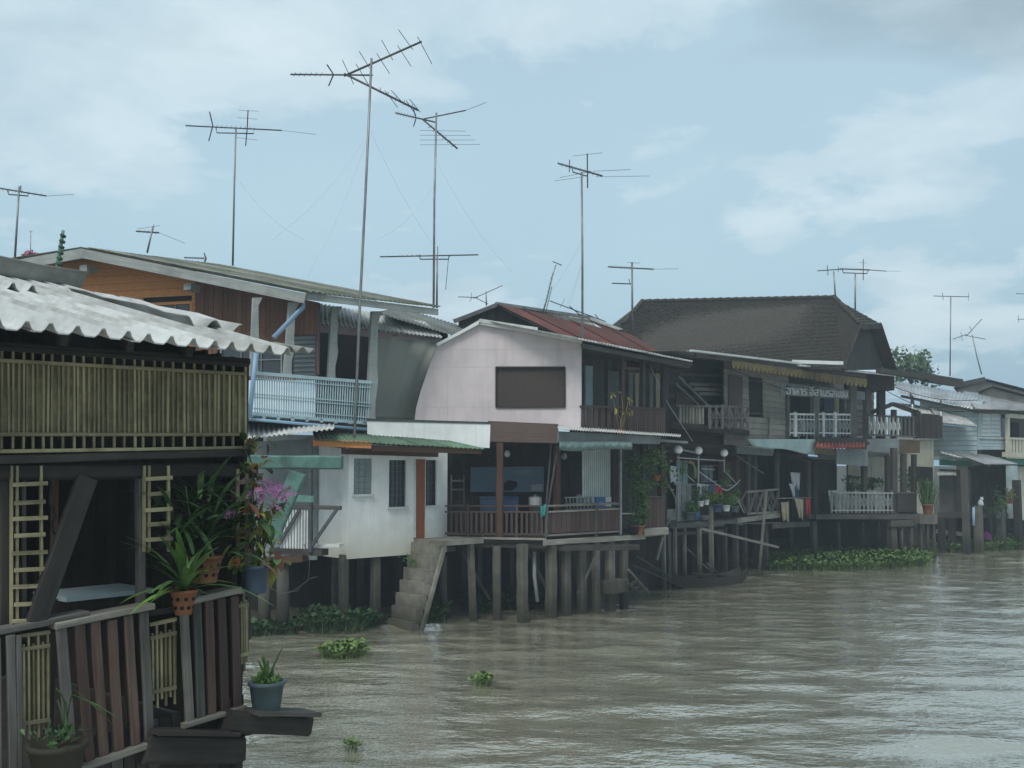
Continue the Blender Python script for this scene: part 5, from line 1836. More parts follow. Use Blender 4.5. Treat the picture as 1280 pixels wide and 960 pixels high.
# laundry
LN = thing('laundry_pole', 'thin pole holding drying clothes under the shack roof', 'pole', SF2.on(995, 622, -.3))
tube(LN, 'pole', [SF2.on(972, 623, -.35), SF2.on(1015, 622, -.35)], .02, 'pale_wood', sides=6)
tube(LN, 'bracket', [SF2.on(974, 611, -.1), SF2.on(974, 624, -.36)], .015, 'grey_wood', sides=6)
for (nm, lab, poly, m_, d) in (
        ('shirt', 'white shirt hanging under the shack roof', [(988, 590), (1000, 591), (999, 612), (990, 608)], 'white_cloth', -.1),
        ('trousers', 'white and dark trousers hanging below the white shirt', [(986, 604), (992, 606), (994, 622), (991, 620)], 'white_cloth', -.15),
        ('shorts', 'navy shorts hanging beside the white shirt', [(992, 607), (998, 607), (998, 623), (993, 622)], 'blue_cloth', -.12),
        ('shirt', 'khaki cloth drying on the pole over the water', [(993, 623), (1004, 624), (1004, 650), (998, 646)], 'khaki_cloth', -.37),
        ('shirt', 'dark cloth drying between the khaki and red ones', [(1003, 624), (1007, 624), (1008, 644), (1004, 646)], 'dark_cloth', -.36),
        ('shirt', 'red cloth drying at the right end of the pole', [(1006, 624), (1012, 623), (1013, 641), (1008, 646)], 'red_cloth', -.38),
        ('sack', 'brown sacking draped over the beam below the lattice rail', [(976, 628), (986, 627), (986, 652), (978, 650)], 'khaki_cloth', -.25)):
    single(nm, drape(None, nm, SF2, poly, m_, d, 2, .05), lab, 'laundry', 'drying laundry')
# diagonal light stick on the roof
single('stick', tube(None, 'stick', [SF2.on(872, 540, .6), SF2.on(881, 560, .4)], .035, 'pale_wood', sides=6), 'pale stick standing askew on the rusty shack roof', 'stick')

# ---------------------------------------------------------------- boat
BT = thing('wooden_boat', 'long dark wooden boat moored under the patio stilts', 'boat', onz(880, 731, 0))
ba, bb = onz(836, 735, 0), onz(930, 728, 0)
ax = (bb - ba).normalized()
sd = Vector((-ax.y, ax.x, 0))
Lb = (bb - ba).length
vs, fs = [], []
n1 = 16
for i in range(n1 + 1):
    s = i / n1
    w = .44 * math.sin(math.pi * (.07 + .86 * s)) ** .6
    sh = .10 * (2 * s - 1) ** 4 * 2.2 + .02
    p = ba + ax * (Lb * s)
    for (a, z) in ((-1, .26), (-.72, -.08), (.72, -.08), (1, .26), (.93, .26), (.6, .0), (-.6, .0), (-.93, .26)):
        vs.append(p + sd * (a * w) + Vector((0, 0, z + sh)))
for i in range(n1):
    for j in range(8):
        k2 = (j + 1) % 8
        fs.append((i * 8 + j, i * 8 + k2, i * 8 + 8 + k2, i * 8 + 8 + j))
fs.append(tuple(range(8)))
fs.append(tuple(n1 * 8 + j for j in range(7, -1, -1)))
put('hull', mesh('hull', vs, fs), 'dark_wood', BT)
for s in (.25, .5, .75):
    p = ba + ax * (Lb * s) + Vector((0, 0, .24))
    beam(BT, 'thwart', p - sd * .36, p + sd * .36, .16, .025, 'grey_wood', Vector((0, 0, 1)))
p = ba + ax * (Lb * .6)
tube(BT, 'pole', [p + Vector((0, 0, .4)) - ax * .9, p + Vector((0, 0, .2)) + ax * 1.0], .02, 'pale_wood', sides=6)
# broken ladder and sticks at the deck corner
LD = thing('bank_ladder', 'broken wooden ladder slanting into the water by the last deck post', 'ladder', onz(803, 740, 0))
pb(LD, 'stile', PF, (786, 712), (812, 741), 2.4, 'grey_wood', -.5, .05)
pb(LD, 'stile', PF, (786, 729), (801, 742), 2.4, 'grey_wood', -.3, .05)
for k in range(3):
    pb(LD, 'rung', PF, (789 + 5 * k, 731 + 4 * k), (798 + 6 * k, 726 + 5 * k), 3, 'grey_wood', -.4, .05)
DB = thing('driftwood', 'tangle of thin driftwood poles between the deck and the boat', 'driftwood', onz(820, 735, 0))
for k, (a, b) in enumerate((((790, 706), (836, 726)), ((796, 695), (840, 722)), ((812, 708), (846, 728)), ((878, 705), (898, 722)), ((884, 704), (902, 720)), ((858, 685), (872, 698)))):
    tube(DB, 'stick', [SF2.on(*a, -.3), SF2.on(*b, -.4)], .025, 'pale_wood' if k in (3, 4) else 'grey_wood', .018, 6)

# ================================================================ long timber house under the tiled roof
HF = Fr(915, 33.0, 48)
HH = thing('tiled_house', 'long dark timber house with big tiled roof, gold fringe and two verandas over the river', 'house', HF.w(6, 4, 0))


def tile_slope(T, a, b, c, d, rows, cols, m, seed=1):
    """Overlapping small tiles on the patch a(eave l) b(eave r) c(ridge r) d(ridge l), one mesh."""
    r = random.Random(seed)
    a, b, c, d = map(Vector, (a, b, c, d))
    nrm = (b - a).cross(d - a).normalized()
    if nrm.z < 0:
        nrm = -nrm
    vs, fs = [], []
    for j in range(rows):
        v0, v1 = (j - .15) / rows, (j + 1) / rows
        for i in range(cols):
            u0, u1 = (i + .5 * (j % 2)) / cols, (i + .94 + .5 * (j % 2)) / cols
            if u1 > 1:
                u1 = 1.0
            if u0 >= u1:
                continue
            h = .032 + r.uniform(-.006, .008)
            k = len(vs)
            p = [a.lerp(b, u).lerp(d.lerp(c, u), v) for u, v in ((u0, v0), (u1, v0), (u1, v1), (u0, v1))]
            vs += [p[0] + nrm * h, p[1] + nrm * (h + r.uniform(-.01, .01)), p[2], p[3], p[0] + nrm * (h - .03), p[1] + nrm * (h - .03)]
            fs += [(k, k + 1, k + 2, k + 3), (k + 4, k + 5, k + 1, k)]
    k = len(vs)
    vs += [a - nrm * .02, b - nrm * .02, c - nrm * .02, d - nrm * .02]
    fs.append((k, k + 1, k + 2, k + 3))
    o = put('tiling', mesh('tiling', vs, fs), m, T)
    o['kind'] = 'stuff'
    return o


RL, RR = at(803, 378, 39.2), at(1043, 373, 38.2)
Q1, Q2 = at(1075, 406, 36.6), at(1100, 405, 39.6)
FR_, BR_ = at(1053, 463, 34.9), at(1119, 462, 41.2)
FL_ = at(742, 448, 36.0)
BL_ = at(748, 420, 42.5)
tile_slope(HH, FL_, FR_, RR, RL, 52, 130, 'tile', 1)
tile_slope(HH, BL_, FL_, RL, RL, 30, 40, 'tile', 2)
# right part of the front slope between ridge end and half-hip corner, the half-hip and the back slope
tile_slope(HH, FR_, Q1, RR, RR, 26, 16, 'tile', 5)
tile_slope(HH, Q1, Q2, RR, RR, 10, 12, 'tile', 3)
prism(HH, 'roof_slope', [RR, Q2, BR_, BL_ + Vector((2, 3, 0)), RL], Vector((0, 0, -.05)), 'tile')
prism(HH, 'gable_wall', [FR_ + Vector((-.45, .1, 0)), Q1 + Vector((-.5, .1, -.1)), Q2 + Vector((-.5, -.1, -.1)), BR_ + Vector((-.45, 0, 0))], Vector((-.08, 0, 0)), 'dark_wood')
beam(HH, 'barge_board', Q1 + Vector((.03, 0, .0)), FR_ + Vector((.03, 0, 0)), .20, .08, 'dark_wood', Vector((1, 0, 0)))
beam(HH, 'barge_board', Q2 + Vector((.03, 0, .0)), BR_ + Vector((.03, 0, 0)), .20, .08, 'dark_wood', Vector((1, 0, 0)))
beam(HH, 'barge_board', Q1 + Vector((.02, 0, -.08)), Q2 + Vector((.02, 0, -.08)), .2, .08, 'dark_wood', Vector((1, 0, 0)))


def caps(a, b, n):
    for k in range(n):
        p, q = a.lerp(b, k / n), a.lerp(b, (k + 1.12) / n)
        tube(HH, 'ridge_tile', [p + Vector((0, 0, .03)), q + Vector((0, 0, .05))], .085, 'tile', .10, 7)


caps(RL, RR, 24)
caps(Q1, RR, 7)
caps(RL.lerp(FL_, .42), RL, 9)
# long lower roof with pale edge, gold fringe
le0, le1 = HF.on(858, 438.5, -.9), HF.on(1119, 469, -.9)
sheets(HH, 'lower_roof_sheet', le0, le1, le1 + HF.i * 3.2 + Vector((0, 0, .2)), le0 + HF.i * 3.2 + Vector((0, 0, .2)), 'grey_sheet', 6, .16, .02, seed=51)
pb(HH, 'roof_edge', HF, (866, 438), (1000, 454), 2.2, 'white_paint', -1.0, .12)
pb(HH, 'roof_edge', HF, (1000, 456.5), (1120, 469.5), 1.8, 'white_paint', -1.02, .12)
beam(HH, 'flashing', at(990, 452, 35.0), at(1054, 454, 34.6), .12, .1, 'white_paint', Vector((0, 1, 0)))
pb(HH, 'eave_board', HF, (870, 443), (1083, 470), 6, 'grey_wood', -.8, .06)


def fringe(T, fr, a, b, n, h, m, d, tooth=.45):
    pts = []
    for k in range(n):
        for (u, f) in ((0, 1 - tooth), (.25, 1), (.5, 1.06), (.75, 1), (.98, 1 - tooth)):
            s = (k + u) / n
            pts.append((a[0] + (b[0] - a[0]) * s, a[1] + (b[1] - a[1]) * s + h * f))
    n_ = len(pts)
    vs, fs = [], []
    for (x, y), s in zip(pts, range(n_)):
        q = a[1] + (b[1] - a[1]) * (x - a[0]) / (b[0] - a[0])
        vs += [fr.on(x, q, d), fr.on(x, y, d)]
    for k in range(n_ - 1):
        fs.append((2 * k, 2 * k + 1, 2 * k + 3, 2 * k + 2))
    o = put('fringe', mesh('fringe', vs, fs), m, T)
    o.modifiers.new('t', 'SOLIDIFY').thickness = .03
    return o


fringe(HH, HF, (915, 450), (1018, 465), 20, 9.5, 'gold_trim', -.85)
fringe(HH, HF, (1019, 465), (1084, 473.5), 12, 10.5, 'gold_trim', -.84)
# weatherboard walls
boards(HH, 'weatherboard', HF, [(905, 446), (985, 457), (985, 556), (905, 556)], 'pale_wood', 15, .0, .04, True, .04, .02, holes=[(936, 477, 953, 516)])
window(HH, HF, rect(HF, 936, 477, 953, 516), 'dark', 'dark_wood', .0, 1, 1, .06)
pb(HH, 'corner_board', HF, (920, 470), (920, 520), 17, 'dull_red_wood', -.06, .05)
boards(HH, 'weatherboard', HF, [(985, 457), (1092, 470), (1092, 552), (985, 556)], 'grey_wood', 12, 1.9, .04, True, .04, .02)
boards(HH, 'weatherboard', HF, [(826, 440), (925, 450), (925, 575), (826, 575)], 'grey_wood', 18, 1.0, .04, True, .05, .03)
pq(HH, 'sign_board', HF, [(976, 478), (1084, 490), (1084, 500), (976, 494)], 'grey_board', -.05, .05)
# veranda openings as flat panels: near-black ones paint their shade, others are cloth
for (xa, xb, m_) in ((986, 998, 'dark'), (1000, 1013, 'dark'), (1030, 1042, 'blue_cloth'), (1043, 1049, 'khaki_cloth'), (1050, 1056, 'dark')):
    pq(HH, 'opening_panel', HF, [(xa, 493), (xb, 494), (xb, 548), (xa, 548)], m_, 1.7, .06)
for px, w in ((1021, 7), (1067, 8), (1086, 6), (986, 3)):
    pb(HH, 'veranda_post', HF, (px, 482), (px, 552), w, 'grey_wood', -.1, .16)
prism(HH, 'veranda_floor', [HF.on(980, 551, -.2), HF.on(1146, 553, -.2), HF.on(1146, 553, -.2) + HF.i * 3, HF.on(980, 551, -.2) + HF.i * 3], Vector((0, 0, -.1)), 'dark_wood')
# white fretwork railing
FZ = [(988, 1018), (1024, 1063)]
for a, b in FZ:
    for y, w in ((517.5, 2.2), (524, 1.2), (541, 1.8)):
        pb(HH, 'veranda_rail', HF, (a, y), (b, y + .02 * (b - a)), w, 'white_paint', -.15, .05)
    n = int((b - a) / 4.2)
    for k in range(n + 1):
        x = a + (b - a) * k / n
        pb(HH, 'baluster', HF, (x, 517), (x, 545), 1.2, 'weathered_white', -.14, .03)
        if k < n:
            w = (b - a) / n
            pb(HH, 'fret_slat', HF, (x, 525), (x + w, 540), .9, 'weathered_white', -.12, .015)
            pb(HH, 'fret_slat', HF, (x + w, 525), (x, 540), .9, 'weathered_white', -.10, .015)
for px in (995, 1030, 1045):
    pb(HH, 'rail_post', HF, (px, 515), (px, 546), 2.2, 'white_paint', -.17, .07)
# left balcony: plain balusters and fretwork, stair rail
pb(HH, 'balcony_beam', HF, (840, 530), (937, 541), 7, 'dark_wood', -.6, .15)
prism(HH, 'balcony_floor', [HF.on(840, 532, -.6), HF.on(937, 541, -.6), HF.on(937, 541, 1), HF.on(840, 532, 1)], Vector((0, 0, -.08)), 'dark_wood')
pb(HH, 'balcony_rail', HF, (845, 507), (937, 509), 2.5, 'grey_wood', -.62, .06)
for k in range(8):
    pb(HH, 'baluster', HF, (851 + 4 * k, 509), (851 + 4 * k, 530), 2.0, 'pale_wood', -.6, .05)
for k in range(6):
    x = 888 + 8 * k
    pb(HH, 'rail_post', HF, (x, 506), (x, 536), 2, 'grey_wood', -.64, .06)
    pb(HH, 'fret_slat', HF, (x, 510), (x + 8, 534), 1.8, 'grey_wood', -.6, .03)
    pb(HH, 'fret_slat', HF, (x + 8, 510), (x, 534), 1.8, 'grey_wood', -.57, .03)
    pb(HH, 'fret_slat', HF, (x, 522), (x + 8, 523), 1.6, 'grey_wood', -.63, .03)
pb(HH, 'stair_rail', HF, (848, 470), (886, 507), 2.5, 'grey_wood', -.3, .06)
pb(HH, 'stair_rail', HF, (845, 479), (880, 512), 2, 'grey_wood', -.3, .06)
pq(HH, 'red_panel', HF, [(845, 488), (866, 503), (866, 506), (845, 506)], 'dull_red_wood', .1, .04)
pb(HH, 'pale_board', HF, (850, 468), (920, 470), 3, 'pale_wood', .9, .05)
for k, (y, x0_, x1_) in enumerate(((480, 862, 912), (486, 868, 915), (492, 874, 918))):
    pb(HH, 'louvre_board', HF, (x0_, y), (x1_, y + 2), 4, 'pale_wood', .6 - k * .1, .04)
pb(HH, 'pipe', HF, (964, 522), (963, 550), 1.6, 'pale_wood', -.1, .05)
pb(HH, 'lower_beam', HF, (840, 545), (985, 556), 9, 'dark_wood', .2, .2)
# right wing of the upper veranda
VF = Fr(1086, 41.2, 20)
for y, w in ((519, 2), (543, 2)):
    pb(HH, 'veranda_rail', VF, (1086, y), (1145, y + 3), w, 'grey_wood', -.3, .06)
for k in range(12):
    x = 1087 + 5 * k
    pb(HH, 'baluster', VF, (x, 520), (x, 545), 2, 'grey_wood' if k > 7 else 'fascia', -.28, .05)
    if k < 8:
        pb(HH, 'fret_slat', VF, (x, 524), (x + 5, 541), 1.2, 'white_paint', -.26, .03)
        pb(HH, 'fret_slat', VF, (x + 5, 524), (x, 541), 1.2, 'white_paint', -.24, .03)
pq(HH, 'veranda_panel', VF, [(1125, 521), (1146, 521), (1146, 546), (1125, 546)], 'dark_wood', -.2, .05)
boards(HH, 'veranda_board', VF, [(1146, 516), (1178, 519), (1178, 548), (1146, 548)], 'dark_wood', 8, .4, .05, False, .06)
for px, y0, w in ((1103, 478, 8), (1119, 512, 4), (1147, 512, 3)):
    pb(HH, 'veranda_post', VF, (px, y0), (px, 548), w, 'dark_wood', -.1, .18)
pq(HH, 'floor_fascia', VF, [(1083, 549), (1124, 549), (1124, 566), (1083, 564)], 'grey_board', -.35, .06)
pq(HH, 'floor_fascia', VF, [(1124, 550), (1150, 551), (1150, 566), (1124, 567)], mat('tan_board', (0.12, 0.085, 0.05), .8, .3), -.2, .06)
fringe(HH, VF, (1086, 566), (1112, 567), 6, 5, 'steel_dark', -.3)
pq(HH, 'eave_end', VF, [(1083, 466), (1118, 464), (1118, 488), (1083, 486)], 'dark_wood', -.6, 1.4)
beam(HH, 'roof_edge_beam', at(1098, 463, 38.5), at(1160, 472, 42.5), .20, .2, 'tile', Vector((0, 1, 0)))
beam(HH, 'roof_edge_beam', at(1155, 472, 42.5), at(1200, 479, 44.5), .34, .3, 'tile', Vector((0, 1, 0)))
# between the storeys: pale tarp, red tiles, grey panels
drape(HH, 'pale_tarpaulin', HF, [(934, 549), (1021, 549), (1018, 568), (940, 557)], 'pale_tarp', -.3, 4, .05)
beam(HH, 'tile_support', HF.on(1021, 552, -.35), HF.on(1083, 552, -.35), .06, .3, 'dark_wood', Vector((0, 0, 1)))
for k in range(14):
    a = HF.on(1022 + 4.4 * k, 553, -.30)
    b = HF.on(1022 + 4.4 * k, 559, -.62)
    tube(HH, 'red_tile', [a, b], .062, 'red_tile', .07, 8)
pq(HH, 'lower_fascia', HF, [(1020, 560), (1046, 561), (1046, 571), (1020, 569)], 'gold_trim', -.3, .05)
pq(HH, 'lower_panel', HF, [(1046, 561), (1085, 562), (1085, 583), (1046, 580)], 'grey_board', -.38, .05)
fringe(HH, HF, (1023, 567), (1045, 569), 5, 5, 'dark_wood', -.34)
# lower deck with white chairs' railing
DF = Fr(1085, 40.2, 22)
zq = DF.on(1085, 642, 0).z
pts = [DF.on(1008, 642, 0), DF.on(1147, 644, 0)]
pts += [pts[1] + DF.i * 3.5, pts[0] + DF.i * 3.5]
for p in pts:
    p.z = zq
prism(HH, 'deck_floor', pts, Vector((0, 0, -.12)), 'dark_wood')
pb(HH, 'deck_beam', DF, (1020, 646), (1147, 646), 6, 'grey_wood', -.06, .12)
pb(HH, 'deck_rail', DF, (1040, 615.5), (1117, 616.5), 2, 'fascia', -.05, .05)
pb(HH, 'deck_rail', DF, (1040, 638), (1117, 638), 1.6, 'fascia', -.05, .05)
for k in range(16):
    x = 1040 + 5 * k
    pb(HH, 'baluster', DF, (x, 613 if k % 3 == 0 else 616), (x, 641), 1.4, 'weathered_white', -.04, .04)
    if k < 15:
        pb(HH, 'fret_slat', DF, (x, 618), (x + 5, 637), .9, 'weathered_white', -.02, .02)
        pb(HH, 'fret_slat', DF, (x + 5, 618), (x, 637), .9, 'weathered_white', .0, .02)
pq(HH, 'deck_panel', DF, [(1122, 617), (1146, 617), (1146, 640), (1122, 640)], 'dark_wood', -.05, .05)
pb(HH, 'deck_rail', DF, (1118, 616), (1147, 616), 2, 'grey_wood', -.08, .06)
for px, y0, w in ((1082, 582, 5), (1119, 560, 6), (1131, 567, 5), (1144, 568, 4), (1111, 570, 4), (1020, 575, 5)):
    pb(HH, 'deck_post', DF, (px, y0), (px, 642), w, 'grey_wood' if px == 1119 else 'dark_wood', .05, .16)
for k, (px, y0, y1, w, d) in enumerate(((1119, 660, 698, 10, .0), (1129, 660, 697, 3, .0), (1141, 660, 697, 4, .0), (1126, 658, 694, 5, 1.0), (1020, 652, 702, 7, .2), (1050, 652, 698, 5, 1), (1080, 652, 697, 5, 1), (1100, 652, 696, 5, 1.2), (990, 655, 706, 6, 1.0))):
    post(HH, 'concrete_post', DF, px, y0, y1, w, 'concrete', d, sink=.7)
pb(HH, 'concrete_beam', DF, (1114, 655), (1144, 653), 8, 'concrete', -.1, .25)
boards(HH, 'lower_board', HF, [(990, 575), (1030, 578), (1030, 645), (990, 648)], 'dark_wood', 9, 1.6, .04, False, .04)
boards(HH, 'lower_board', DF, [(1005, 570), (1046, 572), (1046, 640), (1005, 640)], 'dark_wood', 8, 2.2, .04, False, .04)
boards(HH, 'skirt_or_shade_board', DF, [(985, 648), (1150, 648), (1150, 702), (985, 708)], 'dark_wood', 18, 2.4, .04, False, .03)  # added dark boards, deepening the shade beneath the lower deck
# Thai sign over the veranda
fc = bpy.data.curves.new('sign_letters', 'FONT')
fc.body = '\u0e2d\u0e32\u0e2b\u0e32\u0e23 \u0e2d\u0e35\u0e2a\u0e32\u0e19\u0e23\u0e2a\u0e41\u0e0b\u0e1a'
fc.size = 1.0
fc.extrude = .03
fc.fill_mode = 'BOTH'
tmp = bpy.data.objects.new('tmp_text', fc)
C.objects.link(tmp)
bpy.context.view_layer.update()
me = bpy.data.meshes.new_from_object(tmp.evaluated_get(bpy.context.evaluated_depsgraph_get()))
bpy.data.objects.remove(tmp)
co = np.array([v.co[:] for v in me.vertices])
if len(co):
    mn, mx = co.min(0), co.max(0)
    a, b = HF.on(983, 493, -.12), HF.on(1059, 497, -.12)
    c_ = HF.on(983, 481, -.12)
    wid, hei = (b - a).length, (c_ - a).length
    co[:, 0] = (co[:, 0] - mn[0]) / (mx[0] - mn[0]) * wid
    co[:, 1] = (co[:, 1] - mn[1]) / (mx[1] - mn[1]) * hei
    me.vertices.foreach_set('co', co.ravel())
    X = (b - a).normalized()
    Z = Vector((0, 0, 1))
    Z = (Z - X * X.z).normalized()
    M = Matrix((X, Z, X.cross(Z))).transposed().to_4x4()
    M.translation = a
    me.materials.clear()
    LT = thing('letter_sign', 'white Thai lettering over the veranda doors of the tiled house', 'sign', a)
    put('lettering', me, 'letters', LT, M)['kind'] = 'stuff'

# cream house behind the lower deck, with its planting
CH2 = thing('cream_shed', 'cream-painted boarded shed behind the lower river deck', 'shed', at(1120, 640, 44))
CF = Fr(1120, 44.0, 25)
boards(CH2, 'cream_board', CF, [(1060, 548), (1167, 550), (1167, 642), (1060, 642)], 'cream', 26, 0, .04, False, .03)
corr(CH2, 'roof_sheet', CF.on(1055, 548, -.3), CF.on(1180, 550, -.3), CF.on(1180, 546, 2), CF.on(1055, 544, 2), 'grey_sheet', .15, .02)
pq(CH2, 'window_board', CF, [(1137, 583), (1166, 584), (1166, 602), (1137, 602)], 'dark_wood', -.08, .06)
RD = thing('red_roof', 'small red-roofed lean-to behind the lower deck post', 'lean-to', at(1070, 612, 43))
corr(RD, 'roof_sheet', at(1058, 596, 42.6), at(1094, 598, 43.4), at(1080, 586, 44.6), at(1058, 582, 44), 'rust_sheet', .14, .02)
beam(RD, 'post', at(1064, 597, 43), at(1064, 640, 43), .12, .12, 'dark_wood')
beam(RD, 'post', at(1090, 598, 43.4), at(1090, 640, 43.4), .12, .12, 'dark_wood')
for k, (px, py, rx, rz, n, lab) in enumerate(((1066, 606, 12, 10, 260, 'low bright shrub behind the deck railing, leftmost'), (1092, 607, 12, 9, 260, 'low bright shrub behind the deck railing, between the posts'), (1133, 600, 9, 17, 260, 'tall shrub growing behind the right deck posts'))):
    c_ = DF.on(px, py, 1.6)
    s_ = c_.y / F
    SB2 = thing('shrub', lab, 'shrub', Vector((c_.x, c_.y, zq)), 'shrubs behind the lower deck')
    leaf_cloud('foliage', blob_pts(c_, (rx * s_ * 1.4, .4, rz * s_ * 1.3), n, 120 + k, .6, 6), .13, 'leaf_green', SB2, 130 + k, .3, .45)
    for q in range(3):
        tube(SB2, 'stem', [Vector((c_.x + .1 * q, c_.y, zq)), c_ + Vector((rnd.gauss(0, .15), 0, .1))], .015, 'leaf_dark', .008, 5)
# big bushy pot at the deck end
pc_ = DF.on(1160, 642, -.2)
BP = thing('bushy_planter', 'big brush-like green plant in a terracotta pot on a concrete block at the deck end', 'planter', pc_)
pot(BP, 'pot', pc_, .22, .17, .38, 'terracotta')
for k in range(170):
    d = Vector((rnd.gauss(0, .16), rnd.gauss(0, .16), 1))
    blade(BP, 'leaf', pc_ + Vector((rnd.gauss(0, .1), rnd.gauss(0, .1), .32)), d, rnd.choice((.8, 1.0, 1.2)), .05, 'leaf_green' if k % 3 else 'leaf_dark', .1, key=k % 3)
KB = thing('concrete_block', 'concrete block on stubby posts carrying the bushy planter', 'block', DF.on(1160, 700, 0))
pq(KB, 'block', DF, [(1150, 643), (1172, 643), (1172, 655), (1150, 655)], 'concrete', -.4, .6)
for px in (1153, 1161, 1169):
    post(KB, 'post', DF, px, 655, 693, 4, 'concrete', -.2, sink=.6)
# white garden chairs on the decks


def garden_chair(fr, px, d, z, s, label, group, turn):
    p = fr.on(px, 600, d)
    T = thing('garden_chair', label, 'chair', Vector((p.x, p.y, z)), group)
    f = Fr(0, 0, turn, Vector((p.x, p.y, 0)))
    for x in (-.22, .22):
        beam(T, 'leg', f.w(x, -.2, z), f.w(x, -.2, z + .43), .04, .04, 'white_plastic', f.i)
        beam(T, 'leg', f.w(x, .2, z), f.w(x, .22, z + .43), .04, .04, 'white_plastic', f.i)
        beam(T, 'arm', f.w(x * 1.05, -.2, z + .64), f.w(x * 1.05, .24, z + .66), .05, .03, 'white_plastic', Vector((0, 0, 1)))
        beam(T, 'arm_post', f.w(x * 1.05, -.19, z + .43), f.w(x * 1.05, -.19, z + .64), .035, .035, 'white_plastic', f.i)
        beam(T, 'back_post', f.w(x, .22, z + .43), f.w(x * .95, .33, z + .88), .045, .03, 'white_plastic', f.i)
    beam(T, 'seat', f.w(-.24, 0, z + .43), f.w(.24, 0, z + .43), .44, .03, 'white_plastic', Vector((0, 0, 1)))
    for k in range(5):
        x = -.16 + .08 * k
        beam(T, 'back_slat', f.w(x, .23, z + .46), f.w(x, .32, z + .84), .035, .015, 'white_plastic', f.i)
    beam(T, 'top_rail', f.w(-.22, .33, z + .87), f.w(.22, .33, z + .87), .07, .025, 'white_plastic', f.i)


vz = HF.on(1000, 551, -.2).z
for k, (px, lab) in enumerate(((1010, 'white chair behind the fretwork rail, first from the weatherboard wall'), (1036, 'white chair behind the fretwork rail, under the blue door curtain'), (1050, 'white chair behind the fretwork rail, near the right post'))):
    garden_chair(HF, px, .5, vz, 1, lab, 'chairs on the upper veranda', 30 + 40 * k)
vz2 = VF.on(1100, 548, 0).z
for k, (px, lab) in enumerate(((1094, 'bright white chair at the veranda corner, left of the dark post'), (1109, 'bright white chair at the veranda corner, right of the dark post'))):
    garden_chair(VF, px, .35, vz2, 1, lab, 'chairs on the veranda corner', 10 + 50 * k)
for k, (px, lab) in enumerate(((1047, 'white chair on the lower deck, leftmost'), (1066, 'white chair on the lower deck, between the first posts'), (1098, 'white chair on the lower deck, nearest the thick post'))):
    garden_chair(DF, px, .6, zq, 1, lab, 'chairs on the lower deck', 15 + 45 * k)

# ================================================================ houses at the right edge
RF1 = Fr(1222, 44.5, 38)
R1 = thing('pale_house', 'pale blue-white weatherboard house with long zinc roofs at the right', 'house', RF1.w(1, 3, 0))
boards(R1, 'weatherboard', RF1, [(1222, 512), (1259, 516), (1259, 562), (1222, 562)], mat('pale_blue_board', (0.40, 0.49, 0.50), .75, .12, dirt=(.22, .27, .28), dirt_amt=.5, jitter=.08), 12, 0, .04, True, .04, .02)
sf = Fr(0, 0, -28, RF1.w(0, 0, 0))
boards(R1, 'weatherboard', sf, [(1150, 498), (1221.5, 514), (1221.5, 575), (1150, 575)], 'pale_blue_board', 13, 0, .04, True, .05, .03)
for a, b in ((1228, 1238), (1239, 1250)):
    sh = pq(R1, 'shutter', RF1, [(a, 517), (b, 517.5), (b, 545), (a, 545)], 'white_paint', -.05, .04)
    for k in range(5):
        pb(sh, 'slat', RF1, (a + 1, 521 + 5 * k), (b - 1, 521.2 + 5 * k), 2.5, 'pale_blue_board', -.07, .03)
pq(R1, 'window', RF1, [(1252, 518), (1256, 518), (1256, 546), (1252, 546)], 'glass', -.04, .04)
pb(R1, 'sill', RF1, (1225, 547), (1258, 548), 2, 'white_paint', -.08, .1)
for k, (a, b, m_) in enumerate((((1124, 491), (1224, 513), 'zinc_sheet'),)):
    sheets(R1, 'roof_sheet', sf.on(*a, -.5), sf.on(*b, -.5), sf.on(1232, 496, 3.2), sf.on(1118, 476, 3.2), m_, 5, .18, .022, seed=61)
sheets(R1, 'roof_sheet', RF1.on(1219, 511, -.6), RF1.on(1300, 514, -.6), RF1.on(1330, 503, 3.0), RF1.on(1204, 489, 3.0), 'zinc_sheet', 4, .18, .022, seed=62)
pb(R1, 'eave_board', RF1, (1221, 514), (1262, 516), 3.5, 'grey_wood', -.3, .08)
pb(R1, 'eave_board', sf, (1126, 495), (1222, 515), 3.5, 'grey_wood', -.35, .08)
# awning on the side wall
corr(R1, 'awning_sheet', sf.on(1176, 528, -1.3), sf.on(1222, 533, -1.3), sf.on(1205, 521, -.05), sf.on(1160, 507, -.05), 'white_sheet', .16, .018)
pb(R1, 'awning_rail', sf, (1176, 530), (1220, 534), 2, 'blue_pipe', -1.25, .06)
corr(R1, 'roof_sheet', sf.on(1124, 512, -.9), sf.on(1180, 523, -.9), sf.on(1172, 510, .4), sf.on(1120, 503, .4), 'white_sheet', .16, .018)
beam(R1, 'gable_board', at(1088, 516, 43), at(1116, 505, 43), .18, .08, 'dark_wood')
beam(R1, 'gable_board', at(1116, 505, 43), at(1150, 517, 43), .18, .08, 'dark_wood')
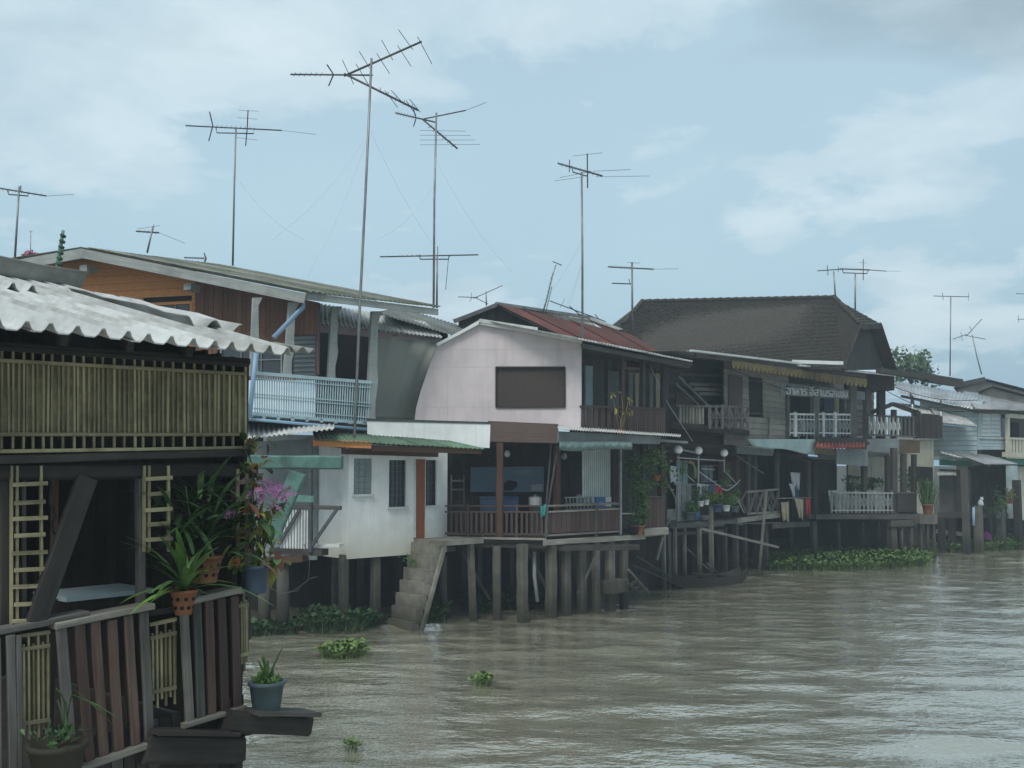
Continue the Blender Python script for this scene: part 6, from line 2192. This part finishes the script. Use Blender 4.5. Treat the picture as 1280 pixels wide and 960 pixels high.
# lower storey
corr(R1, 'awning_sheet', RF1.on(1231, 580, -1.4), RF1.on(1272, 580, -1.4), RF1.on(1232, 568, .2), RF1.on(1190, 566, .2), 'zinc_sheet', .16, .018)
corr(R1, 'awning_sheet', sf.on(1176, 566, -.6), sf.on(1238, 582, -.9), sf.on(1232, 572, .6), sf.on(1172, 559, .6), 'white_sheet', .16, .018)
pb(R1, 'green_board', sf, (1174, 578), (1217, 580), 7, mat('green_board', (0.04, 0.17, 0.11), .7, .2), -.1, .05)
boards(R1, 'shed_board', sf, [(1174, 586), (1214, 588), (1214, 642), (1174, 642)], 'grey_wood', 9, .2, .04, False, .05)
corr(R1, 'awning_sheet', sf.on(1172, 594, -.6), sf.on(1196, 594, -.6), sf.on(1194, 588, .2), sf.on(1170, 588, .2), 'white_sheet', .14, .015)
boards(R1, 'shed_board', RF1, [(1212, 582), (1300, 584), (1300, 660), (1212, 660)], 'dark_wood', 16, 1.6, .04, False, .05)
pq(R1, 'platform', sf, [(1172, 640), (1216, 642), (1216, 648), (1172, 647)], 'grey_wood', -.3, 1.5)
pb(R1, 'platform_beam', RF1, (1214, 645), (1275, 644), 5, 'grey_wood', -.1, .3)
for k, (px, y0, y1, w, m_, d) in enumerate(((1212, 586, 686, 5, 'grey_wood', -.4), (1228, 632, 684, 6, 'concrete', -.6), (1256, 632, 683, 6, 'concrete', -.5), (1278, 600, 690, 5, 'dark_wood', -.6), (1194, 648, 684, 5, 'dark_wood', .5), (1181, 648, 684, 5, 'dark_wood', .5), (1240, 648, 680, 5, 'dark_wood', 1.0))):
    post(R1, 'post', RF1, px, y0, y1, w, m_, d, sink=.7)
pb(R1, 'pale_column', RF1, (1268, 582), (1270, 648), 8, 'pale_blue_board', -.3, .25)
tube(R1, 'pipe', [RF1.on(1217, 634, -.5), RF1.on(1217, 657, -.5)], .06, 'blue_pipe', sides=8)
pb(R1, 'low_plank', sf, (1170, 664), (1212, 669), 5, 'pale_wood', -.6, .1)
beam(R1, 'roof_gable', at(1197, 481, 52), at(1230, 474, 52), .22, .3, 'steel_dark')
BG = thing('far_roof', 'dark low-pitched roof of a far house at the right skyline', 'house', at(1240, 560, 54))
for k, (a, b, c_, m_) in enumerate((((1192, 485), (1230, 473), (1300, 491), 'steel_dark'), ((1222, 489), (1240, 482), (1300, 497), 'grey_sheet'))):
    D0 = 54 - 4 * k
    p0, p1, p2 = at(*a, D0), at(*b, D0), at(*c_, D0)
    bk = Vector((3, 6, .0))
    corr(BG, 'roof_sheet', p0, p0 + bk, p1 + bk, p1, m_, .2, .02)
    corr(BG, 'roof_sheet', p2, p2 + bk, p1 + bk, p1, m_, .2, .02)
    prism(BG, 'gable_wall', [p0 + Vector((.3, .2, -.05)), p1 + Vector((0, .2, -.08)), p2 + Vector((-.3, .2, -.05)), Vector((p2.x, p2.y + .2, 1)), Vector((p0.x, p0.y + .2, 1))], Vector((0, .1, 0)), 'grey_wood')
# cream balcony house on the edge of the picture
R2 = thing('cream_house', 'cream-trimmed house with balustraded balcony at the right edge', 'house', RF1.w(2.5, 2, 0))
pb(R2, 'fascia_board', RF1, (1258, 519), (1300, 523), 5, 'cream', -.3, .06)
pb(R2, 'balcony_post', RF1, (1261, 520), (1261, 572), 3, 'cream', -.3, .1)
pb(R2, 'balcony_rail', RF1, (1260, 548), (1300, 549), 2.5, 'cream', -.32, .06)
pb(R2, 'balcony_beam', RF1, (1258, 568), (1300, 570), 6, 'cream', -.32, .2)
for k in range(10):
    pb(R2, 'baluster', RF1, (1264 + 4 * k, 549), (1264 + 4 * k, 567), 2.0, 'cream', -.3, .05)
prism(R2, 'balcony_floor', [RF1.on(1258, 570, -.3), RF1.on(1310, 572, -.3), RF1.on(1310, 572, 1.6), RF1.on(1258, 570, 1.6)], Vector((0, 0, -.1)), 'cream')
pq(R2, 'rear_wall', RF1, [(1258, 516), (1320, 518), (1320, 572), (1258, 572)], 'grey_wood', 1.5, .05)
pq(R2, 'door', RF1, [(1265, 528), (1274, 528), (1274, 568), (1265, 568)], 'dark', 1.4, .06)  # near-black panel, the dark inside behind the balcony put into colour
pq(R2, 'green_fascia', RF1, [(1232, 571), (1300, 573), (1300, 583), (1245, 579)], 'green_board', -.1, .05)
prism(R2, 'side_wall', [RF1.on(1259, 520, .0), RF1.on(1259, 570, .0), RF1.on(1259, 570, 1.5), RF1.on(1259, 520, 1.5)], RF1.u * .08, 'cream')
boards(R2, 'lower_board', RF1, [(1270, 583), (1320, 584), (1320, 650), (1270, 650)], 'cream', 8, .4, .04, False, .05)
boards(R2, 'skirt_or_shade_board', RF1, [(1165, 646), (1300, 646), (1300, 690), (1165, 690)], 'dark_wood', 14, 2.2, .04, False, .03)  # dark boards added for the shade under the platforms
# plants and small things by the right posts
for k, (px, py, n, sz, m_, lab) in enumerate(((1246, 622, 200, (.5, .4, .8), 'leaf_green', 'leafy hanging plants under the right awning'), (1261, 617, 120, (.35, .3, .35), 'leaf_yellow', 'yellowish potted plant on the right concrete post'))):
    c_ = RF1.on(px, py, -.5)
    T = thing('porch_plant', lab, 'plant', c_)
    leaf_cloud('foliage', blob_pts(c_, sz, n, 140 + k, .6, 6), .13, m_, T, 150 + k, .1, .5)
    pot(T, 'pot', c_ - Vector((0, 0, sz[2] + .1)), .16, .12, .25, 'slate_pot' if k == 0 else 'terracotta')
    tube(T, 'stem', [c_ - Vector((0, 0, sz[2])), c_], .015, 'leaf_dark', .008, 5)
MG = thing('magenta_basket', 'magenta cone-shaped ornament on a white base among the water plants', 'ornament', onz(1233, 682, .05))
c_ = onz(1233, 682, .05)
lathe(MG, 'base', c_, [(.36, 0), (.36, .06), (.3, .07)], 'white_plastic', 14)
lathe(MG, 'body', c_ + Vector((0, 0, .07)), [(.24, 0), (.27, .15), (.2, .4), (.08, .55), (.02, .6)], 'magenta', 14)
DG = thing('white_cat_figure', 'small white animal figure sitting on the right concrete post', 'figure', RF1.on(1226, 632, -.5))
c_ = RF1.on(1226, 632, -.5)
lathe(DG, 'body', c_, [(.10, 0), (.12, .08), (.09, .2), (.05, .26)], 'white_cloth', 12)
lathe(DG, 'head', c_ + Vector((.05, 0, .23)), [(.03, 0), (.075, .05), (.07, .1), (.02, .14)], 'white_cloth', 12)
for s in (-1, 1):
    lathe(DG, 'ear', c_ + Vector((.05 + .04 * s, 0, .34)), [(.02, 0), (.012, .03), (.002, .06)], 'white_cloth', 6)

# ================================================================ water hyacinth
def hyacinth(name, label, poly, n, size, h, m, seed, z=.03):
    """Floating rosettes of rounded upright leaves spread over a measured outline on the water."""
    r = random.Random(seed)
    P = [onz(x, y, .0) for x, y in poly]
    xs, ys = [p.x for p in P], [p.y for p in P]

    def inside(x, y):
        c_ = False
        j = len(P) - 1
        for i in range(len(P)):
            if (P[i].y > y) != (P[j].y > y) and x < (P[j].x - P[i].x) * (y - P[i].y) / (P[j].y - P[i].y) + P[i].x:
                c_ = not c_
            j = i
        return c_
    vs, fs = [], []
    cx, cy = sum(xs) / len(xs), sum(ys) / len(ys)
    tries = 0
    k = 0
    ph = [r.uniform(0, 6) for _ in range(4)]
    while k < n and tries < n * 60:
        tries += 1
        x, y = r.uniform(min(xs), max(xs)), r.uniform(min(ys), max(ys))
        if not inside(x, y):
            continue
        hh = h * (.45 + .35 * (1 + math.sin(x * 1.7 + ph[0]) * math.sin(y * 2.1 + ph[1])) + r.uniform(-.15, .3))
        k += 1
        for q in range(r.randint(3, 6)):
            a = r.uniform(0, 6.28)
            lean = r.uniform(.15, .8)
            d = Vector((math.cos(a) * lean, math.sin(a) * lean, 1)).normalized()
            s = size * r.uniform(.6, 1.25)
            base = Vector((x - cx, y - cy, z - .05))
            top = base + d * (hh * r.uniform(.6, 1.05) + .05)
            sv = Vector((-math.sin(a), math.cos(a), 0))
            fwd = (d * .75 + Vector((math.cos(a), math.sin(a), .15)) * .65).normalized()
            i0 = len(vs)
            vs += [base + sv * .008, base - sv * .008, top]
            fs.append((i0, i0 + 1, i0 + 2))
            i0 = len(vs)
            nrm = sv.cross(fwd)
            vs += [top, top + fwd * s * .3 + sv * s * .48 + nrm * s * .1, top + fwd * s * .75 + sv * s * .38 + nrm * s * .1, top + fwd * s,
                   top + fwd * s * .75 - sv * s * .38 + nrm * s * .1, top + fwd * s * .3 - sv * s * .48 + nrm * s * .1, top + fwd * s * .5]
            fs += [(i0, i0 + 1, i0 + 6), (i0 + 1, i0 + 2, i0 + 6), (i0 + 2, i0 + 3, i0 + 6), (i0 + 3, i0 + 4, i0 + 6), (i0 + 4, i0 + 5, i0 + 6), (i0 + 5, i0, i0 + 6)]
    o = put(name, mesh(name, vs, fs), m, None, Matrix.Translation((cx, cy, 0)))
    return tag(o, label, 'water plants', 'water hyacinth', 'stuff')


hyacinth('water_hyacinth', 'long thick mat of water hyacinth below the tiled house', [(948, 705), (1000, 697), (1080, 692), (1120, 690), (1165, 697), (1160, 708), (1120, 711), (1040, 714), (965, 713)], 1900, .13, .30, 'hyacinth', 1)
hyacinth('water_hyacinth', 'mat of water hyacinth in front of the right-hand houses', [(1165, 682), (1210, 678), (1290, 674), (1290, 686), (1235, 690), (1170, 691)], 1000, .14, .32, 'hyacinth', 2)
hyacinth('water_hyacinth', 'water weeds coloured dark for shade between the posts under the white house', [(365, 786), (400, 776), (470, 772), (478, 781), (450, 790), (395, 793)], 300, .11, .33, 'hyacinth_shade', 3)
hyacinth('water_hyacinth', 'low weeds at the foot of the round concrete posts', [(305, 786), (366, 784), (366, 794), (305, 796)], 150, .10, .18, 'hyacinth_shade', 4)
hyacinth('water_hyacinth', 'bright floating clump of water hyacinth in open water near the near house', [(400, 818), (425, 812), (455, 814), (460, 820), (430, 825), (404, 824)], 150, .08, .15, 'hyacinth_bright', 5)
hyacinth('water_hyacinth', 'small floating clump of hyacinth in mid river', [(584, 855), (600, 850), (615, 854), (604, 860)], 24, .08, .10, 'hyacinth_bright', 6)
hyacinth('water_hyacinth', 'tiny floating sprig at the bottom of the river view', [(430, 936), (442, 932), (450, 938), (440, 941)], 12, .06, .06, 'hyacinth_bright', 7)
hyacinth('water_hyacinth', 'small weeds beside the foot of the concrete steps', [(528, 772), (556, 768), (556, 775), (530, 778)], 50, .13, .3, 'hyacinth', 8)
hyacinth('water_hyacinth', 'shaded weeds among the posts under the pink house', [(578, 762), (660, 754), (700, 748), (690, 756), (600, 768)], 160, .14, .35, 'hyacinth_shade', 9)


# ================================================================ television aerials
def aerial(label, D, mast, booms, elems, r=.022, group='television aerials on the roofs', wires=(), mastm='metal', extra=None):
    b = at(*mast[0], D)
    T = thing('tv_aerial', label, 'antenna', b, group)
    pts = [at(x, y, D) for x, y in mast]
    tube(T, 'mast', pts, r * 1.25, mastm, r, 7)
    for (a, c_, w) in booms:
        tube(T, 'boom', [at(a[0], a[1], D - .04), at(c_[0], c_[1], D + .25)], r * w, 'steel_dark', sides=6)
    for (a, c_, w) in elems:
        tube(T, 'element', [at(a[0], a[1], D - .28), at(c_[0], c_[1], D + .38)], max(.0055, r * w), 'steel_dark', sides=5)
    for (a, c_, D2) in wires:
        p, q = at(*a, D), at(*c_, D2)
        tube(T, 'guy_wire', [p.lerp(q, k / 8) - Vector((0, 0, .25 * math.sin(math.pi * k / 8))) for k in range(9)], .0022, 'grey_plastic', sides=4)
    if extra:
        for e in extra:
            tube(T, 'bracket', [at(x, y, D) for x, y in e], r * .7, 'steel_dark', sides=6)
    return T


def ticks(a, b, n, dx, dy):
    """Short cross elements spaced along a boom."""
    out = []
    for k in range(n):
        s = (k + .5) / n
        x, y = a[0] + (b[0] - a[0]) * s, a[1] + (b[1] - a[1]) * s
        out.append(((x - dx, y - dy), (x + dx, y + dy), .3))
    return out


aerial('tallest aerial on a long leaning mast in front of the white house, two slanting booms', 22.6,
       [(443, 548), (450, 380), (457, 240), (464.5, 73)],
       [((363, 93), (466, 94), .7), ((430, 95), (527, 52), .9), ((430, 92), (523, 138), .9)],
       [((409, 81), (417, 93), .6), ((417, 93), (411, 107), .6)] + [((x, y), (x2, y2), .3) for x, y, x2, y2 in
        ((428, 75, 442, 105), (449, 64, 462, 85), (477, 50, 491, 75), (498, 37, 516, 62), (522, 46, 540, 80), (445, 80, 462, 108), (471, 67, 487, 92), (497, 57, 514, 83), (481, 113, 497, 134), (489, 113, 505, 130), (508, 126, 520, 144), (512, 124, 525, 140))]
       + ticks((365, 93), (405, 93), 6, 1.2, -2.2) + ticks((470, 110), (520, 136), 5, 1, -3),
       .028, wires=[((463, 164), (340, 300), 20), ((462, 165), (385, 345), 21), ((463, 164), (560, 330), 26)])
aerial('aerial with zigzag boom on a straight mast behind the orange house eave', 27.0, [(542, 385), (543, 250), (545.5, 141)],
       [((494, 141), (545, 153), .8), ((528, 149), (582, 138), .7), ((528, 149), (572, 186), .9)],
       [((517, 137), (520, 148), .6), ((520, 148), (517, 158), .6), ((582, 138), (608, 128), .25)] + [((525, 163 + 6 * k), (582 + 6 * k, 164 + 5.5 * k), .22) for k in range(4)] + ticks((496, 141), (518, 147), 6, .6, -2) + ticks((535, 156), (570, 184), 6, 2.5, -1.5),
       .026, wires=[((544, 230), (470, 300), 25), ((544, 200), (640, 340), 30)])
aerial('second mast with a long level boom beside the zigzag aerial', 27.6, [(546, 385), (546.5, 318)],
       [((475, 321), (598, 318.5), .8)], [((525, 318), (525.2, 324), .4), ((547, 308), (547, 318), .4), ((561, 319), (557, 362), .35)] + ticks((477, 321), (525, 319), 8, 1.4, .6), .024, extra=[[(524, 319), (525, 324), (561, 324), (562, 319)]])
aerial('aerial with two bow reflectors on a mast over the orange roof', 28.5, [(291, 332), (293, 230), (295, 160)],
       [((232, 157), (352, 163), .8)], [((262, 140), (266, 157), .7), ((266, 157), (261, 176), .7), ((310, 138), (309, 160), .7), ((309, 160), (307, 182), .7), ((298, 138), (324, 139), .22), ((296, 147), (322, 149), .22), ((296, 172), (322, 175), .22), ((352, 163), (395, 168), .22)] + ticks((268, 158), (315, 160), 8, 1, -2),
       .024, extra=[[(270, 159), (271, 166), (317, 167), (318, 160)]], wires=[((294, 220), (380, 300), 30)])
aerial('tall aerial on a straight mast above the pink house roof edge', 26.6, [(728, 425), (728, 320), (727, 215)],
       [((697, 204), (753, 220), .9)], [((712, 200), (711.5, 215), .5), ((734, 192), (734.5, 235), .7), ((716, 195), (753, 191), .22), ((700, 222), (740, 214), .22), ((742, 214), (788, 212), .25), ((693, 226), (730, 221), .2), ((745, 221), (812, 220), .2)] + ticks((700, 205), (750, 219), 9, .8, -2),
       .026, extra=[[(715, 208), (716, 215), (733, 220), (737, 214)]], wires=[((727, 330), (702, 398), 30), ((727, 330), (690, 410), 29), ((728, 300), (662, 392), 32)])
aerial('aerial with two short booms behind the rusty roof', 33.0, [(790.5, 412), (790, 328)], [((760, 333.5), (817, 336.5), .8), ((765, 354), (791, 355), .7)], [((817, 336.5), (848, 336), .2), ((786, 349), (788, 355), .4), ((784, 328), (800, 329), .22)] + ticks((762, 333), (790, 335), 8, .7, -1.6), .03)
aerial('toppled aerial leaning on the rusty roof, boom down to the right', 33.5, [(678, 392), (683, 376), (690, 346), (695, 331)], [((691, 327), (702, 331.5), .7), ((687, 376), (757, 402), .8), ((682, 391), (690, 358), .6)], [((712, 383), (727, 395), .9), ((700, 385), (706, 373), .3), ((744, 393), (748, 398), .7)] + ticks((679, 390), (692, 340), 9, 1.6, 1), .022)
aerial('small aerial with spread booms left of the rusty roof', 34.0, [(608, 382), (607.5, 364)], [((573, 371), (597, 372), .7), ((592, 373), (628, 357), .7), ((594, 372), (610, 380), .6)], [((589, 366), (590, 372), .4), ((590, 372), (587, 377), .4)], .02)
aerial('left one of two aerials on the tiled roof ridge', 39.0, [(1044.5, 374), (1042, 339)], [((1022, 338.5), (1052, 336.5), .8)], [((1034, 332), (1035, 344), .5), ((1048, 333), (1048, 340), .4)], .028)
aerial('right one of two aerials by the tiled roof hip, long boom', 39.6, [(1069, 388), (1069, 341)], [((1050, 336), (1088, 337.5), .9), ((1088, 337.5), (1108, 339), .6)], [((1079, 324), (1079, 350), .6), ((1074, 328), (1084, 329), .25), ((1108, 339), (1126, 339), .2)] + ticks((1053, 336), (1085, 337), 8, .7, -1.4), .028, extra=[[(1053, 337), (1054, 341), (1084, 342), (1085, 338)]])
aerial('far T-shaped aerial over the right roofs', 58.0, [(1187.5, 470), (1188.5, 370)], [((1167, 370), (1211, 371), .8)], [((1178, 366), (1179, 375), .5), ((1210.5, 366), (1211, 376), .4)], .03)
aerial('far bent aerial with crossed booms at the right', 56.0, [(1227, 468), (1221, 445), (1215, 418)], [((1191, 424), (1208, 418), .7), ((1206, 419), (1232, 424), .7), ((1208, 420), (1227, 399), .7)], [((1201, 415), (1203, 426), .4), ((1212, 408), (1215, 414), .5)], .028)
aerial('aerial at the left edge over the near house', 26.0, [(18.5, 325), (24, 233)], [((-8, 234), (58, 245), .8)], [((26, 232), (26, 240), .5), ((58, 245), (92, 243), .2)] + ticks((0, 236), (55, 244), 7, .8, -1.6), .024, extra=[[(9, 237), (11, 243), (35, 245), (36, 241)]])
aerial('small tilted aerial peeping over the orange roof', 30.0, [(184, 316), (191, 284)], [((170, 289), (199, 291), 1.0)], [((199, 291), (231, 304), .25), ((172, 286), (200, 282), .25), ((192, 281), (191, 292), .4)] + ticks((172, 289), (198, 291), 5, .8, -2), .024)
aerial('stub of an aerial boom low over the orange roof', 30.0, [(256, 335), (256, 318)], [((230, 322), (258, 323), .9)], [((255, 316), (258, 323), .6), ((258, 323), (256, 329), .6)] + ticks((231, 322), (254, 323), 6, .6, -1.6), .022)
aerial('cropped pair of aerial booms at the right edge of the sky', 60.0, [(1290, 470), (1292, 360)], [((1270, 367), (1296, 368), .7), ((1272, 399), (1296, 399), .7)], [((1273, 394), (1273.5, 403), .4)], .03)
aerial('thin short aerial stick at the left behind the bougainvillea', 34.0, [(38, 322), (38.5, 288)], [((36, 290), (41, 289), .4)], [((37, 296), (40, 296), .3)], .012)

# ================================================================ trees behind
TR = thing('leafy_tree', 'light green airy tree rising behind the right end of the tiled roof', 'tree', at(1138, 560, 62))
base = at(1138, 560, 62)
base.z = 1.2
cr = at(1138, 462, 62)
tube(TR, 'trunk', [base, base.lerp(cr, .5) + Vector((.2, 0, 0)), cr], .2, 'dark_wood', .09, 8)
r5 = random.Random(31)
pts = []
for k in range(26):
    e = at(1138 + r5.gauss(0, 12), 458 + r5.gauss(0, 11), 62 + r5.uniform(-1.2, 1.2))
    tube(TR, 'limb', [cr - Vector((0, 0, r5.uniform(.1, 1.2))), cr.lerp(e, .6) + Vector((0, 0, .1)), e], .04, 'dark_wood', .012, 5)
    for q in range(60):
        v = Vector((r5.gauss(0, .28), r5.gauss(0, .28), r5.gauss(0, .24)))
        pts.append(e + v)
leaf_cloud('crown', pts, .26, 'leaf_tree', TR, 32, .2, .55)
BV = thing('bougainvillea', 'pink bougainvillea bush showing over the roof at the far left', 'shrub', at(40, 380, 33))
b0 = at(40, 318, 33)
tube(BV, 'trunk', [Vector((b0.x, b0.y, 1.2)), b0], .05, 'dark_wood', .02, 6)
leaf_cloud('crown', blob_pts(at(38, 320, 33), (.42, .4, .16), 260, 33, .6, 6), .09, 'petal_red', BV, 34, .2, .6)

# ================================================================ sagging cables at the right
for k, (a, b, D0, D1, sg, lab) in enumerate((((1085, 470), (1225, 500), 39, 44, .35, 'upper sagging cable from the tiled house to the pale house'),
                                            ((1090, 478), (1222, 512), 39, 44, .5, 'lower sagging cable from the tiled house to the pale house'))):
    p, q = at(*a, D0), at(*b, D1)
    CA = thing('cable', lab, 'cable', p, 'cables at the right')
    tube(CA, 'wire', [p.lerp(q, i / 14) - Vector((0, 0, sg * math.sin(math.pi * i / 14))) for i in range(15)], .014, 'dark', sides=5)
    for s_ in (.35, .62):
        c_ = p.lerp(q, s_) - Vector((0, 0, sg * math.sin(math.pi * s_)))
        lathe(CA, 'insulator', c_ - Vector((0, 0, .22)), [(.03, 0), (.05, .04), (.03, .08), (.05, .12), (.02, .2)], 'white_plastic' if k else 'steel_dark', 8)

for k, (pts_, lab) in enumerate((([(812, 456, 28.5), (835, 505, 29), (866, 552, 30)], 'thin cable running down from the pink house eave to the shack roof'),
                                ([(865, 455, 31), (915, 462, 32.5), (985, 489, 35)], 'thin cable strung along under the gold fringe'))):
    P_ = [at(x, y, D_) for x, y, D_ in pts_]
    CA = thing('cable', lab, 'cable', P_[0], 'cables on the house fronts')
    tube(CA, 'wire', P_, .011, 'grey_plastic' if k == 0 else 'dark', sides=5)

# ================================================================ slight haze over the river, thickened as a veil that lifts dark tones
HZ = mesh('haze', [(x, y, z) for x in (-70, 95) for y in (-12, 110) for z in (-3.0, 19.0)], BOXF)
hm = bpy.data.materials.new('haze_veil')
hm.use_nodes = True
ht = hm.node_tree
ht.nodes.clear()
pv = N(ht, 'ShaderNodeVolumePrincipled')
pv.inputs['Color'].default_value = (0.80, 0.90, 0.96, 1)
pv.inputs['Density'].default_value = 0.0025
pv.inputs['Anisotropy'].default_value = 0.2
mo = N(ht, 'ShaderNodeOutputMaterial')
ht.links.new(pv.outputs[0], mo.inputs['Volume'])
tag(put('haze', HZ, hm), 'thin haze over the river, thickened to lift the dark tones', None, kind='stuff')
scene.cycles.volume_bounces = 0
